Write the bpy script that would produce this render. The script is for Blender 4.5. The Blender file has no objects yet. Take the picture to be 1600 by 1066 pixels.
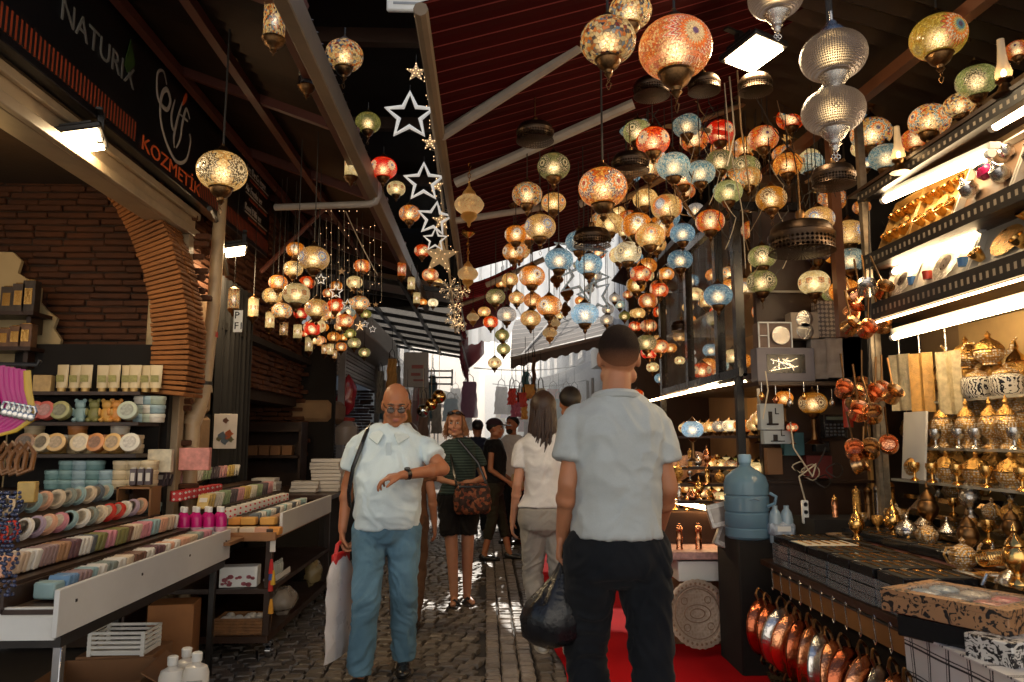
import bpy, bmesh, math, random
import numpy as np
from mathutils import Vector, Matrix, Euler, noise
R = math.radians; PI = math.pi
rng = random.Random(11)
sc = bpy.context.scene
COL = sc.collection

# ------------------------------------------------------------------ camera
CAM = Vector((0, 0, 1.41)); F = 1150.0
CROT = Euler((R(90 + 7.53), 0, R(-1.98))).to_matrix()
cd = bpy.data.cameras.new('camera'); cam = bpy.data.objects.new('camera', cd); COL.objects.link(cam)
cam.location = CAM; cam.rotation_euler = CROT.to_euler()
cd.lens = F / 1600 * 36; cd.sensor_width = 36; cd.clip_start = 0.05; cd.clip_end = 600
cd.dof.use_dof = True; cd.dof.focus_distance = 5.2; cd.dof.aperture_fstop = 5.6
sc.camera = cam

def ray(u, v): return CROT @ Vector(((u - 800) / F, (533 - v) / F, -1))
def at(u, v, Y):
    d = ray(u, v); return CAM + d * (Y / d.y)
def atX(u, v, X):
    d = ray(u, v); return CAM + d * (X / d.x)
def atZ(u, v, z):
    d = ray(u, v); return CAM + d * ((z - CAM.z) / d.z)
CINV = CROT.transposed()
def proj(p):
    q = CINV @ (Vector(p) - CAM)
    return 800 + F * q.x / -q.z, 533 - F * q.y / -q.z

# ------------------------------------------------------------------ objects and tags
THINGS = []
def tag(o, label, cat, group=None, kind=None):
    o['label'] = label; o['category'] = cat
    if group: o['group'] = group
    if kind: o['kind'] = kind
    THINGS.append(o); return o
def thing(name, label, cat, loc=(0, 0, 0), rz=0, group=None):
    o = bpy.data.objects.new(name, None); COL.objects.link(o); o.empty_display_size = .05
    o.location = loc; o.rotation_euler = (0, 0, rz)
    return tag(o, label, cat, group)
def inst(name, me, parent=None, loc=(0, 0, 0), rot=(0, 0, 0), scale=(1, 1, 1)):
    o = bpy.data.objects.new(name, me); COL.objects.link(o)
    o.location = loc; o.rotation_euler = rot
    o.scale = scale if hasattr(scale, '__len__') else (scale,) * 3
    if parent: o.parent = parent
    return o
def dup(root, loc, rz=None, label=None, group=None):
    r = root.copy(); COL.objects.link(r); r.location = loc
    if rz is not None: r.rotation_euler = (0, 0, rz)
    if label: r['label'] = label
    if group: r['group'] = group
    for ch in list(root.children):
        c = ch.copy(); COL.objects.link(c); c.parent = r
        for g in list(ch.children):
            d = g.copy(); COL.objects.link(d); d.parent = c
    THINGS.append(r); return r
ORD = 'first second third fourth fifth sixth seventh eighth ninth tenth eleventh twelfth thirteenth fourteenth fifteenth sixteenth seventeenth eighteenth nineteenth twentieth'.split()
def ordn(i):
    if i < 20: return ORD[i]
    n = i + 1; return '%d%s' % (n, {1: 'st', 2: 'nd', 3: 'rd'}.get(n % 10 if n % 100 // 10 != 1 else 0, 'th'))

# ------------------------------------------------------------------ mesh builder
_T = []
def _tmpl():
    idx = {}; sg = []
    for sx in (-1, 1):
        for sy in (-1, 1):
            for sz in (-1, 1):
                for k in range(3):
                    idx[(sx, sy, sz, k)] = len(sg); sg.append(((sx, sy, sz), k))
    fs = []
    S = (-1, 1)
    for k in range(3):
        o = [i for i in range(3) if i != k]
        for s in S:
            q = []
            for a, b in ((-1, -1), (1, -1), (1, 1), (-1, 1)):
                c = [0, 0, 0]; c[k] = s; c[o[0]] = a; c[o[1]] = b; q.append(idx[(*c, k)])
            fs.append(q)
        for a in S:
            for b in S:
                e = []
                for t, kk in ((-1, o[0]), (1, o[0]), (1, o[1]), (-1, o[1])):
                    c = [0, 0, 0]; c[k] = t; c[o[0]] = a; c[o[1]] = b; e.append(idx[(*c, kk)])
                fs.append(e)
    for sx in S:
        for sy in S:
            for sz in S: fs.append([idx[(sx, sy, sz, k)] for k in range(3)])
    pos = [Vector([s[i] * (1 if i == k else .8) for i in range(3)]) for s, k in sg]
    for n, f in enumerate(fs):
        nm = (pos[f[1]] - pos[f[0]]).cross(pos[f[2]] - pos[f[0]]); c = sum((pos[i] for i in f), Vector())
        if nm.dot(c) < 0: fs[n] = f[::-1]
    return sg, fs
CB_S, CB_F = _tmpl()

class MB:
    def __init__(s): s.v = []; s.f = []; s.m = []; s.mi = 0
    def add(s, vs, fs):
        b = len(s.v); s.v += [tuple(x) for x in vs]
        s.f += [[b + i for i in f] for f in fs]; s.m += [s.mi] * len(fs); return s
    def box(s, c, d, rot=None, ch=.0):
        h = Vector(d) / 2; c = Vector(c)
        if ch > 0:
            ch = min(ch, min(h) * .6)
            vs = [Vector([sg[i] * (h[i] - (0 if i == k else ch)) for i in range(3)]) for sg, k in CB_S]; fs = CB_F
        else:
            vs = [Vector((x * h.x, y * h.y, z * h.z)) for x in (-1, 1) for y in (-1, 1) for z in (-1, 1)]
            fs = [(0, 1, 3, 2), (4, 6, 7, 5), (0, 4, 5, 1), (2, 3, 7, 6), (0, 2, 6, 4), (1, 5, 7, 3)]
        if rot is not None:
            m = Euler(rot).to_matrix() if not isinstance(rot, Matrix) else rot
            vs = [m @ v for v in vs]
        return s.add([v + c for v in vs], fs)
    def cyl(s, p0, p1, r0, r1=None, n=10, caps=True):
        p0 = Vector(p0); p1 = Vector(p1); r1 = r0 if r1 is None else r1
        d = (p1 - p0).normalized(); a = d.orthogonal().normalized(); b = d.cross(a)
        vs = []
        for p, r in ((p0, r0), (p1, r1)):
            for i in range(n):
                t = 2 * PI * i / n; vs.append(p + (a * math.cos(t) + b * math.sin(t)) * r)
        fs = [(i, (i + 1) % n, n + (i + 1) % n, n + i) for i in range(n)]
        if caps: fs += [list(range(n))[::-1], list(range(n, 2 * n))]
        return s.add(vs, fs)
    def tube(s, pts, r, n=6, closed=False):
        pts = [Vector(p) for p in pts]; N = len(pts); vs = []; a = None
        for i, p in enumerate(pts):
            if closed: d = pts[(i + 1) % N] - pts[i - 1]
            else: d = pts[min(i + 1, N - 1)] - pts[max(i - 1, 0)]
            d = d.normalized() if d.length > 1e-9 else Vector((0, 0, 1))
            if a is None: a = d.orthogonal().normalized()
            a = (a - d * a.dot(d)); a = a.normalized() if a.length > 1e-6 else d.orthogonal().normalized()
            b = d.cross(a); rr = r[i] if hasattr(r, '__len__') else r
            vs += [p + (a * math.cos(2 * PI * k / n) + b * math.sin(2 * PI * k / n)) * rr for k in range(n)]
        fs = []
        for i in range(N if closed else N - 1):
            j = (i + 1) % N
            fs += [(i * n + k, i * n + (k + 1) % n, j * n + (k + 1) % n, j * n + k) for k in range(n)]
        if not closed: fs += [list(range(n))[::-1], list(range((N - 1) * n, N * n))]
        return s.add(vs, fs)
    def lathe(s, prof, n=20, c=(0, 0, 0), mat=None, sc=1.0, wob=0, lobes=8):
        vs = []; c = Vector(c)
        for r, z in prof:
            for k in range(n):
                t = 2 * PI * k / n; q = max(r, 1e-4) * sc * (1 + wob * math.cos(lobes * t))
                p = Vector((q * math.cos(t), q * math.sin(t), z * sc))
                vs.append((mat @ p if mat else p) + c)
        fs = []
        for i in range(len(prof) - 1):
            fs += [(i * n + k, i * n + (k + 1) % n, (i + 1) * n + (k + 1) % n, (i + 1) * n + k) for k in range(n)]
        if prof[0][0] > 1e-3: fs.append(list(range(n))[::-1])
        if prof[-1][0] > 1e-3: fs.append(list(range((len(prof) - 1) * n, len(prof) * n)))
        return s.add(vs, fs)
    def ell(s, c, r, n=12, m=8, mat=None):
        pr = [(math.cos(-PI / 2 + PI * i / m), math.sin(-PI / 2 + PI * i / m)) for i in range(m + 1)]
        b = len(s.v); s.lathe(pr, n); c = Vector(c)
        for i in range(b, len(s.v)):
            p = Vector((s.v[i][0] * r[0], s.v[i][1] * r[1], s.v[i][2] * r[2]))
            s.v[i] = tuple((mat @ p if mat else p) + c)
        return s
    def quad(s, a, b, c, d): return s.add([a, b, c, d], [(0, 1, 2, 3)])
    def poly(s, pts, off):
        # flat outline extruded by the vector off
        n = len(pts); off = Vector(off); vs = [Vector(p) for p in pts] + [Vector(p) + off for p in pts]
        fs = [list(range(n)), list(range(n, 2 * n))[::-1]] + [(i, n + i, n + (i + 1) % n, (i + 1) % n) for i in range(n)]
        return s.add(vs, fs)
    def mesh(s, name, mats, smooth=True, ang=38):
        me = bpy.data.meshes.new(name); me.from_pydata(s.v, [], s.f)
        for m in (mats if isinstance(mats, (list, tuple)) else [mats]): me.materials.append(m)
        me.polygons.foreach_set('material_index', s.m)
        if smooth:
            me.polygons.foreach_set('use_smooth', [True] * len(s.f)); me.set_sharp_from_angle(angle=R(ang))
        me.update(); return me
    def build(s, name, mats, parent=None, loc=(0, 0, 0), rot=(0, 0, 0), smooth=True, ang=38):
        return inst(name, s.mesh(name, mats, smooth, ang), parent, loc, rot)

def fixn(me):
    bm = bmesh.new(); bm.from_mesh(me); bmesh.ops.recalc_face_normals(bm, faces=bm.faces); bm.to_mesh(me); bm.free()

# ------------------------------------------------------------------ materials
MATS = {}
class NT:
    def __init__(s, name):
        s.mat = bpy.data.materials.new(name); s.mat.use_nodes = True; s.t = s.mat.node_tree
        s.bsdf = s.t.nodes['Principled BSDF']; s.out = s.t.nodes['Material Output']
    def n(s, typ, ins=None, **kw):
        nd = s.t.nodes.new('ShaderNode' + typ)
        for k, v in kw.items(): setattr(nd, k, v)
        for k, v in (ins or {}).items():
            if isinstance(v, bpy.types.NodeSocket): s.t.links.new(v, nd.inputs[k])
            else: nd.inputs[k].default_value = v
        return nd
    def math(s, op, a, b=0.0, c=0.0, clamp=False):
        nd = s.t.nodes.new('ShaderNodeMath'); nd.operation = op; nd.use_clamp = clamp
        for i, v in enumerate((a, b, c)):
            if isinstance(v, bpy.types.NodeSocket): s.t.links.new(v, nd.inputs[i])
            else: nd.inputs[i].default_value = v
        return nd.outputs[0]
    def mix(s, f, a, b, bt='MIX'):
        nd = s.t.nodes.new('ShaderNodeMix'); nd.data_type = 'RGBA'; nd.blend_type = bt
        for i, v in ((0, f), (6, a), (7, b)):
            if isinstance(v, bpy.types.NodeSocket): s.t.links.new(v, nd.inputs[i])
            else: nd.inputs[i].default_value = v if not hasattr(v, '__len__') or len(v) == 4 else (*v, 1)
        return nd.outputs[2]
    def ramp(s, f, stops, interp='LINEAR'):
        nd = s.t.nodes.new('ShaderNodeValToRGB'); cr = nd.color_ramp; cr.interpolation = interp
        while len(cr.elements) < len(stops): cr.elements.new(.5)
        for e, (p, c) in zip(cr.elements, stops): e.position = p; e.color = (*c, 1) if len(c) == 3 else c
        s.t.links.new(f, nd.inputs[0]); return nd.outputs[0]
    def set(s, **kw):
        for k, v in kw.items():
            k = k.replace('_', ' ')
            if isinstance(v, bpy.types.NodeSocket): s.t.links.new(v, s.bsdf.inputs[k])
            else: s.bsdf.inputs[k].default_value = (*v, 1) if hasattr(v, '__len__') and len(v) == 3 and s.bsdf.inputs[k].type == 'RGBA' else v
        return s
    def bump(s, h, strength=.3, dist=.01):
        nd = s.n('Bump', {'Strength': strength, 'Distance': dist, 'Height': h}); s.t.links.new(nd.outputs[0], s.bsdf.inputs['Normal'])
def mat(name, col, rough=.6, metal=0., var=.25, scale=8., bump=0., bscale=None, spec=.5, dirt=0.):
    if name in MATS: return MATS[name]
    t = NT(name); co = t.n('TexCoord').outputs['Object']
    nz = t.n('TexNoise', {'Vector': co, 'Scale': scale, 'Detail': 5.}).outputs[0]
    oi = t.n('ObjectInfo').outputs['Random']
    f = t.math('ADD', t.math('MULTIPLY', t.math('SUBTRACT', nz, .5), var * 2.4), t.math('MULTIPLY', t.math('SUBTRACT', oi, .5), var * .6))
    k = t.math('ADD', f, 1.)
    c = t.mix(1., (*col, 1), t.n('CombineColor', {0: k, 1: k, 2: k}).outputs[0], 'MULTIPLY')
    if dirt:
        n2 = t.n('TexNoise', {'Vector': co, 'Scale': scale * .35, 'Detail': 6., 'Roughness': .7}).outputs[0]
        c = t.mix(t.math('MULTIPLY', t.ramp(n2, [(.45, (0, 0, 0)), (.7, (1, 1, 1))]), dirt), c, (.03, .022, .015, 1))
    t.set(Base_Color=c, Metallic=metal, Specular_IOR_Level=spec, Roughness=t.math('ADD', rough, t.math('MULTIPLY', t.math('SUBTRACT', nz, .5), .25), clamp=True))
    if bump:
        n3 = t.n('TexNoise', {'Vector': co, 'Scale': bscale or scale * 4, 'Detail': 4.}).outputs[0]
        t.bump(n3, bump, .01)
    MATS[name] = t.mat; return t.mat
def emit(name, col, st, samp=True):
    if name in MATS: return MATS[name]
    t = NT(name); e = t.n('Emission', {'Color': (*col, 1), 'Strength': st}); t.t.links.new(e.outputs[0], t.out.inputs[0])
    if not samp: t.mat.cycles.emission_sampling = 'NONE'
    MATS[name] = t.mat; return t.mat
def clear(name, col=(.9, .95, 1), alpha=.25, rough=.05):
    if name in MATS: return MATS[name]
    t = NT(name); t.set(Base_Color=col, Roughness=rough, Alpha=alpha, Specular_IOR_Level=.8); MATS[name] = t.mat; return t.mat

BRASS = mat('aged_brass', (.16, .085, .035), .34, 1., .5, 14, .15)
GOLD = mat('polished_gold', (.85, .5, .16), .2, 1., .25, 10, .12, 60)
GOLDF = mat('filigree_gold', (.75, .42, .12), .3, 1., .6, 45, .9, 120)
COPPER = mat('hammered_copper', (.78, .34, .17), .2, 1., .3, 10, .3, 70)
COPPERD = mat('dark_copper', (.45, .13, .06), .22, 1., .4, 8, .25, 50)
SILVER = mat('silver_metal', (.62, .6, .57), .25, 1., .3, 14, .35, 70)
TIN = mat('tinned_metal', (.7, .68, .66), .22, 1., .2, 8, .2, 60)
BLACKM = mat('black_metal', (.015, .013, .012), .4, .2, .3, 10)
BEIGEM = mat('beige_painted_metal', (.42, .31, .19), .45, 0, .12, 4, .05, dirt=.35)
DARKW = mat('dark_stained_wood', (.032, .013, .006), .45, 0, .4, 6, .2)
WOOD = mat('warm_wood', (.28, .13, .05), .5, 0, .35, 6, .2)
WHITEL = mat('white_laminate', (.66, .66, .64), .35, 0, .05, 3, 0, dirt=.12)
BLACKP = mat('black_plastic', (.012, .012, .014), .25, 0, .3, 10)
WHITEP = mat('white_plastic', (.75, .75, .72), .35, 0, .08, 6)
CARD = mat('brown_cardboard', (.22, .105, .045), .75, 0, .2, 5, .1)
WIRE = mat('dark_wire', (.02, .016, .012), .6)
WIREL = mat('pale_wire', (.5, .42, .3), .6)
# ------------------------------------------------------------------ people
def solid(mb, voxel, name, m_, smooth=4, folds=0., fs=7., seed=0):
    me = bpy.data.meshes.new('tmp'); me.from_pydata(mb.v, [], mb.f)
    bm = bmesh.new(); bm.from_mesh(me); bmesh.ops.recalc_face_normals(bm, faces=bm.faces)
    for _ in range(6):
        E = [e for e in bm.edges if e.calc_length() > .035]
        if not E: break
        bmesh.ops.subdivide_edges(bm, edges=E, cuts=1); bmesh.ops.triangulate(bm, faces=bm.faces)
    bm.to_mesh(me); bm.free()
    o = bpy.data.objects.new('tmp', me); COL.objects.link(o)
    r = o.modifiers.new('r', 'REMESH'); r.mode = 'VOXEL'; r.voxel_size = voxel
    s = o.modifiers.new('s', 'SMOOTH'); s.factor = .5; s.iterations = smooth
    dg = bpy.context.evaluated_depsgraph_get(); me2 = bpy.data.meshes.new_from_object(o.evaluated_get(dg))
    bpy.data.objects.remove(o); bpy.data.meshes.remove(me)
    me2.name = name; me2.materials.clear(); me2.materials.append(m_)
    if folds:
        nv = len(me2.vertices); cc = np.empty(nv * 3, np.float32); nn = np.empty(nv * 3, np.float32)
        me2.vertices.foreach_get('co', cc); me2.vertices.foreach_get('normal', nn); cc = cc.reshape(-1, 3); nn = nn.reshape(-1, 3); amp = np.empty((nv, 1), np.float32)
        for i, c in enumerate(cc):
            q = Vector((c[0] * fs + seed, c[1] * fs, c[2] * fs * .55 + c[0] * 2))
            w1 = noise.noise(q * .7 + Vector((9, 2, 4))); q2 = Vector((c[0] * fs * .9 + w1 * 1.6, c[1] * fs * .9, c[2] * fs * 1.5 + abs(c[0]) * fs * 1.1 + w1 * 2 + seed))
            amp[i] = noise.noise(q) * .7 + (1 - abs(noise.noise(q2)) * 2.6) * .75 + (1 - abs(noise.noise(q2 * 2.1 + Vector((3, 1, 7)))) * 2.4) * .3
        me2.vertices.foreach_set('co', (cc + nn * amp * folds).ravel())
    me2.polygons.foreach_set('use_smooth', [True] * len(me2.polygons)); me2.update()
    return me2
def caps(mb, p0, p1, r0, r1, flat=False):
    p0 = Vector(p0); p1 = Vector(p1); mb.cyl(p0, p1, r0, r1, 14)
    if not flat: mb.ell(p0, (r0,) * 3, 14, 10).ell(p1, (r1,) * 3, 14, 10)
    return mb
def limb(mb, pts, rs, flat_end=False):
    for i in range(len(pts) - 1):
        p0, p1 = Vector(pts[i]), Vector(pts[i + 1]); mb.cyl(p0, p1, rs[i], rs[i + 1], 16); mb.ell(p0, (rs[i],) * 3, 16, 10)
    if not flat_end: mb.ell(pts[-1], (rs[-1],) * 3, 16, 10)
def loft(mb, rings, n=24):
    vs = []
    for (cx, cy_, cz, rx, ry) in rings:
        for k in range(n):
            a = 2 * PI * k / n; ca, sa = math.cos(a), math.sin(a); e = .82
            vs.append((cx + rx * math.copysign(abs(ca) ** e, ca), cy_ + ry * math.copysign(abs(sa) ** e, sa), cz))
    fs = [(i * n + k, i * n + (k + 1) % n, (i + 1) * n + (k + 1) % n, (i + 1) * n + k) for i in range(len(rings) - 1) for k in range(n)]
    mb.add(vs, fs + [list(range(n))[::-1], list(range((len(rings) - 1) * n, len(rings) * n))])
def hand(mb, w_, d, nrm, side, curl=.35, thumb=.6, s=1.):
    d = Vector(d).normalized(); nrm = Vector(nrm); nrm = (nrm - d * nrm.dot(d)).normalized(); t = d.cross(nrm) * side; w_ = Vector(w_)
    mb.cyl(w_ - d * .01, w_ + d * .03, .026 * s, .024 * s, 12)
    ln = (.088, .098, .092, .074)
    for i in range(4):
        off = t * (.031 - .0205 * i) * s; b = w_ + d * .02 * s + off * .6; k = w_ + d * (.088 - .004 * abs(i - 1)) * s + off
        caps(mb, b, k, .015 * s, .0125 * s); mb.ell((b + k) / 2, (.014 * s,) * 3, 8, 6)
        p = k; a = curl * (.55 + .2 * i); L = ln[i] * s
        for j, (f, r) in enumerate(((.45, .0095), (.32, .0085), (.23, .0075))):
            dd = d * math.cos(a) + nrm * math.sin(a) + t * (.10 - .07 * i); q = p + dd.normalized() * L * f
            caps(mb, p, q, (r + .0008) * s, r * s); p = q; a += curl * (1. + .15 * i)
    p = w_ + d * .03 * s + t * .024 * s; dd = (d * .75 + t * thumb + nrm * .35).normalized(); q = p + dd * .042 * s; caps(mb, p, q, .0145 * s, .0115 * s)
    dd = (d * .95 + t * thumb * .25 + nrm * .5).normalized(); q2 = q + dd * .03 * s; caps(mb, q, q2, .0112 * s, .01 * s); caps(mb, q2, q2 + (dd + nrm * .2).normalized() * .022 * s, .0098 * s, .0085 * s)
SKIN = {}
def skin(nm, col):
    if nm in SKIN: return SKIN[nm]
    t = NT('skin_' + nm); co = t.n('TexCoord').outputs['Object']
    nz = t.n('TexNoise', {'Vector': co, 'Scale': 22., 'Detail': 5.}).outputs[0]; nz2 = t.n('TexNoise', {'Vector': co, 'Scale': 240., 'Detail': 2.}).outputs[0]
    t.set(Base_Color=t.mix(nz, tuple(c * .82 for c in col) + (1,), (min(col[0] * 1.15, 1), col[1] * 1.02, col[2] * .95, 1)), Roughness=.48, Subsurface_Weight=.12, Subsurface_Radius=(.02, .008, .004), Subsurface_Scale=.5, Specular_IOR_Level=.4)
    t.bump(nz2, .12, .003); SKIN[nm] = t.mat; return t.mat
def cloth(nm, col, var=.12, weave=420., rough=.85, stripe=None, fade=0.):
    if nm in MATS: return MATS[nm]
    t = NT(nm); co = t.n('TexCoord').outputs['Object']; nz = t.n('TexNoise', {'Vector': co, 'Scale': 9., 'Detail': 6.}).outputs[0]
    wv = t.n('TexNoise', {'Vector': co, 'Scale': weave, 'Detail': 1.}).outputs[0]
    k = t.math('ADD', t.math('MULTIPLY', t.math('SUBTRACT', nz, .5), var * 2), t.math('ADD', 1., t.math('MULTIPLY', t.math('SUBTRACT', wv, .5), .25)))
    c = t.mix(1., (*col, 1), t.n('CombineColor', {0: k, 1: k, 2: k}).outputs[0], 'MULTIPLY')
    if stripe:
        z = t.n('SeparateXYZ', {0: co}).outputs[2]; c = t.mix(t.math('MULTIPLY', t.math('GREATER_THAN', t.math('FRACT', t.math('MULTIPLY', z, stripe[1])), .6), .8), c, (*stripe[0], 1))
    if fade: n4 = t.n('TexNoise', {'Vector': co, 'Scale': 3.5, 'Detail': 4.}).outputs[0]; c = t.mix(t.math('MULTIPLY', t.ramp(n4, [(.42, (0, 0, 0)), (.68, (1, 1, 1))]), fade), c, tuple(min(.7, q * 1.9 + .03) for q in col) + (1,))
    t.set(Base_Color=c, Roughness=rough, Specular_IOR_Level=.2, Sheen_Weight=.05); t.bump(t.math('ADD', t.math('MULTIPLY', wv, .3), nz), .35, .01)
    MATS[nm] = t.mat; return t.mat
SHOE = mat('black_leather_shoe', (.014, .012, .011), .3, 0, .3, 12); WSHOE = mat('white_trainer', (.62, .6, .56), .5); TSHOE = mat('tan_shoe', (.5, .36, .2), .6); SOLE = mat('pale_sole', (.4, .38, .34), .7)
EYEW = mat('eye_white', (.6, .57, .54), .15, 0, .02); IRIS = mat('dark_iris', (.03, .018, .012), .1); LIP = mat('lips', (.36, .12, .09), .4)
def person(label, loc, yaw, H, J, skn, vox=.0075, head_yaw=0., head_pitch=0., face=True, belly=.0, female=False, shirt=None, sleeve=.55, hem=.86, trousers=None, tlen='ankle', hair=None, shoes=None, hands=None, shw=1., extra=None, seed=0, neckline=1.45, leg_bare=False):
    s = H / 1.75; o = thing('person', label, 'person', loc, R(yaw), None)
    D = dict(head=(0, -.015, 1.625), neck=(0, .005, 1.48), shL=(.172, .01, 1.425), elL=(.22, .03, 1.13), wrL=(.235, -.04, .88), shR=(-.172, .01, 1.425), elR=(-.225, .03, 1.13), wrR=(-.235, -.04, .88),
             hipL=(.09, 0, .91), knL=(.1, -.03, .5), anL=(.1, .03, .085), hipR=(-.09, 0, .91), knR=(-.1, -.03, .5), anR=(-.1, .03, .085), ftL=(0, -1), ftR=(0, -1))
    D.update(J); V = {k: Vector(v) * s for k, v in D.items() if k[:2] != 'ft'}
    mx = (V['shL'].x + V['shR'].x) / 2; g = lambda v: v * s; W = .88 if female else shw
    def rings(inf, z0, bel):
        base = [(.80, .15, .105, 0), (.88, .165, .118, 0), (.96, .16, .118, -.5), (1.06, .145 if not female else .128, .108, -.9), (1.16, .15 if not female else .132, .108, -1), (1.26, .165 if not female else .145, .113 + (.015 if female else 0), -.5), (1.35, .178 if not female else .155, .11, -.1), (1.42, .165, .088, 0), (1.46, .115, .07, 0), (1.485, .075, .06, 0)]
        out = []
        for z, rx, ry, b in base:
            if z < z0 - .035: continue
            k = (z - .88) / .6; wx = W if z > 1. else (1.05 if female else shw)
            out.append((g(mx * k / s), g(.005 + b * bel * -.0 - bel * max(0, -b) * .5 * -1 * -1), g(max(z, z0)), g(rx * wx + inf + bel * max(0, -b) * .35), g(ry + inf + bel * max(0, -b) * .55)))
        return out
    mb = MB(); loft(mb, rings(-.004 if leg_bare else -.016, .8, belly)); limb(mb, [V['neck'] - Vector((0, 0, g(.03))), V['neck'].lerp(V['head'], .55)], [g(.058 if not female else .05), g(.055 if not female else .047)])
    hm = Matrix.Translation(V['head']) @ Matrix.Rotation(R(head_yaw), 4, 'Z') @ Matrix.Rotation(R(head_pitch), 4, 'X'); h3 = hm.to_3x3(); hp = lambda x, y, z: hm @ Vector((g(x), g(y), g(z))); fs = .95 if female else 1.
    E = lambda c, r: mb.ell(hp(*c), [g(q * fs) for q in r], 18, 14, h3)
    E((0, .012, .028), (.077, .098, .098)); E((0, -.028, -.02), (.064, .07, .088)); E((0, -.042, -.072), (.05, .05, .046)); E((0, -.078, -.098), (.024, .018, .017))
    E((0, -.088, .034), (.048, .014, .012))
    for sx in (-1, 1): E((sx * .04, -.072, -.03), (.024, .024, .024)); E((sx * .077, .006, -.008), (.010, .02, .033)); E((sx * .05, -.01, -.07), (.022, .04, .03))
    mb.cyl(hp(0, -.094, .02), hp(0, -.118, -.026), g(.0075), g(.013), 10); E((0, -.112, -.03), (.014, .013, .011))
    for sx in (-1, 1): E((sx * .011, -.104, -.033), (.009, .01, .008))
    E((0, -.094, -.058), (.022, .01, .006)); E((0, -.091, -.068), (.019, .011, .007))
    for S in 'LR':
        limb(mb, [V['sh' + S] + Vector((g(-.014) * (1 if S == 'L' else -1), 0, g(-.035))), V['el' + S], V['wr' + S]], [g(.046 if not female else .04), g(.04 if not female else .034), g(.027 if not female else .023)])
        e, w_ = V['el' + S], V['wr' + S]; mb.ell(e.lerp(w_, .3), [g(.044 if not female else .036)] * 3, 12, 8)
        hd = (hands or {}).get(S, {}); d = Vector(hd.get('d', tuple((w_ - e).normalized()))); sg = 1 if S == 'L' else -1
        hand(mb, w_, d, hd.get('n', (-sg, 0, 0)), hd.get('side', sg * -1), hd.get('curl', .3), hd.get('thumb', .6), s * (.92 if female else 1.02))
        lr_ = [g(.082), g(.056), g(.038)] if leg_bare else [g(.07), g(.05), g(.036)]
        limb(mb, [V['hip' + S], V['kn' + S], V['an' + S]], lr_)
        if leg_bare: mb.ell(V['kn' + S].lerp(V['an' + S], .3) + Vector((0, g(.014), 0)), [g(.052), g(.056), g(.09)], 12, 8)
        f = Vector((*D['ft' + S], 0)).normalized(); a = V['an' + S]; caps(mb, a + Vector((0, 0, g(-.035))) - f * g(.03), a + f * g(.15) + Vector((0, 0, g(-.055))), g(.034), g(.026))
    inst('body', solid(mb, vox, 'body', skn, 3), o)
    if face:
        mb = MB()
        for sx in (-1, 1):
            ey = inst('eye', MB().ell(hp(sx * .031, -.0865, .008), [g(.0135), g(.011), g(.0095)], 12, 8, h3).mesh('eye', EYEW), o)
            inst('iris', MB().ell(hp(sx * .031, -.0955, .007), [g(.0062), g(.0035), g(.0062)], 10, 6, h3).mesh('iris', IRIS), ey)
        for sx in (-1, 1):
            mb = MB(); mb.tube([hp(sx * .014, -.1, .03), hp(sx * .03, -.102, .036), hp(sx * .05, -.09, .03)], [g(.004), g(.005), g(.003)], 6); mb.tube([hp(sx * .017, -.0945, .016), hp(sx * .031, -.0985, .0185), hp(sx * .046, -.0885, .015)], g(.0025), 5)
            inst('eyebrow', mb.mesh('eyebrow', (hair or {}).get('mat', mat('grey_brown_brow', (.1, .07, .05), .8))), o)
        inst('lips', MB().ell(hp(0, -.1, -.058), [g(.021), g(.006), g(.0045)], 12, 6, h3).ell(hp(0, -.0985, -.067), [g(.018), g(.007), g(.0055)], 12, 6, h3).mesh('lips', LIP), o)
    if hair:
        mb = MB(); nA, nE = 36, 14; vs = []; lim = hair['lim']; th = hair.get('th', .012)
        for a in range(nA):
            az = 2 * PI * a / nA; fr = (1 + math.cos(az)) / 2      # az 0 = front
            sd = abs(math.sin(az)); l = R(lim[0] * max(math.cos(az), 0) + lim[1] * sd + lim[2] * max(-math.cos(az), 0))
            for e in range(nE + 1):
                el = l + (PI / 2 - l) * e / nE; t_ = th * (.25 + .75 * min(1, e / 3)) * (1 + .25 * noise.noise(Vector((az * 3, el * 4, seed))))
                x, y, z = math.sin(az) * math.cos(el), -math.cos(az) * math.cos(el), math.sin(el)
                vs.append(hp(x * (.0775 + t_) * fs, .012 + y * (.0985 + t_) * fs, .028 + z * (.0985 + t_) * fs))
        n1 = nE + 1; mb.add(vs, [(a * n1 + e, ((a + 1) % nA) * n1 + e, ((a + 1) % nA) * n1 + e + 1, a * n1 + e + 1) for a in range(nA) for e in range(nE)])
        if hair.get('long'):
            L, wd = hair['long']; r2 = random.Random(seed + 5)
            for k in range(hair.get('n', 90)):
                az = R(r2.uniform(62, 298)); el = R(r2.uniform(-12, 55)); x, y, z = math.sin(az) * math.cos(el), -math.cos(az) * math.cos(el), math.sin(el)
                p = Vector((x * .085, .012 + y * .106, .028 + z * .106)); pts = []; q = p.copy(); ll = L * r2.uniform(.75, 1.06); ph = r2.uniform(0, 6)
                for j in range(9):
                    t_ = j / 8; yb = max(.012 + abs(q.y - .012) * 0, 0)
                    pts.append(hp(p.x * (1 + wd * t_) + .022 * math.sin(ph + t_ * 8) * t_, (p.y if p.y < .02 else p.y + .015 * t_) + .018 * math.cos(ph + t_ * 7) * t_, p.z - ll * t_ ** .95))
                mb.tube(pts, [g(.0065 * (1 - .75 * (j / 8) ** 3)) for j in range(9)], 5)
        inst('hair', mb.mesh('hair', hair['mat'], True, 80), o)
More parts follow.
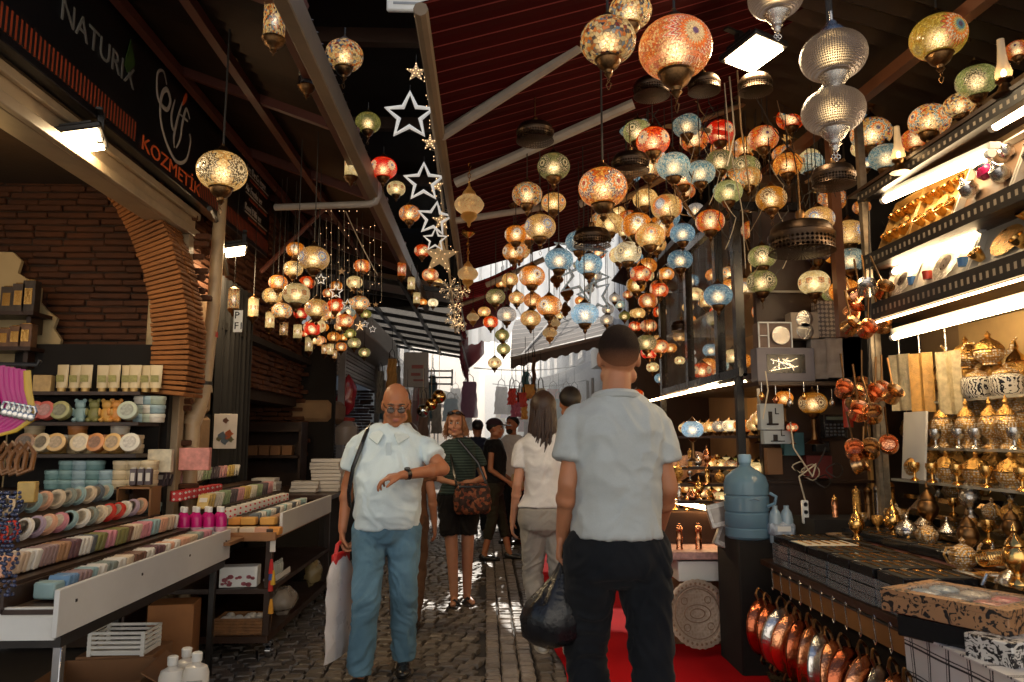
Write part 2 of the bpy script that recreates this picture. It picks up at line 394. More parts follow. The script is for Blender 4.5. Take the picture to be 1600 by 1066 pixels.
    if trousers:
        mb = MB(); R0 = [r for r in rings(.014, .82, belly * .6) if r[2] <= g(1.0 if tlen != 'shorts' else 1.08)]; loft(mb, R0); mb.ell((g(mx * .0), 0, g(.84)), [g(.17 * (1.05 if female else shw)), g(.118), g(.07)], 18, 12)
        for S in 'LR':
            h_, k_, a_ = V['hip' + S], V['kn' + S], V['an' + S]; lw = .092 if not female else .088
            if tlen == 'ankle': limb(mb, [h_, k_, a_ + (k_ - a_) * .02], [g(lw + .012), g(.074 if not female else .068), g(.068 if not female else .06)], True)
            elif tlen == 'calf': limb(mb, [h_, k_, a_.lerp(k_, .45)], [g(lw), g(.066), g(.055)], True)
            elif tlen == 'shorts': limb(mb, [h_, h_.lerp(k_, .72)], [g(lw + .012), g(.098)], True)
        inst('trousers' if tlen != 'shorts' else 'shorts', solid(mb, max(vox, .009), 'trousers', trousers, 3, g(.0105), 9, seed), o)
    if shirt:
        mb = MB(); loft(mb, rings(.022, hem, belly) if True else 0)
        for S in 'LR':
            sh, el = V['sh' + S], V['el' + S]; mb.ell(sh + Vector((g(-.012) * (1 if S == 'L' else -1), 0, g(-.03))), [g(.06 if not female else .052)] * 3, 16, 10)
            if sleeve > 0: mb.cyl(sh + Vector((0, 0, g(-.03))), sh.lerp(el, sleeve), g(.059 if not female else .05), g(.066 if not female else .055), 18)
        inst('shirt', solid(mb, max(vox, .009), 'shirt', shirt, 4, g(.0115), 6.5, seed + 3), o)
    if shoes:
        for S in 'LR':
            mb = MB(); a = V['an' + S]; f = Vector((*D['ft' + S], 0)).normalized(); b = a - Vector((0, 0, g(.085))); up = Vector((0, 0, 1))
            mm = Matrix((f.cross(up) * -1, f * -1, up)).transposed(); mm = Matrix((Vector((-f.y, f.x, 0)), -f, up)).transposed()
            mb.ell(b + f * g(-.02) + up * g(.05), [g(.04), g(.052), g(.05)], 14, 10, mm).ell(b + f * g(.06) + up * g(.038), [g(.042), g(.1), g(.036)], 16, 10, mm).ell(b + f * g(.14) + up * g(.03), [g(.045), g(.065), g(.028)], 16, 10, mm)
            sh = inst('shoe', solid(mb, .008, 'shoe', shoes, 3), o)
            mb = MB().ell(b + f * g(.06) + up * g(.012), [g(.049), g(.15), g(.012)], 18, 8, mm); inst('sole', mb.mesh('sole', SOLE if shoes is WSHOE else BLACKP), sh)
    o['_s'] = s
    return o, V, hp, g
DHAIR = mat('black_hair', (.010, .007, .006), .5, 0, .5, 60, .3, 160); BHAIR = mat('dark_brown_hair', (.03, .013, .008), .42, 0, .6, 50, .3, 160); RHAIR = mat('reddish_blond_hair', (.28, .12, .045), .5, 0, .5, 50, .3, 160)
FD = NT('faded_cropped_hair'); co = FD.n('TexCoord').outputs['Object']; zf = FD.n('SeparateXYZ', {0: co}).outputs[2]
nf = FD.n('TexNoise', {'Vector': co, 'Scale': 300., 'Detail': 3.}).outputs[0]
FD.set(Base_Color=FD.mix(FD.math('ADD', FD.math('MULTIPLY', FD.math('SUBTRACT', zf, 1.705), 14., clamp=True), FD.math('MULTIPLY', FD.math('SUBTRACT', nf, .5), .5), clamp=True), (.24, .10, .05, 1), (.018, .010, .007, 1)), Roughness=.85, Specular_IOR_Level=.15); FD.bump(nf, .8, .01); FADE = FD.mat
JEANS = cloth('blue_denim', (.085, .17, .24), .25, 300, .85, None, .5)
DJEANS = cloth('black_denim', (.0055, .007, .010), .3, 300, .9, None, .15)

# bald man looking at his watch
PA = Vector((-.588, 4.5, 0))
o, V, hp, g = person('bald man in pale blue polo and jeans looking down at his wrist watch', PA, 0, 1.76, dict(head=(.045, -.055, 1.60), neck=(.015, -.01, 1.46), shL=(.215, .0, 1.395), elL=(.335, -.13, 1.225), wrL=(.13, -.30, 1.20), shR=(-.185, .0, 1.39), elR=(-.245, .05, 1.12), wrR=(-.255, -.02, .885),
    hipL=(.095, 0, .88), knL=(.105, .02, .49), anL=(.09, .2, .1), hipR=(-.095, 0, .88), knR=(-.09, -.12, .48), anR=(-.125, -.08, .085), ftR=(-.25, -1), ftL=(.1, -1)), skin('tan', (.40, .17, .085)), .0068, 8, 20, True, .075, False,
    cloth('pale_blue_pique', (.66, .79, .85), .06, 500), .62, .845, JEANS, 'ankle', None, SHOE, {'L': dict(d=(-1, -.25, -.12), n=(.05, .15, -1), side=1, curl=.5, thumb=.55), 'R': dict(d=(0, -.05, -1), n=(1, 0, 0), curl=.75)}, 1.0, seed=1)
MB().tube([hp(-.075, -.02, .012), hp(-.06, -.09, .01), hp(-.035, -.112, .008), hp(0, -.118, .012), hp(.035, -.112, .008), hp(.06, -.09, .01), hp(.075, -.02, .012)], .0022, 5).build('glasses_frame', BLACKP, o)
m = MB()
for sx in (-1, 1): m.ell(hp(sx * .031, -.113, .0), (.024, .004, .017), 14, 8)
m.build('dark_lenses', clear('tinted_lens', (.05, .03, .02), .55, .1), o)
w_ = V['wrL']; e_ = V['elL']; d = (w_ - e_).normalized()
m = MB().cyl(w_ - d * .032, w_ - d * .008, .031, .03, 18); wt = m.build('wrist_watch', BLACKP, o)
n_ = Vector((0, -.35, 1)).normalized(); inst('watch_dial', MB().cyl(w_ - d * .02 + n_ * .024, w_ - d * .02 + n_ * .038, .018, .017, 16).mesh('watch_dial', mat('watch_face', (.05, .05, .05), .2, .4)), wt)
# collar and placket, shoulder strap
m = MB()
for sx in (-1, 1):
    m.poly([(.015 + sx * .085, .03, 1.485), (.015 + sx * .088, -.04, 1.478), (.015 + sx * .03, -.118, 1.43), (.015 + sx * .06, -.146, 1.372), (.015 + sx * .118, -.105, 1.412), (.015 + sx * .125, -.01, 1.445)], (0, -.006, .006))
m.tube([Vector((.015 + .08 * math.cos(a), .005 + .075 * math.sin(a), 1.468 + .022 * math.sin(a))) for a in [R(-20) + k * R(220) / 14 for k in range(15)]], .017, 8)
m.build('collar', MATS['pale_blue_pique'], o)
MB().box((.02, -.152, 1.33), (.03, .006, .12), (R(14), 0, 0), .002).build('placket', MATS['pale_blue_pique'], o)
m = MB(); pts = [Vector((-.09, .10, 1.44)), Vector((-.105, .02, 1.495)), Vector((-.12, -.07, 1.455)), Vector((-.145, -.125, 1.36)), Vector((-.185, -.14, 1.24)), Vector((-.21, -.11, 1.1)), Vector((-.225, .02, 1.0))]
m.tube(pts, .013, 8); sb_ = m.build('shoulder_strap', BLACKP, o)
# his white carrier bag
p = PA + V['wrR'] + Vector((0, -.03, -.09)); cbg = thing('carrier_bag', 'flat white carrier bag with red top hanging from the bald man\'s hand', 'bag', p, R(-14))
mb = MB(); vs = []
for j in range(11):
    for k in range(12):
        a = 2 * PI * k / 12; z = -.05 - .58 * j / 10; w2 = (.09 + .13 * min(1, j / 2)) ; t_ = .024 if 0 < j < 10 else .008
        vs.append((t_ * math.cos(a) + .03 * (z + .05) * -1 * .25 + .006 * math.sin(j * 2.1 + k), w2 * math.sin(a) * .8, z))
mb.add(vs, [(j * 12 + k, j * 12 + (k + 1) % 12, (j + 1) * 12 + (k + 1) % 12, (j + 1) * 12 + k) for j in range(10) for k in range(12)] + [list(range(120, 132))])
mb.build('bag_body', mat('white_carrier_plastic', (.62, .6, .62), .3, 0, .08, 6, .2), cbg)
mb = MB().tube([(0, -.07, -.06), (0, -.05, .0), (0, 0, .015), (0, .05, 0), (0, .07, -.06)], .012, 7).box((0, 0, -.09), (.03, .2, .09), ch=.01); mb.build('red_handles', mat('red_plastic', (.55, .02, .02), .35), cbg)

# man in grey shirt seen from behind
PI_ = Vector((.53, 3.02, 0))
o, V, hp, g = person('man seen from behind in grey short sleeved shirt and black jeans', PI_, 182, 1.86, dict(head=(-.02, -.02, 1.64), shL=(.152, .0, 1.42), elL=(.19, .02, 1.16), wrL=(.198, -.09, .955), shR=(-.152, 0, 1.42), elR=(-.192, .02, 1.14), wrR=(-.2, -.18, .95),
    hipL=(.1, 0, .9), knL=(.105, -.14, .5), anL=(.075, .02, .1), knR=(-.115, .03, .5), anR=(-.11, .16, .1)), skin('warm', (.42, .19, .10)), .0068, -4, 0, False, .035, False,
    cloth('grey_marl', (.42, .45, .45), .12, 420), .66, .965, DJEANS, 'ankle', {'mat': FADE, 'lim': (28, -8, -44), 'th': .0045}, SHOE, {'L': dict(d=(.05, -.15, -1), n=(-.6, .3, 0), curl=.8), 'R': dict(curl=.5)}, .87, seed=2)
m = MB(); m.tube([Vector((.082 * math.cos(a) - .0, .012 + .078 * math.sin(a), 1.575 + .014 * math.sin(a))) for a in [k * PI / 10 for k in range(20)]], .021, 8, True)
m.build('collar', MATS['grey_marl'], o)
hw = PI_ + Vector((-(V['wrL'].x + .0), -V['wrL'].y, V['wrL'].z)) + Vector((0, 0, -.10))
pbag = thing('plastic_bag', 'bulging black plastic bag hanging from the grey shirted man\'s left hand', 'bag', hw); pbag.scale = (.86, .86, .86)
mb = MB().lathe([(.012, .02), (.02, -.01), (.03, -.04), (.05, -.08), (.1, -.14), (.135, -.2), (.15, -.27), (.14, -.34), (.1, -.38), (.04, -.4), (.001, -.4)], 40)
for i, v_ in enumerate(mb.v):
    v_ = Vector(v_); a = math.atan2(v_.y, v_.x); k = noise.noise(v_ * 9 + Vector((4, 0, 0))) * .22 + .10 * math.cos(a * 9 + v_.z * 10) * max(0, 1 - (-v_.z) / .3) + noise.noise(v_ * 24) * .08
    mb.v[i] = (v_.x * (1 + k) - .05 * min(1, -v_.z / .3), v_.y * (1 + k) * .8, v_.z + .02 * noise.noise(v_ * 7))
BP = mat('black_bin_plastic', (.010, .010, .012), .28, 0, .3, 10, .35, 35); mb.build('bag_body', BP, pbag, ang=60)
MB().tube([(0, -.03, -.06), (-.005, -.03, .02), (0, 0, .045), (.005, .03, .02), (0, .03, -.06)], [.012, .01, .009, .01, .012], 7).build('knotted_handles', BP, pbag)

# woman in dark green striped tee with patterned bag
PB_ = Vector((-.245, 6.6, 0))
o, V, hp, g = person('woman in dark green striped tee and black shorts, sunglasses on her head', PB_, 4, 1.66, dict(head=(-.03, -.02, 1.615), shL=(.165, .0, 1.40), elL=(.235, .0, 1.12), wrL=(.13, -.2, 1.10), shR=(-.165, 0, 1.40), elR=(-.2, .02, 1.12), wrR=(-.02, -.2, 1.08),
    knL=(.09, -.02, .5), anL=(.09, .02, .085), knR=(-.055, -.04, .5), anR=(-.03, -.06, .085), ftL=(.3, -1), ftR=(-.1, -1)), skin('fair', (.52, .27, .17)), .0075, -10, -2, True, .03, True,
    cloth('dark_green_stripes', (.018, .032, .028), .15, 400, .85, ((.06, .09, .08), 42.)), .6, .98, cloth('black_shorts', (.01, .009, .009)), 'shorts', {'mat': RHAIR, 'lim': (42, 5, -40), 'th': .016, 'long': (.15, .3), 'n': 190}, None, {'L': dict(d=(-1, -.2, -.1), n=(0, .4, -1), curl=.6), 'R': dict(d=(1, -.3, -.2), n=(0, .4, -1), curl=.6)}, 1., seed=3, leg_bare=True)
MB().tube([hp(-.08, .0, .08), hp(-.06, -.075, .1), hp(0, -.095, .1), hp(.06, -.075, .1), hp(.08, 0, .08)], .006, 6).ell(hp(-.035, -.085, .1), (.03, .012, .016), 12, 8).ell(hp(.035, -.085, .1), (.03, .012, .016), 12, 8).build('sunglasses', BLACKP, o)
for S in 'LR':
    a = V['an' + S]; MB().ell(a + Vector((0, -.07, -.066)), (.043, .13, .012), 16, 8).tube([a + Vector((-.045, -.1, -.06)), a + Vector((0, -.11, -.02)), a + Vector((.045, -.1, -.06))], .012, 7).tube([a + Vector((-.04, .02, -.05)), a + Vector((0, .05, .0)), a + Vector((.04, .02, -.05))], .008, 6).build('sandal', SHOE, o)
t = NT('red_brown_patterned_fabric'); co = t.n('TexCoord').outputs['Object']; ff = t.n('SeparateColor', {0: t.n('TexVoronoi', {'Vector': co, 'Scale': 42.}).outputs['Color']}).outputs[0]
t.set(Base_Color=t.ramp(ff, [(0, (.03, .012, .008)), (.4, (.22, .05, .02)), (.65, (.05, .02, .012)), (.82, (.3, .1, .04))], 'CONSTANT'), Roughness=.7)
hb = thing('handbag', 'dark patterned cloth handbag held across the striped tee woman', 'bag', PB_ + Vector((.13, -.23, .78)), R(4))
mb = MB(); loft(mb, [(0, 0, 0, .13, .035), (0, 0, .03, .155, .06), (0, 0, .12, .16, .065), (0, 0, .2, .145, .05), (.0, 0, .25, .12, .03)]); inst('bag_body', solid(mb, .009, 'bag_body', t.mat, 4, .007, 14, 4), hb)
MB().tube([(-.13, 0, .22), (-.17, .05, .4), (-.2, .2, .58), (-.1, .25, .66)], .012, 6).tube([(.13, 0, .22), (.05, .06, .42), (-.12, .12, .62)], .012, 6).box((0, -.045, .225), (.24, .015, .02), ch=.004).build('shoulder_strap', BLACKP, hb)

# woman with long dark hair, from behind
PG_ = Vector((.40, 5.1, 0))
o, V, hp, g = person('woman with long dark hair in white tee and grey trousers, seen from behind', PG_, 184, 1.72, dict(head=(.01, -.0, 1.63), shL=(.16, .0, 1.41), elL=(.195, .03, 1.12), wrL=(.215, -.06, .88), shR=(-.16, 0, 1.41), elR=(-.2, .04, 1.13), wrR=(-.21, -.05, .9),
    hipL=(.08, 0, .92), knL=(.07, -.1, .5), anL=(.02, -.02, .085), hipR=(-.08, 0, .92), knR=(-.1, -.02, .5), anR=(-.13, .3, .13), ftR=(0, -1)), skin('fair', (.52, .27, .17)), .0075, 0, -2, False, .0, True,
    cloth('white_jersey', (.70, .68, .66), .05, 400), .62, .97, cloth('stone_grey_cotton', (.30, .28, .25), .12, 360), 'ankle', {'mat': BHAIR, 'lim': (40, -20, -45), 'th': .02, 'long': (.47, .24), 'n': 300}, WSHOE, {'L': dict(curl=.35)}, 1., seed=4)

# capped person in black tank top
PD = Vector((.09, 8.85, 0))
o, V, hp, g = person('person in dark cap, black tank top and olive leggings turned to the shops', PD, 78, 1.64, dict(shL=(.165, 0, 1.4), elL=(.2, .02, 1.12), wrL=(.14, -.2, .98), shR=(-.17, 0, 1.4), elR=(-.22, .0, 1.12), wrR=(-.17, -.22, .97), knL=(.1, -.08, .5), anL=(.1, -.18, .085), knR=(-.08, .0, .5), anR=(-.09, .1, .085)), skin('warm', (.42, .19, .10)), .0095, 0, 4, True, .02, True,
    cloth('black_tank', (.009, .009, .01)), 0, .95, cloth('olive_leggings', (.03, .028, .018)), 'calf', {'mat': DHAIR, 'lim': (30, -10, -40), 'th': .012}, SHOE, None, 1., seed=5)
m = MB(); n1 = 9; vs = []
for a in range(28):
    az = 2 * PI * a / 28
    for e in range(n1): el = R(8) + (PI / 2 - R(8)) * e / (n1 - 1); vs.append(hp(math.sin(az) * math.cos(el) * .098, .012 - math.cos(az) * math.cos(el) * .118, .035 + math.sin(el) * .105))
m.add(vs, [(a * n1 + e, ((a + 1) % 28) * n1 + e, ((a + 1) % 28) * n1 + e + 1, a * n1 + e + 1) for a in range(28) for e in range(n1 - 1)])
m.ell(hp(0, -.13, .055), (.075, .085, .008), 18, 8, Matrix.Rotation(R(8), 3, 'X')); m.build('cap', cloth('dark_plum_cap', (.035, .018, .025)), o)
th_ = thing('straw_hat', 'cream hat held by the person in the dark cap', 'hat', PD + Matrix.Rotation(R(78), 3, 'Z') @ Vector((.0, -.27, .86))); th_.rotation_euler = (R(20), R(70), 0)
MB().lathe([(.14, 0), (.14, .005), (.075, .012), (.07, .07), (.045, .085), (.001, .086)], 22).build('hat_body', mat('cream_straw', (.5, .4, .24), .7, 0, .2, 40), th_)
# bearded man further on, and others
o, V, hp, g = person('bearded dark haired man in white tee beyond the capped person', Vector((.36, 10.2, 0)), -38, 1.71, {}, skin('warm', (.42, .19, .10)), .0105, 0, 0, True, .02, False, cloth('white_jersey', (.70, .68, .66)), .6, .88, DJEANS, 'ankle', {'mat': DHAIR, 'lim': (40, -5, -30), 'th': .016}, SHOE, None, 1., seed=6)
MB().ell(hp(0, -.055, -.075), (.052 * .95, .052, .05), 16, 12).build('beard', DHAIR, o)
BLS = cloth('sky_blue_cotton', (.3, .45, .58), .1, 300)
for lab, X, Y, yaw, H, sh, hr in (('far person in sky blue shirt walking away between the cap and the bearded man', .14, 11.8, 175, 1.68, BLS, BHAIR), ('far dark haired person just behind the capped person', -.13, 11.0, 190, 1.68, cloth('navy_cotton', (.02, .025, .05)), DHAIR), ('dark haired person half hidden by the grey shirted man, ahead of the long haired woman', .70, 6.15, 178, 1.83, cloth('dark_jacket', (.02, .018, .018)), DHAIR),
    ('person in rust brown clothes hidden behind the bald man', -.60, 5.75, 172, 1.52, cloth('rust_cotton', (.14, .06, .025)), BHAIR), ('distant person in pale shirt in the middle of the lane', .3, 15.5, 170, 1.72, cloth('white_jersey', (.7, .68, .66)), DHAIR), ('distant person in red top by the far stalls', -.5, 16.5, 20, 1.66, cloth('red_cotton', (.3, .03, .03)), BHAIR), ('distant person in black near the far right stalls', .9, 14.2, 160, 1.75, cloth('dark_jacket', (.02, .018, .018)), DHAIR)):
    person(lab, Vector((X, Y, 0)), yaw, H, dict(knL=(.09, -.08, .5), anL=(.09, -.1, .085), anR=(-.1, .16, .1)), skin('warm', (.42, .19, .10)), .0105 if Y < 8 else .014, 0, 0, yaw < 90, .0, Y > 16 , sh, .6, .88, cloth('brown_cotton', (.1, .05, .025)) if 'rust' in lab else DJEANS, 'ankle', {'mat': hr, 'lim': (38, -8, -34), 'th': .014}, SHOE, None, 1., seed=int(Y * 7))
# ------------------------------------------------------------------ world, sun, render settings
w = bpy.data.worlds.new('World'); sc.world = w; w.use_nodes = True
SUN_EL, SUN_AZ = R(31), R(3)           # ahead of the camera, a little to the right
sky = w.node_tree.nodes.new('ShaderNodeTexSky'); sky.sky_type = 'NISHITA'; sky.sun_disc = False
sky.sun_elevation = SUN_EL; sky.sun_rotation = SUN_AZ; sky.dust_density = 2.0
bg = w.node_tree.nodes['Background']; w.node_tree.links.new(sky.outputs[0], bg.inputs[0]); bg.inputs[1].default_value = .15
sd = bpy.data.lights.new('sun', 'SUN'); sun = bpy.data.objects.new('sun', sd); COL.objects.link(sun)
sd.energy = 5; sd.angle = R(.5); sd.color = (1, .93, .82)
sdir = Vector((math.sin(SUN_AZ) * math.cos(SUN_EL), math.cos(SUN_AZ) * math.cos(SUN_EL), math.sin(SUN_EL)))
sun.rotation_euler = sdir.to_track_quat('Z', 'Y').to_euler()
sc.view_settings.view_transform = 'Standard'; sc.view_settings.look = 'None'; sc.view_settings.exposure = 0
cy = sc.cycles; cy.use_denoising = True; cy.max_bounces = 7; cy.diffuse_bounces = 3; cy.glossy_bounces = 3
cy.transparent_max_bounces = 14; cy.transmission_bounces = 4; cy.caustics_reflective = False; cy.caustics_refractive = False
cy.sample_clamp_indirect = 3.; cy.sample_clamp_direct = 30.; cy.blur_glossy = .5; cy.volume_bounces = 0

# ------------------------------------------------------------------ ground and paving
def structure(o): o['kind'] = 'structure'; return o
gm = mat('ground_dirt', (.022, .017, .014), .75, 0, .4, 2, .2)
structure(MB().quad((-250, -60, -.02), (250, -60, -.02), (250, 500, -.02), (-250, 500, -.02)).build('ground', gm))

def stones():
    vs = []; fs = []; cols = []
    def stone(cx, cy, lx, ly, rot, tone):
        b = len(vs); h = rng.uniform(-.004, .005); tx, ty = rng.uniform(-.05, .05), rng.uniform(-.05, .05)
        cr, sr = math.cos(rot), math.sin(rot)
        for (k, z) in ((1., -.02), (.98, -.002), (.80, .008)):
            for sx, sy in ((-1, -1), (1, -1), (1, 1), (-1, 1)):
                jx = rng.uniform(-.006, .006) if k < 1 else 0; jy = rng.uniform(-.006, .006) if k < 1 else 0
                x = sx * lx / 2 * k + jx; y = sy * ly / 2 * k + jy
                vs.append((cx + x * cr - y * sr, cy + x * sr + y * cr, z + h + tx * x + ty * y)); cols.append(tone)
        fs.append((b + 8, b + 9, b + 10, b + 11))
        for a in (0, 4):
            for i in range(4): fs.append((b + a + i, b + a + (i + 1) % 4, b + a + 4 + (i + 1) % 4, b + a + 4 + i))
    y = 2.6
    while y < 17:                       # left field: shallow arcs of small setts
        x = -2.15 + rng.uniform(0, .05); band = int(y / .95) % 4
        while x < -.02:
            lx = rng.uniform(.085, .125); cxx = x + lx / 2
            yy = y + .22 * math.cos((cxx + 1.05) * 1.75)
            t = rng.uniform(.55, 1.25)
            if lx + x < .02: stone(cxx, yy, lx - .012, .083, -.36 * math.sin((cxx + 1.05) * 1.75) * .9 + rng.uniform(-.05, .05), t)
            x += lx
        y += .096
    for c, (x0, wd) in enumerate(((.0, .095), (.097, .11), (.21, .095))):   # gutter: three straight rows
        y = 2.6 + c * .05
        while y < 17:
            ly = rng.uniform(.07, .16) if c == 1 else rng.uniform(.06, .1)
            stone(x0 + wd / 2, y + ly / 2, wd - .008, ly - .008, rng.uniform(-.04, .04), rng.uniform(1.3, 2.3)); y += ly  # paler tone: sky reflection along the gutter put into the stone colour
    y = 2.6
    while y < 17:                       # right field
        x = .315
        while x < 2.5:
            lx = rng.uniform(.08, .12)
            stone(x + lx / 2, y + .1 * math.sin(x * 2.4), lx - .012, .085, .24 * math.cos(x * 2.4) + rng.uniform(-.05, .05), rng.uniform(.55, 1.2)); x += lx
        y += .097
    return vs, fs, cols
t = NT('wet_stone_setts'); co = t.n('TexCoord').outputs['Object']
va = t.n('VertexColor', layer_name='tone').outputs[0]
nz = t.n('TexNoise', {'Vector': co, 'Scale': 30., 'Detail': 6.}).outputs[0]
nw = t.n('TexNoise', {'Vector': co, 'Scale': 1.3, 'Detail': 3.}).outputs[0]
c = t.mix(1., t.mix(nw, (.16, .125, .098, 1), (.20, .17, .145, 1)), va, 'MULTIPLY')
c = t.mix(t.math('MULTIPLY', nz, .5), c, (.02, .016, .013, 1))
t.set(Base_Color=c, Roughness=t.ramp(t.math('ADD', t.math('MULTIPLY', nw, .75), t.math('MULTIPLY', nz, .35)), [(.3, (.34,) * 3), (.75, (.66,) * 3)]), Specular_IOR_Level=.6)
t.bump(nz, .5, .008)
vs, fs, cols = stones()
me = bpy.data.meshes.new('street_paving'); me.from_pydata(vs, [], fs); me.materials.append(t.mat)
ca = me.color_attributes.new('tone', 'FLOAT_COLOR', 'POINT')
ca.data.foreach_set('color', np.repeat(np.array(cols)[:, None] * .75, 4, 1).astype(np.float32).ravel())
structure(inst('street_paving', me))
t = NT('far_paving'); co = t.n('TexCoord').outputs['Object']
br = t.n('TexBrick', {'Vector': co, 'Scale': 5., 'Color1': (.10, .085, .07, 1), 'Color2': (.06, .05, .045, 1), 'Mortar': (.02, .02, .02, 1)}).outputs[0]
t.set(Base_Color=br, Roughness=.4)
structure(MB().quad((-4, 17, -.006), (4, 17, -.006), (4, 60, -.006), (-4, 60, -.006)).build('far_street_paving', t.mat))

# carpet and rug
t = NT('red_carpet_pile'); co = t.n('TexCoord').outputs['Object']
n1 = t.n('TexNoise', {'Vector': co, 'Scale': 260., 'Detail': 3.}).outputs[0]; n2 = t.n('TexNoise', {'Vector': co, 'Scale': 2.2, 'Detail': 6.}).outputs[0]
t.set(Base_Color=t.mix(n2, (.50, .006, .010, 1), (.34, .004, .008, 1)), Roughness=.95, Specular_IOR_Level=.1); t.bump(n1, .6, .004)
m = MB(); nx, ny = 14, 80
pts = [(.47 + .015 * math.sin(j * .7) + (1.75) * i / nx, 2.4 + 9.0 * j / ny, .021 + .006 * noise.noise(Vector((i * .5, j * .35, 0)))) for j in range(ny + 1) for i in range(nx + 1)]
m.add(pts, [(j * (nx + 1) + i, j * (nx + 1) + i + 1, (j + 1) * (nx + 1) + i + 1, (j + 1) * (nx + 1) + i) for j in range(ny) for i in range(nx)])
tag(m.build('carpet', t.mat), 'long bright red carpet runner laid along the right side of the cobbles', 'carpet')
t = NT('patterned_rug_pile'); co = t.n('TexCoord').outputs['Object']
v1 = t.n('TexVoronoi', {'Vector': co, 'Scale': 14.}).outputs['Color']; v2 = t.n('TexVoronoi', {'Vector': co, 'Scale': 30.}, feature='DISTANCE_TO_EDGE').outputs[0]
f1 = t.n('SeparateColor', {0: v1}).outputs[0]
c = t.ramp(f1, [(0, (.05, .02, .012)), (.35, (.018, .012, .01)), (.6, (.10, .07, .04)), (.75, (.06, .012, .01)), (.9, (.03, .03, .025))], 'CONSTANT')
t.set(Base_Color=t.mix(t.math('LESS_THAN', v2, .06), c, (.12, .085, .05, 1)), Roughness=.95, Specular_IOR_Level=.1)
a, b = atZ(1118, 900, .032), atZ(1205, 1066, .032)
m = MB().poly([(a.x, a.y, .03), (b.x, b.y, .03), (b.x - .35, 2.6, .03), (3., 2.6, .03), (3., a.y, .03)], (0, 0, .012))
tag(m.build('rug', t.mat), 'dark patterned woven rug under the hanging copper pans', 'rug')

# ------------------------------------------------------------------ brick helper
BRICK = mat('old_dark_brick', (.085, .028, .009), .85, 0, .5, 5, .6, 30)
BRICKL = mat('lit_arch_brick', (.27, .10, .025), .85, 0, .45, 6, .6, 30)  # arch copy of the brick with warm lamplight put into its colour
MORT = mat('dark_mortar', (.035, .02, .012), .95, 0, .3, 8, .4)
PLAST = mat('cream_plaster', (.5, .38, .2), .85, 0, .12, 4, .15, dirt=.3)
STONE = mat('rough_stone_block', (.27, .17, .09), .85, 0, .35, 5, .6, 20)
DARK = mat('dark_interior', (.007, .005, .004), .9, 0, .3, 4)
def brick_plane(m, o, ux, uz, W, H, bw=.27, bh=.05, gap=.008, d=.05, keep=None):
    o = Vector(o); ux = Vector(ux); uz = Vector(uz); n = ux.cross(uz)
    rm = Matrix((ux, n, uz)).transposed()
    z = 0; r = 0
    while z < H:
        x = -(r % 2) * bw / 2 - rng.uniform(0, .06)
        while x < W:
            b = bw * rng.uniform(.75, 1.15)
            if x + b / 2 > 0 and x + b / 2 < W and (keep is None or keep(x + b / 2, z + bh / 2)):
                dd = d + rng.uniform(-.02, .02)
                m.box(o + ux * (x + b / 2) + uz * (z + bh / 2 + rng.uniform(-.004, .004)) + n * (rng.uniform(-.004, .02) - dd / 2), (b - gap, dd, bh - gap * rng.uniform(.8, 1.4)), rm @ Euler((0, rng.uniform(-.015, .015), 0)).to_matrix(), .008)
            x += b
        z += bh; r += 1
    return m

# ------------------------------------------------------------------ left: vaulted soap shop
b1 = thing('shop_building', 'brick vaulted soap shop with cream plaster and beige shutter box', 'building', (-2.2, 5.3, 0))
def P(mb, name, m_, par, **k):
    o = mb.build(name, m_, None, **k); o.parent = par; o.matrix_parent_inverse = par.matrix_basis.inverted() if False else Matrix.Translation(-par.location)
    return o
AX, AZ, AA, AB = -3.7, 1.9, 1.48, 1.72
inell = lambda x, z: ((x - AX) / AA) ** 2 + (max(z - AZ, 0) / AB) ** 2 < 1
m = MB(); brick_plane(m, (-4.9, 5.32, 1.0), (1, 0, 0), (0, 0, 1), 2.75, 2.3)
P(m, 'brick_wall', BRICK, b1)
P(MB().box((-3.7, 5.383, 1.9), (3.0, .1, 3.8)), 'mortar_bed', MORT, b1)
m = MB()
for i in range(104):
    th = R(-6 + i * 1.03); c_ = Vector((AX + AA * math.cos(th), 0, AZ + AB * math.sin(th)))
    nrm = Vector((math.cos(th) / AA, 0, math.sin(th) / AB)).normalized()
    rm = Matrix((nrm, Vector((0, 1, 0)), nrm.cross(Vector((0, 1, 0))))).transposed()
    for j in range(2):
        m.box(c_ + nrm * .13 + Vector((0, 4.98 + j * .16, 0)), (.24 + rng.uniform(-.014, .014), .158, .0265 + rng.uniform(-.003, .001)), rm, .004)
P(m, 'brick_arch', BRICKL, b1)
m = MB(); brick_plane(m, (-2.75, 4.92, 1.6), (1, 0, 0), (0, 0, 1), .5, 1.6, .2, .05, keep=lambda x, z: ((x - 2.75 - AX) / (AA + .26)) ** 2 + (max(z + 1.6 - AZ, 0) / (AB + .26)) ** 2 > 1)
P(m, 'spandrel_wall', BRICK, b1)
edge = [(14, 392), (28, 405), (22, 425), (40, 436), (58, 448), (56, 470), (66, 482), (84, 496), (78, 512), (90, 530), (86, 548), (96, 566), (92, 620), (92, 800)]
pp = [at(u, v, 5.16) for u, v in edge]
m = MB().poly([(q.x, 5.2, q.z) for q in pp] + [(-4.9, 5.2, .2), (-4.9, 5.2, 2.75)], (0, .03, 0))
P(m, 'plaster_patch', PLAST, b1)
P(MB().box((-4.95, 3.5, 1.7), (.1, 3.9, 3.6)), 'end_wall', PLAST, b1)
P(MB().box((-3.6, 3.4, 3.3), (2.7, 4.0, .08)), 'vault_ceiling', MORT, b1)
P(MB().box((-2.31, 5.2, 1.3), (.1, .16, 3.1), ch=.02), 'jamb', mat('flaking_cream_paint', (.5, .38, .22), .8, 0, .2, 9, .5, dirt=.5), b1)
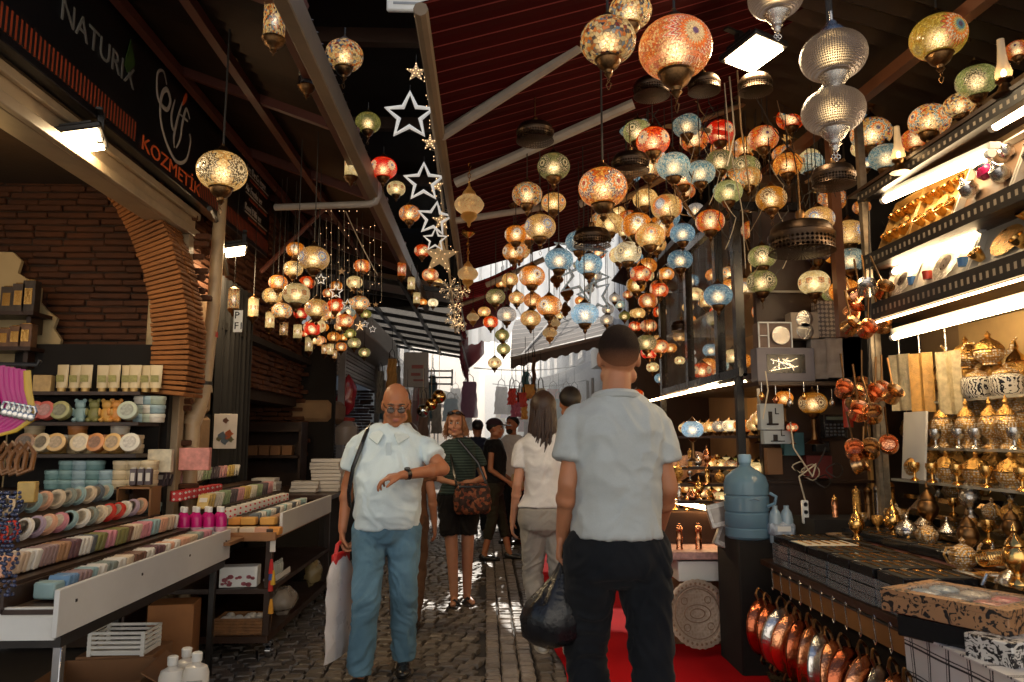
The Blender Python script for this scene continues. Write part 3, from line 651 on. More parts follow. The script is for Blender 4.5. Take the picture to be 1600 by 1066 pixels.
P(MB().box((-2.225, 5.24, 1.45), (.05, .1, 2.9)), 'door_track', BLACKM, b1)
P(MB().box((-2.175, 5.29, 1.45), (.055, .09, 2.9), ch=.006), 'post', BEIGEM, b1)
m = MB().box((-2.25, 3.6, 2.975), (.16, 3.6, .2), ch=.01).box((-2.15, 3.6, 2.90), (.035, 3.6, .06), ch=.005).box((-2.15, 3.6, 3.04), (.03, 3.6, .05), ch=.005)
P(m, 'shutter_box', BEIGEM, b1)

TXT = {}
cl = thing('ceiling_lamp', 'warm globe lamp under the vault of the soap shop, behind the shutter box', 'lamp', (-2.95, 4.25, 2.78))
MB().ell((0, 0, 0), (.09, .09, .09), 16, 10).build('opal_globe', emit('warm_opal_glow', (1, .58, .2), 24), cl); MB().cyl((0, 0, .08), (0, 0, .5), .008, n=6).lathe([(.05, .06), (.03, .1), (.001, .11)], 12).build('cord_and_cap', BLACKM, cl)
# the black shop sign with its lettering
sg = thing('shop_sign', 'long black shop fascia with pale looping logo and orange KOZMETİK lettering', 'sign', (-2.05, 4.4, 3.08))
SIGNB = mat('sign_black', (.006, .006, .008), .35, 0, .2, 2)
P(MB().box((-2.1, 4.35, 3.485), (.09, 4.9, .81), ch=.004), 'sign_board', SIGNB, sg)
RED = mat('red_trim_paint', (.22, .018, .012), .5); ORANGE = mat('orange_lettering', (.75, .13, .03), .5, var=.05)
PALE = mat('pale_lettering', (.45, .42, .38), .5, var=.05); DIM = mat('grey_lettering', (.2, .2, .19), .5, var=.05); GREENL = mat('dark_leaf_green', (.03, .07, .015), .5)
P(MB().box((-2.055, 4.35, 3.9), (.03, 4.9, .022)), 'red_trim', RED, sg)
OB = NT('orange_stripes'); yy_ = OB.n('SeparateXYZ', {0: OB.n('TexCoord').outputs['Object']}).outputs[1]
OB.set(Base_Color=OB.mix(OB.math('LESS_THAN', OB.math('FRACT', OB.math('DIVIDE', yy_, .034)), .42), (.006, .006, .008, 1), (.34, .055, .016, 1)), Roughness=.5)
for y0, y1 in ((2.2, 4.17), (5.14, 6.78)): P(MB().box((-2.053, (y0 + y1) / 2, 3.18), (.006, y1 - y0, .115)), 'striped_band', OB.mat, sg)
MATS['dull_orange_bars'] = mat('dull_orange', (.3, .05, .015), .5)
def text(s, size, y, z, X, m_, par, name='lettering', sx=1., ext=.002, rot=None, align='LEFT'):
    if (s, size) in TXT:
        o = inst(name, TXT[(s, size)], None, (X, y, z), rot or (R(90), 0, R(90)), (sx, 1, 1)); return o
    cu = bpy.data.curves.new(name, 'FONT'); cu.body = s; cu.size = size; cu.extrude = ext; cu.align_x = align; cu.resolution_u = 3
    tmp = bpy.data.objects.new('tmp', cu); COL.objects.link(tmp)
    dg = bpy.context.evaluated_depsgraph_get(); me = bpy.data.meshes.new_from_object(tmp.evaluated_get(dg))
    bpy.data.objects.remove(tmp); bpy.data.curves.remove(cu); me.materials.clear(); me.materials.append(m_)
    o = inst(name, me, None, (X, y, z), rot or (R(90), 0, R(90)), (sx, 1, 1))
    if par is not None: o.parent = par; o.matrix_parent_inverse = par.matrix_basis.inverted() if par.rotation_euler.z else Matrix.Translation(-par.location)
    return o
text('NATURIX', .17, 3.36, 3.41, -2.05, DIM, sg, sx=1.02)
P(MB().poly([(-2.05, 3.98, 3.5), (-2.05, 4.02, 3.47), (-2.05, 4.1, 3.56), (-2.05, 4.03, 3.68)], (.004, 0, 0)), 'leaf_mark', GREENL, sg)
text('KOZMETİK', .125, 4.24, 3.115, -2.05, ORANGE, sg, sx=1.42)
for i, s_ in enumerate(('Eau De Cologne', 'Air Freshener', 'Reed Diffuser')):
    z = 3.68 - i * .17
    text(s_, .085, 6.1, z, -2.05, PALE, sg, sx=.95)
    P(MB().box((-2.051, 6.42, z - .02), (.005, .62, .007)), 'underline', PALE, sg)
    P(MB().box((-2.051, 6.45, z - .055), (.005, .5, .018)), 'small_print', mat('dull_orange_bars', (.3, .05, .015)), sg)
def stroke(pts, rad, m_, nm):
    # pts in (y, z) on the sign, smoothed with Catmull-Rom and drawn as a flat ribbon tube
    q = [Vector((-2.05, 4.67 + y * .95, 3.49 + z)) for y, z in pts]; out = []; rr = []
    for i in range(len(q) - 1):
        p0, p1, p2, p3 = q[max(i - 1, 0)], q[i], q[i + 1], q[min(i + 2, len(q) - 1)]
        for k in range(8):
            t_ = k / 8; out.append(.5 * ((2 * p1) + (p2 - p0) * t_ + (2 * p0 - 5 * p1 + 4 * p2 - p3) * t_ ** 2 + (3 * p1 - p0 - 3 * p2 + p3) * t_ ** 3))
            s_ = (i + t_) / (len(q) - 1); rr.append(rad * (.35 + .65 * math.sin(PI * min(max(s_, .04), .96))))
    mm = MB().tube(out, rr, 6)
    for i, v_ in enumerate(mm.v): mm.v[i] = (-2.05 + (v_[0] + 2.05) * .25, v_[1], v_[2])
    return P(mm, nm, m_, sg)
stroke([(-.16, .16), (-.22, .22), (-.3, .16), (-.27, .02), (-.14, .0), (-.09, .08), (-.15, .13), (-.22, .06), (-.22, -.08), (-.12, -.2), (.06, -.27), (.22, -.2), (.27, -.06), (.25, .0)], .017, PALE, 'logo_swirl')
stroke([(-.02, .12), (-.06, .0), (-.03, -.08), (.02, -.06)], .015, PALE, 'logo_letter')
stroke([(.1, .16), (.04, .02), (.0, -.12), (.02, -.2)], .015, PALE, 'logo_letter')
stroke([(.24, .1), (.17, .14), (.12, .02), (.1, -.1), (.04, -.19)], .015, PALE, 'logo_letter')
stroke([(.07, .06), (.22, .07)], .011, PALE, 'logo_letter')
stroke([(.1, .14), (.14, .2), (.16, .25)], .02, ORANGE, 'logo_flame')

o = text('L', .06, 0, 0, 0, BLACKP, None); TXT[('L', .06)] = o.data; bpy.data.objects.remove(o)
# floodlights
FLOOD = emit('floodlight_panel', (1, .74, .42), 170)
def flood(p, tilt, rz, label, w_=.26, h_=.2):
    f = thing('floodlight', label, 'floodlight', p, rz)
    m = MB().box((0, 0, .02), (w_ + .05, h_ + .05, .035), ch=.008)
    hd = m.build('housing', BLACKM, f, rot=(tilt, 0, 0))
    inst('lit_panel', MB().box((0, 0, 0), (w_, h_, .012)).mesh('lit_panel', FLOOD), hd, (0, 0, -.004))
    for i in range(7): pass
    m = MB()
    for i in range(9): m.box((-.1 + i * .025, 0, .05), (.006, h_ * .8, .03))
    inst('cooling_fins', m.mesh('cooling_fins', BLACKM), hd)
    MB().box((0, .09, .09), (.035, .03, .16)).box((0, .09, .16), (.2, .03, .012)).build('bracket', BLACKM, f)
    return f
flood(at(125, 222, 3.75), R(18), R(-70), 'glowing floodlight under the beige shutter box below the NATURIX sign')
flood(at(362, 394, 5.85), R(14), R(-70), 'glowing floodlight above the dark doorway past the end of the soap shop')
flood(at(1178, 86, 3.5), R(-10), R(30), 'glowing floodlight among loose cables over the lamp shop', .2, .2)

# ------------------------------------------------------------------ left: further fronts
b2 = thing('stone_building', 'old brick and stone house with dark doorway beyond the soap shop', 'building', (-2.3, 7, 0))
m = MB(); brick_plane(m, (-2.35, 9.3, 1.9), (0, -1, 0), (0, 0, 1), 3.9, 1.9, .26, .055)
o = P(m, 'brick_wall', BRICK, b2)
P(MB().box((-2.515, 7.4, 2.9), (.3, 4.0, 2.2)), 'mortar_bed', MORT, b2)
m = MB(); z = 0
while z < 2.4:
    h = rng.uniform(.2, .32); m.box((-2.32, 5.66, z + h / 2), (.28, rng.uniform(.52, .6), h - .015), (0, 0, rng.uniform(-.05, .05)), .03); z += h
P(m, 'stone_pier', STONE, b2); m = MB()
z = 0
while z < 2.5:
    h = rng.uniform(.22, .36); m.box((-2.28 + rng.uniform(-.02, .02), 9.75, z + h / 2), (.34, rng.uniform(.7, .8), h - .015), (0, 0, rng.uniform(-.06, .06)), .03); z += h
m.box((-2.2, 9.75, 1.75), (.55, .95, .3), ch=.06)
P(m, 'stone_pier', STONE, b2)
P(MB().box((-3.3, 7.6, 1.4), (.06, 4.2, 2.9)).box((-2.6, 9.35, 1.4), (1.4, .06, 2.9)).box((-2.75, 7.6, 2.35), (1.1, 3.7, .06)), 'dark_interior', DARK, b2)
m = MB(); brick_plane(m, (-3.1, 9.25, .8), (1, 0, 0), (0, 0, 1), .8, 1.5, .25, .055); P(m, 'inner_brick_wall', BRICK, b2)
m = MB(); pts = []
for i in range(31):
    y = 6.05 + .85 * i / 30; pts += [(-2.22 + .03 * math.sin(i * 1.7) + .01 * rng.random(), y, 2.75), (-2.22 + .05 * math.sin(i * 1.7 + .3), y, .35)]
m.add(pts, [(2 * i, 2 * i + 1, 2 * i + 3, 2 * i + 2) for i in range(30)])
tag(m.build('curtain', mat('black_cloth', (.008, .007, .007), .9)), 'black cloth curtain hanging in the doorway beside the drain pipe', 'curtain')
pi_ = thing('drain_pipe', 'cream plastic drain pipe running down beside the beige post', 'pipe', (-2.05, 5.5, 0))
PIPE = mat('cream_pvc', (.5, .36, .21), .4, 0, .15, 5, dirt=.3)
P(MB().tube([(-2.05, 5.55, 3.3), (-2.06, 5.54, 2.4), (-2.08, 5.5, 1.75), (-2.1, 5.48, 1.62), (-2.13, 5.46, 1.55)], .047, 12).tube([(-2.13, 5.45, 1.58), (-2.13, 5.45, .3)], .052, 12), 'pipe_run', PIPE, pi_)
P(MB().cyl((-2.08, 5.505, 1.74), (-2.085, 5.5, 1.79), .058, n=14).cyl((-2.1, 5.48, 1.65), (-2.14, 5.45, 1.5), .06, n=14), 'pipe_collar', PIPE, pi_)
P(MB().cyl((-2.065, 5.535, 2.16), (-2.066, 5.534, 2.2), .049, n=14), 'red_band', mat('red_tape', (.5, .03, .02)), pi_)
P(MB().cyl((-2.08, 5.50, 1.8), (-2.08, 5.50, 1.825), .054, n=14), 'clamp', BLACKM, pi_); P(MB().cyl((-2.13, 5.45, 1.02), (-2.13, 5.45, 1.05), .058, n=14), 'clamp', BLACKM, pi_)
# poster and hanging tag
ps = thing('poster', 'small white floral print taped to dark board by the curtain', 'poster', at(352, 674, 6.0), R(10))
MB().box((0, 0, 0), (.175, .008, .275), ch=.002).build('paper_sheet', mat('poster_paper', (.68, .6, .5), .7), ps)
m = MB()
for (x, z, r, k) in ((-.02, -.04, .035, 0), (.03, -.02, .03, 1), (0, -.075, .03, 0), (-.045, -.06, .02, 2), (.045, -.065, .022, 2), (0, .085, .022, 3), (.02, -.05, .02, 1)):
    m.mi = k; m.lathe([(.001, 0), (r, 0)], 9, (x, -.006, z), Matrix.Rotation(R(90), 3, 'X'), 1, .25, 5)
m.build('printed_flowers', [mat('ink_grey_blue', (.16, .2, .24)), mat('ink_orange', (.6, .15, .05)), mat('ink_olive', (.2, .18, .08)), mat('ink_brown', (.2, .08, .04))], ps)
P(MB().box((-2.26, 6.25, .9), (.05, .9, 1.4)), 'door_board', DARK, b2)
tg = thing('price_tag', 'white card with black characters hanging below the clear lantern at doorway', 'tag', at(372, 502, 5.5))
MB().box((0, 0, 0), (.065, .004, .165)).build('card', WHITEP, tg)
for k_, (s_, z_) in enumerate((('P', .02), ('F1', -.06))):
    text(s_, .075, 0, 0, 0, BLACKP, None, 'printed_character', rot=(R(90), 0, 0)); o = COL.objects[-1]; o.parent = tg; o.location = (-.028, -.004, z_)
# third shop: shutter box, posts, grey fascia
b3 = thing('shuttered_shop', 'narrow shop with grey metal shutter box and steel corner posts', 'building', (-2.0, 12, 0))
GREYM = mat('grey_painted_steel', (.36, .35, .34), .45, 0, .15, 4, dirt=.3)
m = MB()
for i in range(9): m.box((-2.12 + (i % 2) * .012, 12.2, 2.32 + i * .055), (.05, 3.6, .05), ch=.01)
P(m, 'rolled_shutter', GREYM, b3)
P(MB().box((-1.95, 12.0, 3.0), (.5, 4.2, .42), (0, R(-14), 0), .02), 'fascia_box', mat('pale_grey_panel', (.5, .5, .5), .4, 0, .08, 3, dirt=.2), b3)
for y in (10.5, 13.9): P(MB().box((-2.05, y, 1.4), (.09, .09, 2.8)), 'post', GREYM, b3)
m = MB(); brick_plane(m, (-2.9, 13.9, .6), (1, 0, 0), (0, 0, 1), .85, 1.7, .25, .055); P(m, 'brick_wall', BRICK, b3)
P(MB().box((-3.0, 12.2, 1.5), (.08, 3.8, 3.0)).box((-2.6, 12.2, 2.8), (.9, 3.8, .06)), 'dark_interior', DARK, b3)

# added unseen behind the camera: pale paving and houses bouncing sun onto the people
structure(MB().quad((-14, -9, -.008), (14, -9, -.008), (14, 1.6, -.008), (-14, 1.6, -.008)).build('bounce_pavement', mat('pale_paving', (.48, .45, .41), .7, 0, .12, 2)))
m = MB().box((0, -9.6, 5), (26, 1, 10))
for k in range(7):
    for f in range(3): m.box((-10.5 + k * 3.5, -9.08, 2.2 + f * 3), (1.4, .06, 1.9))
structure(m.build('bounce_house_wall', mat('bounce_plaster', (.72, .7, .66), .8, 0, .05, 1)))
# ------------------------------------------------------------------ roofs over the lane
RUST = mat('rusty_corrugated_iron', (.05, .026, .013), .5, .5, .6, 3, .2)
BEAMB = mat('beige_steel_beam', (.20, .14, .085), .5, 0, .25, 3, dirt=.5); RBROWN = mat('red_brown_steel', (.10, .028, .018), .5, 0, .3, 4)
def corrugated(m, a, b, c, d, n, amp):
    # ridges run from edge a-b to edge d-c
    a, b, c, d = map(Vector, (a, b, c, d)); vs = []; nn = n * 4
    nrm = (b - a).cross(d - a).normalized()
    for i in range(nn + 1):
        s_ = i / nn; off = nrm * amp * math.sin(i * PI / 2)
        vs += [a.lerp(b, s_) + off, d.lerp(c, s_) + off]
    return m.add(vs, [(2 * i, 2 * i + 2, 2 * i + 3, 2 * i + 1) for i in range(nn)])
lr = thing('canopy_roof', 'rusty corrugated iron canopy on beige beam over the soap stalls', 'canopy', (-1.5, 6, 3.4))
P(corrugated(MB(), (-.86, 2.7, 3.42), (-.86, 9.6, 3.42), (-2.6, 9.6, 4.05), (-2.6, 2.7, 4.05), 62, .022), 'corrugated_sheet', RUST, lr)
P(MB().box((-.86, 6.3, 3.28), (.07, 8.2, .15), ch=.006), 'beam', BEAMB, lr)
P(MB().box((-.99, 6.2, 3.40), (.05, 7.6, .06)).box((-1.5, 6.0, 3.58), (.05, 7.6, .06)).box((-2.0, 6.0, 3.76), (.05, 7.6, .06)), 'purlin', RBROWN, lr)
m = MB()
for y in (3.2, 4.6, 6.0, 7.4, 8.8): m.box((-1.55, y, 3.63), (1.5, .05, .07), (0, R(20), 0))
m.tube([(-2.05, 6.6, 2.9), (-1.5, 6.6, 3.5)], .022, 6)
P(m, 'rafter', RBROWN, lr)
P(MB().tube([(-2.1, 5.9, 2.72), (-2.08, 5.6, 3.05), (-2.0, 5.2, 3.05)], .02, 6), 'strut', BLACKM, lr)
wp = thing('pipe_rail', 'grey elbow pipe hung level under the rusty canopy', 'pipe', at(510, 321, 5.6))
a, b = at(430, 324, 5.6), at(578, 319, 5.4)
P(MB().tube([a, a.lerp(b, .5), b, b + Vector((.04, 0, .015)), b + Vector((.06, 0, .06)), b + Vector((.06, 0, .3))], .026, 10), 'pipe_run', mat('grey_pvc', (.33, .3, .27), .4, dirt=.2), wp)
# second canopy further on: light panels in a steel grid
lc = thing('canopy_grid', 'steel grid canopy with pale translucent panels above the shuttered shop', 'canopy', (-1.2, 12, 3.1))
PANEL = NT('translucent_panel'); PANEL.set(Base_Color=(.5, .45, .38), Roughness=.6, Transmission_Weight=0.)
tr = PANEL.n('BsdfTranslucent', {'Color': (.55, .5, .42, 1)}); mx = PANEL.n('MixShader', {0: .3, 1: PANEL.bsdf.outputs[0], 2: tr.outputs[0]}); PANEL.t.links.new(mx.outputs[0], PANEL.out.inputs[0]); PANEL = PANEL.mat
P(corrugated(MB(), (-.3, 9.3, 3.34), (-.3, 17.5, 3.34), (-2.5, 17.5, 3.7), (-2.5, 9.3, 3.7), 40, .012), 'roof_panel', PANEL, lc)
m = MB()
for i in range(9): m.box((-1.4, 9.5 + i, 3.46), (2.1, .05, .06), (0, R(9.5), 0))
for x, z in ((-.45, 3.28), (-1.1, 3.4), (-1.8, 3.52)): m.box((x, 13.3, z), (.05, 8.4, .07))
P(m, 'steel_grid', BLACKM, lc)
P(MB().box((-.42, 13.3, 3.2), (.06, 8.4, .14), ch=.006), 'gutter_beam', BEAMB, lc)

# ------------------------------------------------------------------ red awnings
def fabric(name, c1, c2, tl, seam=.115):
    t = NT(name); co = t.n('TexCoord').outputs['Object']; y = t.n('SeparateXYZ', {0: co}).outputs[1]
    s_ = t.math('FRACT', t.math('DIVIDE', y, seam)); line = t.math('LESS_THAN', s_, .09)
    nz = t.n('TexNoise', {'Vector': co, 'Scale': 1.6, 'Detail': 5.}).outputs[0]
    c = t.mix(line, t.mix(nz, (*c1, 1), (*c2, 1)), tuple(min(1, k * 3.2 + .03) for k in c1) + (1,))
    t.set(Base_Color=c, Roughness=.75, Specular_IOR_Level=.06); t.bump(t.math('ABSOLUTE', t.math('SUBTRACT', s_, .5)), .5, .02)
    tr = t.n('BsdfTranslucent', {'Color': c}); mx = t.n('MixShader', {0: tl, 1: t.bsdf.outputs[0], 2: tr.outputs[0]}); t.t.links.new(mx.outputs[0], t.out.inputs[0])
    return t.mat
def awning(name, label, x0, z0, x1, z1, y0, y1, m_, sag=.05, val=.0, poles=()):
    a = thing(name, label, 'awning', (x0, y0, z0)); mb = MB(); nx, ny = 8, max(6, int((y1 - y0) / .23))
    vs = []
    for j in range(ny + 1):
        for i in range(nx + 1):
            s_ = i / nx; y = y0 + (y1 - y0) * j / ny
            vs.append((x0 + (x1 - x0) * s_, y, z0 + (z1 - z0) * s_ - sag * math.sin(PI * s_) * (1 + .3 * math.sin(j * .9))))
    mb.add(vs, [(j * (nx + 1) + i, j * (nx + 1) + i + 1, (j + 1) * (nx + 1) + i + 1, (j + 1) * (nx + 1) + i) for j in range(ny) for i in range(nx)])
    P(mb, 'fabric', m_, a)
    if val:
        mb = MB(); vs = []; n = int((y1 - y0) / .06)
        for j in range(n + 1):
            y = y0 + (y1 - y0) * j / n; vs += [(x0 + .02 * math.sin(j), y, z0), (x0 + .03 * math.sin(j * 1.1), y, z0 - val * (1 + .2 * math.sin(j * 1.0)))]
        mb.add(vs, [(2 * j, 2 * j + 1, 2 * j + 3, 2 * j + 2) for j in range(n)]); P(mb, 'valance', m_, a)
    P(MB().tube([(x0, y0, z0 - .03), (x0, y1, z0 - .03)], .03, 8), 'front_rail', BEAMB, a)
    for (p, q, r_) in poles: P(MB().tube([p, Vector(p).lerp(Vector(q), .5), q], r_, 8), 'support_arm', POLE, a)
    return a
POLE = mat('chipped_white_pole', (.42, .37, .31), .5, 0, .25, 6, .1, dirt=.35)
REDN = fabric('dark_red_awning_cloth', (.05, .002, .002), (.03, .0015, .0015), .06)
REDF = fabric('lit_red_awning_cloth', (.2, .014, .018), (.13, .01, .012), .3)  # redder copy of the cloth, daylight glow put into its colour
BRN = fabric('brown_grey_awning_cloth', (.2, .15, .12), (.15, .11, .09), .3, .4)
def sl(x): return 3.14 + .33 * (x + .27)
def arm(u0, v0, u1, v1, Y0, Y1): return at(u0, v0, Y0), at(u1, v1, Y1)
arms = [(*arm(690, 212, 905, 72, 4.0, 3.45), .032), (*arm(712, 286, 990, 162, 4.72, 4.32), .034), (*arm(712, 345, 860, 322, 5.5, 5.55), .026), (*arm(905, 320, 960, 288, 5.6, 5.5), .03), (*arm(760, 446, 850, 405, 7.7, 7.5), .03)]
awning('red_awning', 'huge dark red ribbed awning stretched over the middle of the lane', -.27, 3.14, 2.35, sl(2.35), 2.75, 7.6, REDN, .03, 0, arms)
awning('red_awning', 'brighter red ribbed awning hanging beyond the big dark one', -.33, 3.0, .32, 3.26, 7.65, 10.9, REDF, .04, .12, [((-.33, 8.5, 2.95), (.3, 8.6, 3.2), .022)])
awning('red_awning', 'lighter red awning with drooping valance by the bright gap', -.42, 2.95, -.05, 3.3, 11.8, 16.5, REDF, .03, .3)
ba = thing('brown_awning', 'grey brown awning jutting over the bright end of the lane', 'awning', (1.2, 12, 3))
ra = [Vector((.36, 11.0, 2.6)), Vector((2.0, 11.0, 3.0)), Vector((2.3, 14.2, 4.0)), Vector((.5, 14.2, 3.7))]; mb = MB(); vs = []
for j in range(9):
    for i in range(13):
        p_ = ra[0].lerp(ra[1], i / 12).lerp(ra[3].lerp(ra[2], i / 12), j / 8); p_.z -= .06 * math.sin(PI * j / 8) * math.sin(PI * i / 12); vs.append(p_)
mb.add(vs, [(j * 13 + i, j * 13 + i + 1, (j + 1) * 13 + i + 1, (j + 1) * 13 + i) for j in range(8) for i in range(12)]); P(mb, 'fabric', BRN, ba)
mb = MB(); vs = []
for i in range(41):
    p_ = ra[0].lerp(ra[1], i / 40); vs += [p_, p_ + Vector((0, -.02 * math.sin(i * .9), -.15 - .02 * math.sin(i * 1.6)))]
mb.add(vs, [(2 * i, 2 * i + 1, 2 * i + 3, 2 * i + 2) for i in range(40)]); P(mb, 'valance', BRN, ba)
P(MB().tube([ra[0], ra[1]], .03, 8), 'front_rail', POLE, ba); P(MB().tube([ra[0].lerp(ra[1], .1), ra[3].lerp(ra[2], .5)], .022, 8), 'support_arm', POLE, ba); P(MB().tube([ra[1], ra[1] + Vector((.3, 1.2, -.5))], .022, 8), 'support_arm', POLE, ba)
# dark loft over the right shops
rr = thing('shop_canopy', 'dark corrugated metal canopy over the lamp and kitchenware shops', 'canopy', (2, 4, 3.6))
P(corrugated(MB(), (1.45, 2.7, 3.86), (1.45, 5.2, 3.86), (3.4, 5.2, 3.3), (3.4, 2.7, 3.3), 18, .025), 'corrugated_sheet', mat('dark_corrugated_iron', (.05, .036, .024), .4, .6, .5, 3, .2), rr)
P(corrugated(MB(), (1.9, 5.2, 3.8), (1.9, 11, 3.8), (3.4, 11, 3.3), (3.4, 5.2, 3.3), 40, .025), 'corrugated_sheet', MATS['dark_corrugated_iron'], rr)
P(MB().box((2.25, 3.6, 3.42), (.06, 3.6, .07), (0, 0, R(4))).box((2.28, 4.6, 2.8), (.06, .06, 1.5)), 'brown_beam', mat('brown_steel', (.16, .055, .02), .5), rr)
# a small hanging sign and clutter at top
hs = thing('hanging_sign', 'white oblong sign with grey lettering cut by the top of the view', 'sign', at(645, 8, 3.6))
MB().box((0, 0, .02), (.27, .03, .12), ch=.012).build('panel', WHITEP, hs)
MB().box((0, -.017, .0), (.2, .004, .012)).box((-.02, -.017, .03), (.16, .004, .02)).build('grey_lines', mat('print_grey', (.3, .32, .35)), hs)
MB().tube([(-.1, 0, .08), (-.1, 0, .4)], .003, 5).tube([(.1, 0, .08), (.1, 0, .4)], .003, 5).build('cord', WIREL, hs)

# loose wires
WR = []
def wire(pts, r, m_, label, sag=.0):
    q = []
    for a, b in zip(pts[:-1], pts[1:]):
        a = Vector(a); b = Vector(b)
        for k in range(8):
            s_ = k / 8; p = a.lerp(b, s_); p.z -= sag * 4 * s_ * (1 - s_); q.append(p)
    q.append(Vector(pts[-1]))
    return tag(MB().tube(q, r, 5).build('cable', m_), label, 'cable', 'loose cables')
wire([at(655, 25, 4.2), at(690, 300, 5.4), at(712, 520, 7.9)], .011, WIREL, 'thick pale cable bundle following the awning edge behind the stars', .02)
wire([at(668, 60, 4.1), at(700, 260, 5.2), at(722, 470, 7.7)], .006, WIREL, 'thin pale cord just beside the thick cable bundle at awning edge', .03)
wire([at(676, 20, 4), at(680, 120, 4.3), at(698, 178, 4.5)], .004, WIREL, 'slack white cord ending at the upper awning arm', .05)
wire([at(540, 330, 6), at(590, 430, 6.4)], .005, WIREL, 'thin white cord slanting under the rusty canopy', .02)
wire([at(1140, 120, 4.2), at(1148, 210, 4.2), at(1136, 260, 4.2)], .005, WIREL, 'pale loop of cord dangling below the lamp shop floodlight', .0)
wire([at(1132, 130, 4.2), at(1140, 230, 4.3), at(1160, 330, 4.5), at(1165, 420, 4.6)], .004, WIREL, 'long pale flex trailing down among the lamp shop lanterns', .0)
wire([at(1152, 110, 4.1), at(1158, 200, 4.2), at(1172, 300, 4.4)], .006, mat('tan_flex', (.3, .18, .08)), 'tan flex trailing down from the floodlight', .0)
wire([at(1180, 150, 4.4), at(1240, 240, 4.6), at(1260, 330, 4.8)], .004, WIRE, 'dark flex crossing behind the silver mesh lanterns', .03)
for i, (u, v) in enumerate(((1060, 190), (1100, 230), (1200, 250), (1215, 330), (1125, 300))):
    wire([at(u, v, 4.6), at(u + 25, v + 40, 4.7), at(u + 8, v + 90, 4.7)], .003, WIREL, 'kinked %s twisted wire among the right hand lanterns, %s from the lane' % ('pale' if i % 2 else 'thin', ordn(i)), .02)

tg_ = MB(); tl_ = MB()
for i in range(46):
    u = rng.uniform(960, 1360); v = rng.uniform(90, 330); Y = rng.uniform(4.3, 5.4); a = at(u, v, Y); q = [a]
    for k in range(7): q.append(q[-1] + Vector((rng.uniform(-.07, .07), rng.uniform(-.04, .04), rng.uniform(-.12, .015))))
    (tg_ if i % 3 else tl_).tube(q, rng.uniform(.002, .0042), 4)
o = tag(tg_.build('cable_tangle', WIRE), 'tangle of dark flexes trailing among the lamp shop lanterns', 'cables', kind='stuff')
o = tag(tl_.build('cable_tangle', mat('tan_flex', (.3, .18, .08))), 'tangle of tan flexes trailing among the lamp shop lanterns', 'cables', kind='stuff')
# ------------------------------------------------------------------ lantern glass
def glass(key, pal, flower=None, st=1., scale=9., alpha=.8, dots=0):
    pal = [tuple(min(1, 1.1 * q ** 1.75) for q in c) for c in pal]
    t = NT('lantern_glass_' + key); co = t.n('TexCoord').outputs['Object']
    vo = t.n('TexVoronoi', {'Vector': co, 'Scale': scale, 'Randomness': .9})
    f = t.n('SeparateColor', {0: vo.outputs['Color']}).outputs[0]
    n = len(pal); col = t.ramp(f, [(i / n, c) for i, c in enumerate(pal)], 'CONSTANT')
    ed = t.n('TexVoronoi', {'Vector': co, 'Scale': scale, 'Randomness': .9}, feature='DISTANCE_TO_EDGE').outputs[0]
    grout = t.math('LESS_THAN', ed, .05)
    xyz = t.n('SeparateXYZ', {0: co}).outputs
    if flower:
        az = t.math('ARCTAN2', xyz[1], xyz[0]); q = t.math('PINGPONG', az, PI / flower.get('n', 4))
        z = t.math('MULTIPLY', xyz[2], 1.0)
        r = t.math('SQRT', t.math('ADD', t.math('MULTIPLY', q, q), t.math('MULTIPLY', z, z)))
        an = t.math('ARCTAN2', z, q); pet = t.math('COSINE', t.math('MULTIPLY', an, flower.get('k', 12.)))
        r2 = t.math('MULTIPLY', r, t.math('ADD', 1., t.math('MULTIPLY', pet, .13)))
        fc = t.ramp(r2, [(p, c) for p, c in flower['rings']], 'CONSTANT')
        col = t.mix(t.math('LESS_THAN', r2, flower['R']), col, fc)
        if flower.get('band'):
            bz = t.math('LESS_THAN', t.math('ABSOLUTE', t.math('SUBTRACT', t.math('ABSOLUTE', xyz[2]), .52)), .05)
            col = t.mix(bz, col, (*flower['band'], 1))
    col = t.mix(t.math('MULTIPLY', grout, .85), col, tuple(c * .25 for c in pal[0]) + (1,))
    # the glass is brighter round the waist, where the bulb sits, than at the two ends
    fall = t.math('SUBTRACT', 1.15, t.math('MULTIPLY', t.math('ABSOLUTE', xyz[2]), .75))
    nz = t.n('TexNoise', {'Vector': co, 'Scale': 2.2}).outputs[0]
    s_ = t.math('MULTIPLY', t.math('MULTIPLY', fall, st * .95), t.math('ADD', .45, nz))
    oi = t.n('ObjectInfo').outputs['Random']; s_ = t.math('MULTIPLY', s_, t.math('ADD', .65, t.math('MULTIPLY', oi, .7)))
    t.set(Base_Color=t.mix(.6, col, (.02, .02, .02, 1)), Emission_Color=col, Emission_Strength=s_, Roughness=.18, Specular_IOR_Level=.6,
          Alpha=t.math('ADD', t.math('ADD', alpha - .12, t.math('MULTIPLY', f, .16)), t.math('MULTIPLY', grout, .2), clamp=True))
    t.bump(t.math('SUBTRACT', .2, t.math('MINIMUM', ed, .1)), .5, .03)
    t.mat.cycles.emission_sampling = 'NONE'
    return t.mat
BLK = (.012, .01, .008); DB = (.02, .03, .10); TEAL = (.05, .22, .24); RD = (.42, .025, .012); ORG = (.8, .17, .02); CRM = (.66, .46, .22); AMB = (.7, .32, .06)
WARM = [(.82, .42, .11), (.72, .32, .07), (.86, .5, .16), (.62, .24, .05)]
CREAM = [(.78, .55, .26), (.70, .44, .18), (.82, .62, .34)]
flw = lambda c, p, ring, R_=.55: {'R': R_, 'rings': [(0, c), (.10, CRM), (.2, p), (.31, CRM), (.38, ring), (.45, CRM), (.5, ring)]}
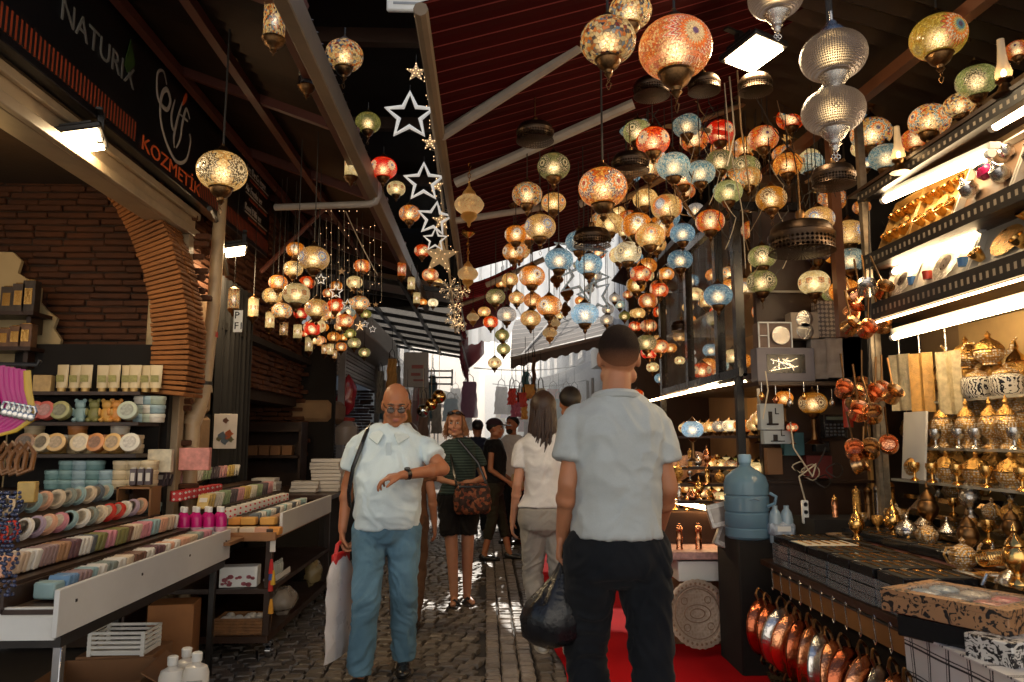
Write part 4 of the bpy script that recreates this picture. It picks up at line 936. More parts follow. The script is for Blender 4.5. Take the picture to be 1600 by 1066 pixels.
G = {
 'amb': (glass('amber', WARM, None), 'plain amber'),
 'ambf': (glass('amber_blue_flower', [(.75, .34, .05), (.66, .28, .03), (.8, .4, .08)], flw(DB, (.6, .6, .55), (.35, .1, .02), .5)), 'orange amber blue flowered'),
 'ambr': (glass('amber_red_petals', WARM + [(.7, .2, .03)], flw(RD, ORG, DB)), 'amber red petalled'),
 'org': (glass('orange', [ORG, (.7, .1, .01), (.85, .28, .04), (.5, .05, .01)], flw(TEAL, CRM, RD, .42)), 'bright orange'),
 'orgf': (glass('orange_flower', [(.8, .3, .07), (.75, .2, .03), (.7, .4, .12)], flw(DB, CRM, RD, .62), scale=11), 'orange daisy patterned'),
 'red': (glass('red_orange', [(.8, .09, .015), (.7, .05, .01)], flw(TEAL, CRM, DB, .35)), 'red orange'),
 'cre': (glass('cream', CREAM), 'plain cream'),
 'creb': (glass('cream_black_flower', CREAM, flw(BLK, BLK, BLK, .58), st=1.15), 'cream black flowered'),
 'cref': (glass('cream_blue_flower', [(.72, .5, .24), (.66, .44, .18)], flw((.4, .55, .6), (.12, .2, .35), (.25, .06, .02), .55)), 'beige blue flowered'),
 'cro': (glass('cream_orange', CREAM + [(.75, .45, .16)], flw((.1, .2, .35), ORG, RD, .42)), 'cream and orange'),
 'crs': (glass('cream_small_flowers', [(.78, .66, .42), (.7, .55, .3)], {'R': .3, 'n': 8, 'k': 5., 'rings': [(0, BLK), (.05, (.4, .12, .03)), (.16, (.25, .07, .02)), (.22, CRM)]}, st=1.2), 'cream small flowered'),
 'olv': (glass('olive', [(.36, .33, .12), (.44, .4, .17), (.28, .27, .09)]), 'olive green'),
 'olvb': (glass('olive_black_flower', [(.38, .36, .17), (.46, .42, .22)], flw(BLK, (.03, .05, .02), BLK, .55)), 'olive black flowered'),
 'aqu': (glass('pale_aqua', [(.38, .47, .45), (.2, .36, .38), (.52, .54, .46), (.58, .55, .44)], scale=12), 'pale aqua'),
 'blu': (glass('light_blue', [(.24, .38, .46), (.34, .48, .54), (.44, .54, .56)], scale=11), 'light blue'),
 'blw': (glass('blue_white', [(.6, .68, .7), (.45, .62, .72)], {'R': .62, 'n': 4, 'k': 16., 'rings': [(0, (.05, .2, .42)), (.1, (.5, .65, .7)), (.2, (.08, .25, .45)), (.3, (.45, .6, .68)), (.38, (.1, .3, .5)), (.46, (.4, .58, .66)), (.55, (.12, .32, .5))]}), 'blue and white'),
 'mul': (glass('multicoloured', [CRM, (.7, .35, .08), (.15, .3, .36), (.6, .12, .03), CRM, DB, (.7, .45, .18)], flw(DB, ORG, TEAL, .5), scale=10), 'multicoloured'),
 'spk': (glass('speckled', [(.74, .56, .3), (.7, .33, .07), (.76, .6, .36), (.16, .3, .36), (.74, .56, .3), (.3, .06, .02), (.72, .5, .22), (.05, .06, .09), (.76, .6, .36), (.68, .28, .04)], None, scale=7.5), 'confetti speckled'),
 'mus': (glass('mustard_dark_flower', [(.6, .33, .05), (.52, .27, .03)], flw((.05, .02, .01), (.07, .03, .01), (.05, .02, .01), .5)), 'mustard dark flowered'),
 'yel': (glass('yellow_orange_flower', [(.62, .46, .12), (.54, .38, .07), (.68, .52, .17)], {'R': .66, 'n': 2, 'k': 18., 'rings': [(0, DB), (.1, TEAL), (.2, (.5, .4, .12)), (.3, ORG), (.42, (.7, .5, .3)), (.5, ORG), (.58, RD)]}, scale=16, st=.8), 'yellow with orange rosette'),
 'big': (glass('big_orange_rosette', [(.78, .38, .12), (.72, .27, .05), (.75, .5, .24), (.6, .2, .05)], {'R': .8, 'n': 2, 'k': 22., 'rings': [(0, (.02, .04, .14)), (.09, (.7, .5, .22)), (.3, ORG), (.4, (.7, .1, .02)), (.47, CRM), (.52, (.5, .02, .02)), (.6, (.75, .5, .3)), (.67, (.8, .14, .05)), (.76, CRM)], 'band': (.8, .15, .04)}, scale=17), 'orange red rosette'),
 'wht': (glass('white_black_ring', [(.8, .72, .55), (.74, .64, .44)], flw(BLK, (.2, .16, .12), (.05, .04, .03), .42), st=1.5), 'bright white ringed'),
 'dov': (glass('pearl_grey', [(.5, .47, .43), (.4, .38, .36), (.56, .5, .44)], scale=13), 'pearl grey'),
 'pur': (glass('dusky_purple', [(.14, .1, .1), (.2, .15, .15)], flw(BLK, (.05, .02, .02), BLK, .5), st=.5), 'dusky purple'),
 'grn': (glass('pale_green_black', [(.5, .5, .24), (.42, .45, .2), (.56, .54, .3)], flw(BLK, BLK, (.03, .06, .02), .5)), 'pale green black patterned'),
 'drk': (glass('dark_red_unlit', [(.05, .006, .008), (.08, .01, .01), (.03, .02, .02)], flw((.3, .25, .2), (.02, .02, .02), (.25, .2, .18), .4), st=.25, alpha=.97), 'dark red unlit'),
 'sta': (glass('green_star', [(.46, .45, .22), (.52, .5, .28)], {'R': .34, 'n': 4, 'k': 5., 'rings': [(0, (.06, .1, .05)), (.2, (.03, .06, .03)), (.28, (.5, .48, .25))]}), 'olive star patterned'),
 'cir': (glass('cream_orange_ring', [(.74, .55, .28), (.68, .48, .22)], {'R': .66, 'n': 3, 'k': 24., 'rings': [(0, (.55, .62, .62)), (.24, (.12, .18, .25)), (.29, (.5, .55, .55)), (.34, ORG), (.48, (.7, .4, .1)), (.52, ORG)]}), 'cream orange ringed'),
}
def bulbmat(name, col, st):
    # frosted bulb: nested shells, brightest at the filament, fading outward
    t = NT(name); co = t.n('TexCoord').outputs['Object']; L = t.n('VectorMath', {0: co}, operation='LENGTH').outputs['Value']
    k = t.math('POWER', t.math('SUBTRACT', 1.05, t.math('DIVIDE', L, .66), clamp=True), 2.2)
    e = t.n('Emission', {'Color': (*col, 1), 'Strength': t.math('ADD', .08, t.math('MULTIPLY', t.math('POWER', k, 1.5), st))})
    tr = t.n('BsdfTransparent'); m = t.n('MixShader', {0: .32, 1: tr.outputs[0], 2: e.outputs[0]}); t.t.links.new(m.outputs[0], t.out.inputs[0]); return t.mat
BULB = bulbmat('bulb_glow', (1, .64, .28), 80)
BULBW = bulbmat('white_bulb_glow', (1, .86, .66), 34)
def shells(rs, k=1.):
    m = MB()
    for r in rs: m.ell((0, 0, 0), (r, r, r * k), 12, 8)
    return m
# shared meshes (unit radius)
GP = [(math.cos(a) ** .86 if math.cos(a) > 0 else 0, .80 * math.sin(a)) for a in [R(-66 + 132 * i / 14) for i in range(15)]]
def gl_mesh(key, _c={}):
    if key not in _c: _c[key] = MB().lathe(GP, 28).mesh('globe', G[key][0], True, 180)
    return _c[key]
ball = shells((.13, .22, .31, .40, .49, .58)).mesh('bulb', BULB, True, 180)
cup = MB().lathe([(.46, -.64), (.52, -.66), (.50, -.72), (.44, -.76), (.42, -.86), (.34, -1.0), (.22, -1.1), (.15, -1.14), (.13, -1.24), (.16, -1.28), (.1, -1.34), (.06, -1.42), (.001, -1.44)], 20).mesh('brass_cup', BRASS)
cap = MB().lathe([(.001, 1.2), (.05, 1.18), (.07, 1.08), (.16, 1.02), (.2, .95), (.34, .84), (.42, .76), (.45, .68), (.40, .66)], 18).mesh('top_cap', BRASS)
fin = MB().tube([(0, 0, -1.42), (.05, 0, -1.5), (0, 0, -1.58), (-.05, 0, -1.5)], .014, 5, True).tube([(0, 0, -1.56), (.1, 0, -1.66), (.06, 0, -1.78), (0, 0, -1.86), (-.06, 0, -1.78), (-.1, 0, -1.66)], .016, 5, True).mesh('finial', BRASS)
chn = MB().cyl((0, 0, 0), (0, 0, 1), .0035, n=5).mesh('chain', WIRE)
def linkmesh(L, m_, _c={}):
    k = (round(L, 1), m_.name)
    if k not in _c:
        mb = MB(); n = max(2, int(k[0] / .034))
        for i in range(n):
            z = i * .034; e = Vector((1, 0, 0)) if i % 2 else Vector((0, 1, 0))
            mb.tube([Vector((0, 0, z)), e * .008 + Vector((0, 0, z + .012)), e * .008 + Vector((0, 0, z + .03)), Vector((0, 0, z + .042)), -e * .008 + Vector((0, 0, z + .03)), -e * .008 + Vector((0, 0, z + .012))], .0028, 4, True)
        _c[k] = mb.mesh('chain', m_)
    return _c[k]
def ceil_z(x):
    if x < -.8: return 3.36 + .3 * (-.86 - x)
    if x < -.27: return 3.2
    return min(sl(x) - .04, 3.75)
LAN = []
def depth(u, w_):
    D = .046 * w_ ** .38; Y = D * F / w_ * rng.uniform(.95, 1.05)
    if u > 800: Y = min(Y, 2.36 * F / (u - 755))
    if u < 700: Y = min(Y, 2.0 * F / (765 - u))
    return min(Y, 9.5)
def hang(o, L, mesh_=chn):
    inst('chain', mesh_, o, (0, 0, 0), scale=(1, 1, L))
def lantern(u, v, w_, key, zone, Y=None, tilt=0, squash=1., name='globe_lantern', grp='mosaic globe lanterns', extra=''):
    Y = Y or depth(u, w_); p = at(u, v, Y); r = w_ * Y / F / 2
    o = thing(name, '', 'lantern', p, rng.uniform(0, 2 * PI) if key not in ('big', 'yel') else R({'big': -72, 'yel': -75}[key]), grp)
    if tilt: o.rotation_euler = (0, R(tilt), 0)
    g = inst('glass_globe', gl_mesh(key), o, scale=(r, r, r * squash))
    if key not in ('drk', 'pur'): inst('bulb', ball, g, (0, 0, -.1))
    inst('brass_cup', cup, o, scale=(r, r, r * squash)); inst('top_cap', cap, o, scale=r)
    if w_ > 34: inst('finial', fin, o, scale=r)
    L = max(ceil_z(p.x) - p.z - r * 1.15, .05)
    c = inst('chain', chn, o, (0, 0, r * 1.15), scale=(1 if w_ < 60 else 1.5, 1 if w_ < 60 else 1.5, L))
    LAN.append((o, u, v, w_, G[key][1], zone, extra)); return o
def cyl_lantern(u, v, w_, h_, keyc, zone, Y=None):
    Y = Y or min(depth(u, w_ * 1.5), 7.5); p = at(u, v, Y); r = w_ * Y / F / 2; hh = h_ * Y / F / 2
    o = thing('tube_lantern', '', 'lantern', p, rng.uniform(0, 6), 'tube shaped mosaic lanterns')
    key = {'amber': 'spk', 'clear': 'crs', 'red': 'orgf', 'dark red': 'drk'}[keyc]
    g = inst('glass_tube', tubemesh(key), o, scale=(r, r, hh))
    if key != 'drk': inst('bulb', MBT, g)
    inst('brass_cup', tcup, o, (0, 0, -hh), scale=(r, r, r)); inst('top_cap', tcap, o, (0, 0, hh), scale=r)
    if w_ > 18: inst('finial', fin, o, (0, 0, -hh + r * .2), scale=r)
    L = max(ceil_z(p.x) - p.z - hh - r, .05); inst('chain', chn, o, (0, 0, hh + r * .9), scale=(1, 1, L))
    LAN.append((o, u, v, w_, {'amber': 'amber', 'clear': 'clear white', 'red': 'orange red', 'dark red': 'unlit dark red'}[keyc], zone, '')); return o
def tubemesh(key, _c={}):
    if key not in _c: _c[key] = MB().lathe([(.9, -1), (1, -.94), (1, .94), (.9, 1)], 18).mesh('glass_tube', G[key][0])
    return _c[key]
MBT = shells((.2, .34, .48, .6)).mesh('bulb', BULBW, True, 180)
tcup = MB().lathe([(1.08, .12), (1.12, 0), (1.0, -.1), (.95, -.3), (.7, -.62), (.4, -.8), (.28, -1.05), (.33, -1.15), (.16, -1.3), (.001, -1.5)], 16).mesh('brass_cup', BRASS)
tcap = MB().lathe([(.001, .9), (.12, .86), (.16, .62), (.4, .5), (.75, .3), (1.02, .12), (1.08, -.08), (1., -.1)], 16).mesh('top_cap', BRASS)

Z1, Z2, Z3, Z4, Z5, Z6, Z7 = ('over the soap stalls', 'beside the string of stars', 'under the red awning', 'against the bright sky gap',
    'in the lamp shop cluster', 'over the kitchenware shop', 'behind the grey shirted man')
def zz(x, y, ox, oy, s): return ox + x / s, oy + y / s
for x, y, w_, k in ((620, 155, 150, 'ambf'), (765, 225, 245, 'cref'), (600, 305, 155, 'creb'), (480, 415, 150, 'ambr'), (710, 415, 130, 'org'), (625, 505, 215, 'crs'),
    (435, 520, 160, 'creb'), (510, 640, 160, 'mul'), (660, 660, 115, 'red'), (785, 620, 190, 'cro'), (880, 500, 95, 'orgf'), (945, 580, 110, 'red'), (1065, 580, 100, 'cre'),
    (890, 665, 105, 'ambr'), (965, 665, 105, 'cro'), (1050, 680, 100, 'amb'), (745, 770, 130, 'org'), (840, 770, 85, 'amb'), (970, 765, 90, 'cro'), (920, 845, 100, 'amb'),
    (1050, 820, 100, 'olv'), (1085, 895, 105, 'olvb'), (980, 925, 95, 'ambr'), (1165, 970, 95, 'olvb'), (1175, 665, 90, 'olv'), (810, 880, 105, 'ambr'), (700, 820, 70, 'org'), (1000, 850, 70, 'amb'), (880, 930, 75, 'ambf')):
    u, v = zz(x, y, 340, 360, 5.078); lantern(u, v, w_ / 5.078, k, Z1)
for x, y, w_, h_, k in ((128, 550, 85, 160, 'amber'), (283, 615, 80, 150, 'clear'), (415, 715, 70, 130, 'clear'), (525, 785, 65, 110, 'amber'), (635, 805, 65, 115, 'clear'),
    (725, 905, 60, 120, 'clear'), (850, 945, 50, 80, 'amber'), (897, 945, 50, 90, 'clear'), (930, 985, 36, 70, 'amber')):
    u, v = zz(x, y, 340, 360, 5.078); cyl_lantern(u, v, w_ / 5.078, h_ / 5.078, k, Z1)
cyl_lantern(429, 33, 35, 66, 'amber', 'in front of the beige canopy beam', 3.2)
cyl_lantern(480, 112, 27, 54, 'dark red', 'in front of the beige canopy beam', 3.9)
cyl_lantern(549, 257, 21, 44, 'clear', Z2, 5.2)
cyl_lantern(356, 86, 11, 22, 'dark red', 'above the shop sign', 5.4)
for u, v, w_, k, Y in ((538, 87, 62, 'spk', None), (575, 192, 41, 'olv', None), (599, 263, 44, 'red', None), (619, 295, 30, 'crs', None), (640, 334, 34, 'ambr', None), (347, 268, 78, 'creb', 3.6)):
    lantern(u, v, w_, k, Z2 if u > 560 else ('in front of the shop sign' if u < 400 else 'under the rusty canopy'), Y)
for x, y, w_, k in ((590, 190, 150, 'org'), (665, 415, 155, 'orgf'), (735, 485, 95, 'cre'), (690, 672, 100, 'wht'), (600, 665, 75, 'amb'), (1225, 850, 145, 'org'), (1165, 755, 120, 'cro')):
    u, v = zz(x, y, 560, 360, 5.923); lantern(u, v, w_ / 5.923, k, Z2 if u < 720 else Z4)
for x, y, w_, h_, k in ((402, 365, 78, 140, 'red'), (490, 495, 70, 125, 'clear'), (540, 630, 65, 110, 'clear')):
    u, v = zz(x, y, 560, 360, 5.923); cyl_lantern(u, v, w_ / 5.923, h_ / 5.923, k, Z2)
for x, y, w_, k in ((800, 240, 315, 'olvb'), (470, 345, 230, 'org'), (600, 340, 110, 'mul'), (555, 500, 290, 'mul'), (800, 575, 235, 'cro'), (675, 800, 300, 'cref'), (450, 870, 215, 'ambf'), (540, 890, 160, 'ambr'),
    (430, 1030, 215, 'ambf'), (1255, 435, 470, 'ambr'), (1315, 770, 260, 'cre'), (1390, 660, 150, 'cre'), (1450, 845, 120, 'crs'), (460, 640, 110, 'amb'), (590, 970, 120, 'amb')):
    u, v = zz(x, y, 730, 220, 5.922); lantern(u, v, w_ / 5.922, k, Z3)
for x, y, w_, k in ((325, 325, 130, 'cro'), (260, 350, 100, 'amb'), (490, 300, 205, 'ambf'), (495, 480, 140, 'amb'), (620, 525, 200, 'ambf'), (375, 465, 125, 'cro'), (480, 620, 160, 'cro'), (215, 455, 150, 'olvb'),
    (300, 590, 150, 'dov'), (265, 745, 110, 'olv'), (275, 850, 108, 'olv'), (208, 955, 105, 'crs'), (890, 585, 215, 'blw'),
    (742, 165, 90, 'org'), (990, 120, 125, 'orgf'), (840, 215, 80, 'olvb'), (960, 295, 125, 'dov'), (855, 485, 85, 'amb'), (925, 395, 80, 'dov'), (700, 600, 60, 'crs'),
    (1115, 465, 90, 'dov'), (1065, 550, 95, 'dov'), (1055, 630, 105, 'dov'), (1155, 515, 85, 'aqu'), (1215, 440, 80, 'orgf'), (1190, 600, 90, 'olv'), (1270, 580, 85, 'cre'), (1270, 680, 100, 'org'), (1260, 365, 110, 'amb')):
    u, v = zz(x, y, 730, 370, 4.844); lantern(u, v, w_ / 4.844, k, Z4 if u < 930 else Z7)
for x, y, w_, k in ((205, 290, 275, 'aqu'), (375, 430, 295, 'org'), (655, 300, 250, 'aqu'), (720, 415, 255, 'orgf'), (1365, 205, 250, 'aqu'), (1245, 440, 215, 'cro'), (930, 600, 250, 'olvb'), (1110, 600, 185, 'org'),
    (545, 640, 290, 'aqu'), (770, 690, 160, 'wht'), (1165, 735, 235, 'cro'), (1000, 855, 250, 'sta'), (1360, 910, 265, 'mus'), (650, 850, 160, 'orgf'), (310, 910, 215, 'cre'), (490, 980, 270, 'cir'),
    (400, 765, 145, 'aqu'), (385, 865, 120, 'aqu'), (730, 1005, 150, 'dov'), (790, 870, 100, 'drk'), (690, 760, 110, 'olvb'), (540, 470, 110, 'amb'), (860, 790, 90, 'ambr')):
    u, v = zz(x, y, 950, 140, 5.331); lantern(u, v, w_ / 5.331, k, Z5)
for x, y, w_, k in ((850, 140, 250, 'orgf'), (620, 240, 215, 'blu'), (600, 460, 215, 'blu'), (350, 260, 260, 'cro'), (40, 150, 185, 'cre'), (165, 400, 235, 'wht'), (325, 510, 170, 'amb'), (405, 590, 110, 'cre'),
    (235, 670, 170, 'mus'), (425, 715, 160, 'org'), (175, 215, 110, 'amb'), (280, 795, 80, 'aqu'), (255, 905, 115, 'cre'), (430, 895, 120, 'org'), (665, 855, 100, 'cre'), (340, 1010, 140, 'orgf'),
    (720, 750, 155, 'crs'), (530, 550, 80, 'orgf'), (570, 860, 70, 'olv'), (510, 740, 60, 'dov'), (1140, 690, 200, 'cref'), (1285, 435, 240, 'olvb'), (1345, 690, 220, 'grn'), (1310, 890, 225, 'ambr'),
    (1480, 840, 200, 'grn'), (1500, 470, 170, 'cro')):
    u, v = zz(x, y, 950, 320, 5.331); lantern(u, v, w_ / 5.331, k, Z5 if u > 1010 else Z7)
for x, y, w_, k in ((260, 420, 155, 'red'), (160, 440, 90, 'orgf'), (340, 310, 130, 'cro'), (460, 380, 120, 'amb'), (650, 495, 110, 'dov'), (190, 550, 100, 'dov'), (625, 240, 115, 'crs'), (545, 270, 130, 'cro'),
    (350, 460, 100, 'cre'), (430, 470, 90, 'cre'), (545, 495, 100, 'crs'), (380, 545, 60, 'wht'), (300, 245, 60, 'wht'), (660, 420, 70, 'dov'), (130, 530, 60, 'wht'), (655, 110, 80, 'amb')):
    u, v = zz(x, y, 970, 480, 5.922); lantern(u, v, w_ / 5.922, k, Z7)
for x, y, w_, k in ((705, 220, 260, 'cref'), (945, 330, 270, 'cref'), (960, 540, 240, 'aqu'), (690, 465, 245, 'pur'), (790, 530, 130, 'amb'), (670, 720, 250, 'crs'), (590, 620, 110, 'crs'), (515, 545, 220, 'crs')):
    u, v = zz(x, y, 1140, 300, 5.075); lantern(u, v, w_ / 5.075, k, Z6)
for x, y, w_, k, tl in ((610, 215, 330, 'yel', 8), (770, 25, 280, 'ambr', 8), (215, 525, 190, 'sta', 0), (830, 465, 240, 'grn', -14), (730, 605, 180, 'spk', -8), (560, 695, 240, 'mul', -8), (480, 805, 170, 'orgf', -5),
    (225, 770, 240, 'mul', -4), (310, 905, 200, 'aqu', -4), (1065, 290, 140, 'orgf', -6), (200, 940, 90, 'blu', 0), (820, 685, 90, 'amb', -6)):
    u, v = zz(x, y, 1300, 0, 3.677)
    if tl < 0:      # these stand on the top ledge of the show case
        o = lantern(u, v, w_ / 3.677, k, 'standing on the ledge above the show case', 2.36 * F / (u - 755), 0, 1., 'table_lantern', 'mosaic lanterns on the ledge'); o.rotation_euler = (0, R(-tl), o.rotation_euler.z)
        for c in list(o.children):
            if c.name.startswith(('chain', 'finial')): bpy.data.objects.remove(c)
    else: lantern(u, v, w_ / 3.677, k, Z6)
lantern(950, 64, 93, 'spk', 'close to the lens side of the red awning', 2.75)
lantern(985, 18, 72, 'spk', 'at the upper edge beside the big orange one', 3.0)
lantern(1055, 76, 122, 'big', 'under the red awning', 2.7)
lantern(1505, 20, 60, 'orgf', Z6)

# random fillers deep in the clusters: dim small globes of the same kinds
fz = {Z6: ((1120, 1360), (150, 330), 14), Z5: ((990, 1340), (150, 470), 48), Z7: ((985, 1130), (400, 620), 22), Z3: ((790, 1000), (250, 420), 15), Z1: ((430, 570), (400, 550), 12), Z4: ((700, 900), (520, 640), 0)}
for zn, ((u0, u1), (v0, v1), n) in fz.items():
    for i in range(n):
        w_ = rng.uniform(19, 32) if zn in (Z1, Z7) else rng.uniform(28, 50); lantern(rng.uniform(u0, u1), rng.uniform(v0, v1), w_, rng.choice(['amb', 'cro', 'orgf', 'org', 'olvb', 'ambr', 'crs', 'red', 'aqu', 'blu', 'ambf', 'mul']), zn)

# ---- metal pendants
drop = [(.001, 1.5), (.06, 1.48), (.07, 1.3), (.16, 1.2), (.2, 1.08), (.36, .92), (.42, .8), (.5, .62), (.8, .4), (.98, .12), (1.0, -.05), (.9, -.3), (.66, -.52), (.52, -.62), (.5, -.72), (.56, -.78), (.5, -.92), (.34, -1.1), (.16, -1.22), (.1, -1.36), (.13, -1.42), (.001, -1.6)]
def pierced(name, col, st, scale=26., thr=.35):
    t = NT(name); co = t.n('TexCoord').outputs['Object']
    e = t.n('TexVoronoi', {'Vector': co, 'Scale': scale, 'Randomness': .25}).outputs[0]
    hole = t.math('LESS_THAN', e, thr); z = t.n('SeparateXYZ', {0: co}).outputs[2]
    zone = t.math('LESS_THAN', t.math('ABSOLUTE', z), .62); hole = t.math('MULTIPLY', hole, zone)
    t.set(Base_Color=(*col, 1), Metallic=1., Roughness=.28, Emission_Color=(1, .66, .3, 1), Emission_Strength=t.math('MULTIPLY', hole, st)); t.bump(e, .8, .05)
    t.mat.cycles.emission_sampling = 'NONE'; return t.mat
PG = pierced('pierced_gold', (.85, .48, .14), 1.1); PB = pierced('bronze_drop', (.38, .16, .05), .0, 8)
dg_ = MB().lathe(drop, 26, wob=.012, lobes=13).mesh('pierced_body', PG); db_ = MB().lathe(drop, 20).mesh('body', PB)
def pendant(u, v, w_, me, label, Y, chain_m=None, top=None):
    p = at(u, v, Y); r = w_ * Y / F / 2; o = thing('metal_pendant', label, 'lantern', p, 0, 'metal drop pendants')
    inst('body', me, o, scale=r)
    L = (at(u, top, Y).z if top else ceil_z(p.x)) - p.z - r * 1.45
    if chain_m: inst('chain', linkmesh(max(L, .1), chain_m), o, (0, 0, r * 1.45)); inst('ceiling_rose', MB().lathe([(.001, .07), (.02, .065), (.05, .03), (.055, 0), (.04, -.012), (.02, -.03), (.001, -.035)], 16).mesh('ceiling_rose', GOLD), o, (0, 0, r * 1.45 + L))
    else: inst('chain', chn, o, (0, 0, r * 1.4), scale=(1, 1, max(L, .05)))
    return o
pendant(733, 320, 48, dg_, 'gold pierced teardrop pendant on long gold chain beside the upper white arm', 4.6, GOLD, 205)
pendant(731, 428, 33, dg_, 'gold pierced teardrop pendant below the snow flakes height, on gold chain', 5.8, GOLD, 365)
for u, v, w_, l_ in ((739, 496, 20, 'amber gold drop lantern hanging low next to the lit snowflakes'), (870, 437, 22, 'dark bronze drop pendant alone in front of the bright sky'),
    (886, 458, 22, 'bronze drop pendant under the glass stars'), (883, 483, 19, 'small gold drop pendant just below a bronze one'), (866, 505, 20, 'gold drop pendant partly behind the lowest gold one'), (859, 520, 24, 'lowest gold drop pendant in front of the brown awning')):
    pendant(u, v, w_, db_ if 'bronze' in l_ else dg_, l_, depth(u, w_))

# ---- silver mesh pendants
t = NT('silver_bead_mesh'); co = t.n('TexCoord').outputs['Object']; xyz = t.n('SeparateXYZ', {0: co}).outputs
az = t.math('MULTIPLY', t.math('ARCTAN2', xyz[1], xyz[0]), 42.); zb = t.math('MULTIPLY', xyz[2], 52.)
bead = t.math('MULTIPLY', t.math('ABSOLUTE', t.math('SINE', az)), t.math('ABSOLUTE', t.math('SINE', zb)))
t.set(Base_Color=(.32, .28, .28), Metallic=.9, Roughness=.3, Emission_Color=(1, .62, .3, 1), Emission_Strength=t.math('MULTIPLY', t.math('SUBTRACT', 1., bead), t.math('MULTIPLY', t.math('SUBTRACT', 1., t.math('ABSOLUTE', xyz[2])), .16)), Alpha=t.math('ADD', .62, t.math('MULTIPLY', t.math('GREATER_THAN', bead, .25), .35)))
t.bump(bead, 1., .04); t.mat.cycles.emission_sampling = 'NONE'; SMESH = t.mat
sb = MB().lathe([(math.cos(a) ** .8 if abs(math.cos(a)) > 1e-6 else 0, .72 * math.sin(a)) for a in [R(-70 + 140 * i / 16) for i in range(17)]], 36).mesh('bead_globe', SMESH, True, 180)
scup = MB().lathe([(.5, -.5), (.54, -.54), (.5, -.6), (.44, -.72), (.3, -.92), (.2, -1.0), (.17, -1.1), (.2, -1.14), (.13, -1.2), (.11, -1.34), (.05, -1.4), (.001, -1.42)], 24).mesh('silver_cup', SILVER)
scap = MB().lathe([(.05, 1.5), (.055, 1.2), (.16, 1.12), (.2, 1.0), (.3, .92), (.46, .72), (.5, .62), (.45, .58)], 24).mesh('silver_cap', SILVER)
sfin = inst_f = None
fins = MB()
for cx, cz in ((0, -1.6), (.09, -1.72), (-.09, -1.72), (0, -1.82)): fins.tube([(cx + .075 * math.cos(k * PI / 4), 0, cz + .075 * math.sin(k * PI / 4)) for k in range(8)], .018, 5, True)
fins.cyl((0, 0, -1.4), (0, 0, -1.54), .03, n=8)
fins = fins.mesh('finial', SILVER)
for u, v, w_, l_, Y in ((1302, 88, 108, 'upper of two big silver bead pendants, glowing inside', 2.75), (1302, 174, 102, 'lower of two big silver bead pendants, with trefoil finial', 2.8), (1212, -4, 92, 'silver bead pendant cut by the upper edge of view', 2.7)):
    p = at(u, v, Y); r = w_ * Y / F / 2; o = thing('silver_pendant', l_, 'lantern', p, 0, 'silver bead pendants')
    g = inst('bead_globe', sb, o, scale=r); inst('bulb', ball, g); inst('silver_cup', scup, o, scale=r); inst('silver_cap', scap, o, scale=r); inst('finial', fins, o, scale=r * .9)
    inst('chain', chn, o, (0, 0, r * 1.4), scale=(2, 2, max(3.7 - p.z - r * 1.4, .1)))

# ---- pierced bronze ring chandeliers
t = NT('pierced_bronze'); co = t.n('TexCoord').outputs['Object']; xyz = t.n('SeparateXYZ', {0: co}).outputs
az = t.math('MULTIPLY', t.math('ARCTAN2', xyz[1], xyz[0]), 22.); zb = t.math('MULTIPLY', xyz[2], 24.)
h = t.math('GREATER_THAN', t.math('MULTIPLY', t.math('SINE', t.math('ADD', az, zb)), t.math('SINE', t.math('SUBTRACT', az, zb))), .12)
zone = t.math('LESS_THAN', xyz[2], -.05)
t.set(Base_Color=(.06, .04, .028, 1), Metallic=1., Roughness=.4, Alpha=t.math('SUBTRACT', 1., t.math('MULTIPLY', h, zone))); PBZ = t.mat
ring = MB().lathe([(.72, .42), (.82, .40), (.9, .3), (.94, .12), (1., .08), (1., -.05), (.97, -.1), (.97, -.42), (1., -.46), (.95, -.48)], 40).mesh('pierced_ring', PBZ)
plate = MB().lathe([(.001, .44), (.3, .44), (.74, .42), (.74, .36), (.001, .36)], 30).mesh('top_plate', BRASS)
stem = MB().lathe([(.03, 2.2), (.03, .9), (.12, .86), (.16, .7), (.1, .56), (.22, .44)], 14).mesh('stem', BRASS)
def chandelier(u, v, w_, Y, label, dark=True):
    p = at(u, v, Y); r = w_ * Y / F / 2; o = thing('ring_chandelier', label, 'chandelier', p, rng.uniform(0, 3), 'pierced bronze ring chandeliers')
    inst('pierced_ring', ring, o, scale=r); inst('top_plate', plate, o, scale=r); inst('stem', stem, o, scale=r)
    return o
chandelier(836, 208, 62, 3.9, 'dark pierced bronze ring chandelier under the upper white awning arm')
chandelier(1018, 138, 60, 3.5, 'dark pierced bronze ring chandelier directly below the big orange rosette lantern')
chandelier(1100, 132, 54, 3.6, 'dark pierced bronze ring chandelier between big orange lantern and the floodlight')
chandelier(1180, 132, 56, 3.6, 'bronze ring chandelier with lit rim below the floodlight')
chandelier(1302, 276, 70, 3.6, 'dark bronze ring chandelier right below the silver trefoil finial')
chandelier(985, 255, 62, 4.0, 'bronze ring chandelier beside the large amber red petalled lantern')
chandelier(1252, 372, 105, 4.1, 'widest bronze ring chandelier over the stacked gift boxes')
chandelier(925, 372, 60, 4.9, 'black ring chandelier above the glass stars')
chandelier(1065, 510, 34, 6.5, 'small bronze ring chandelier low behind the grey shirted man')

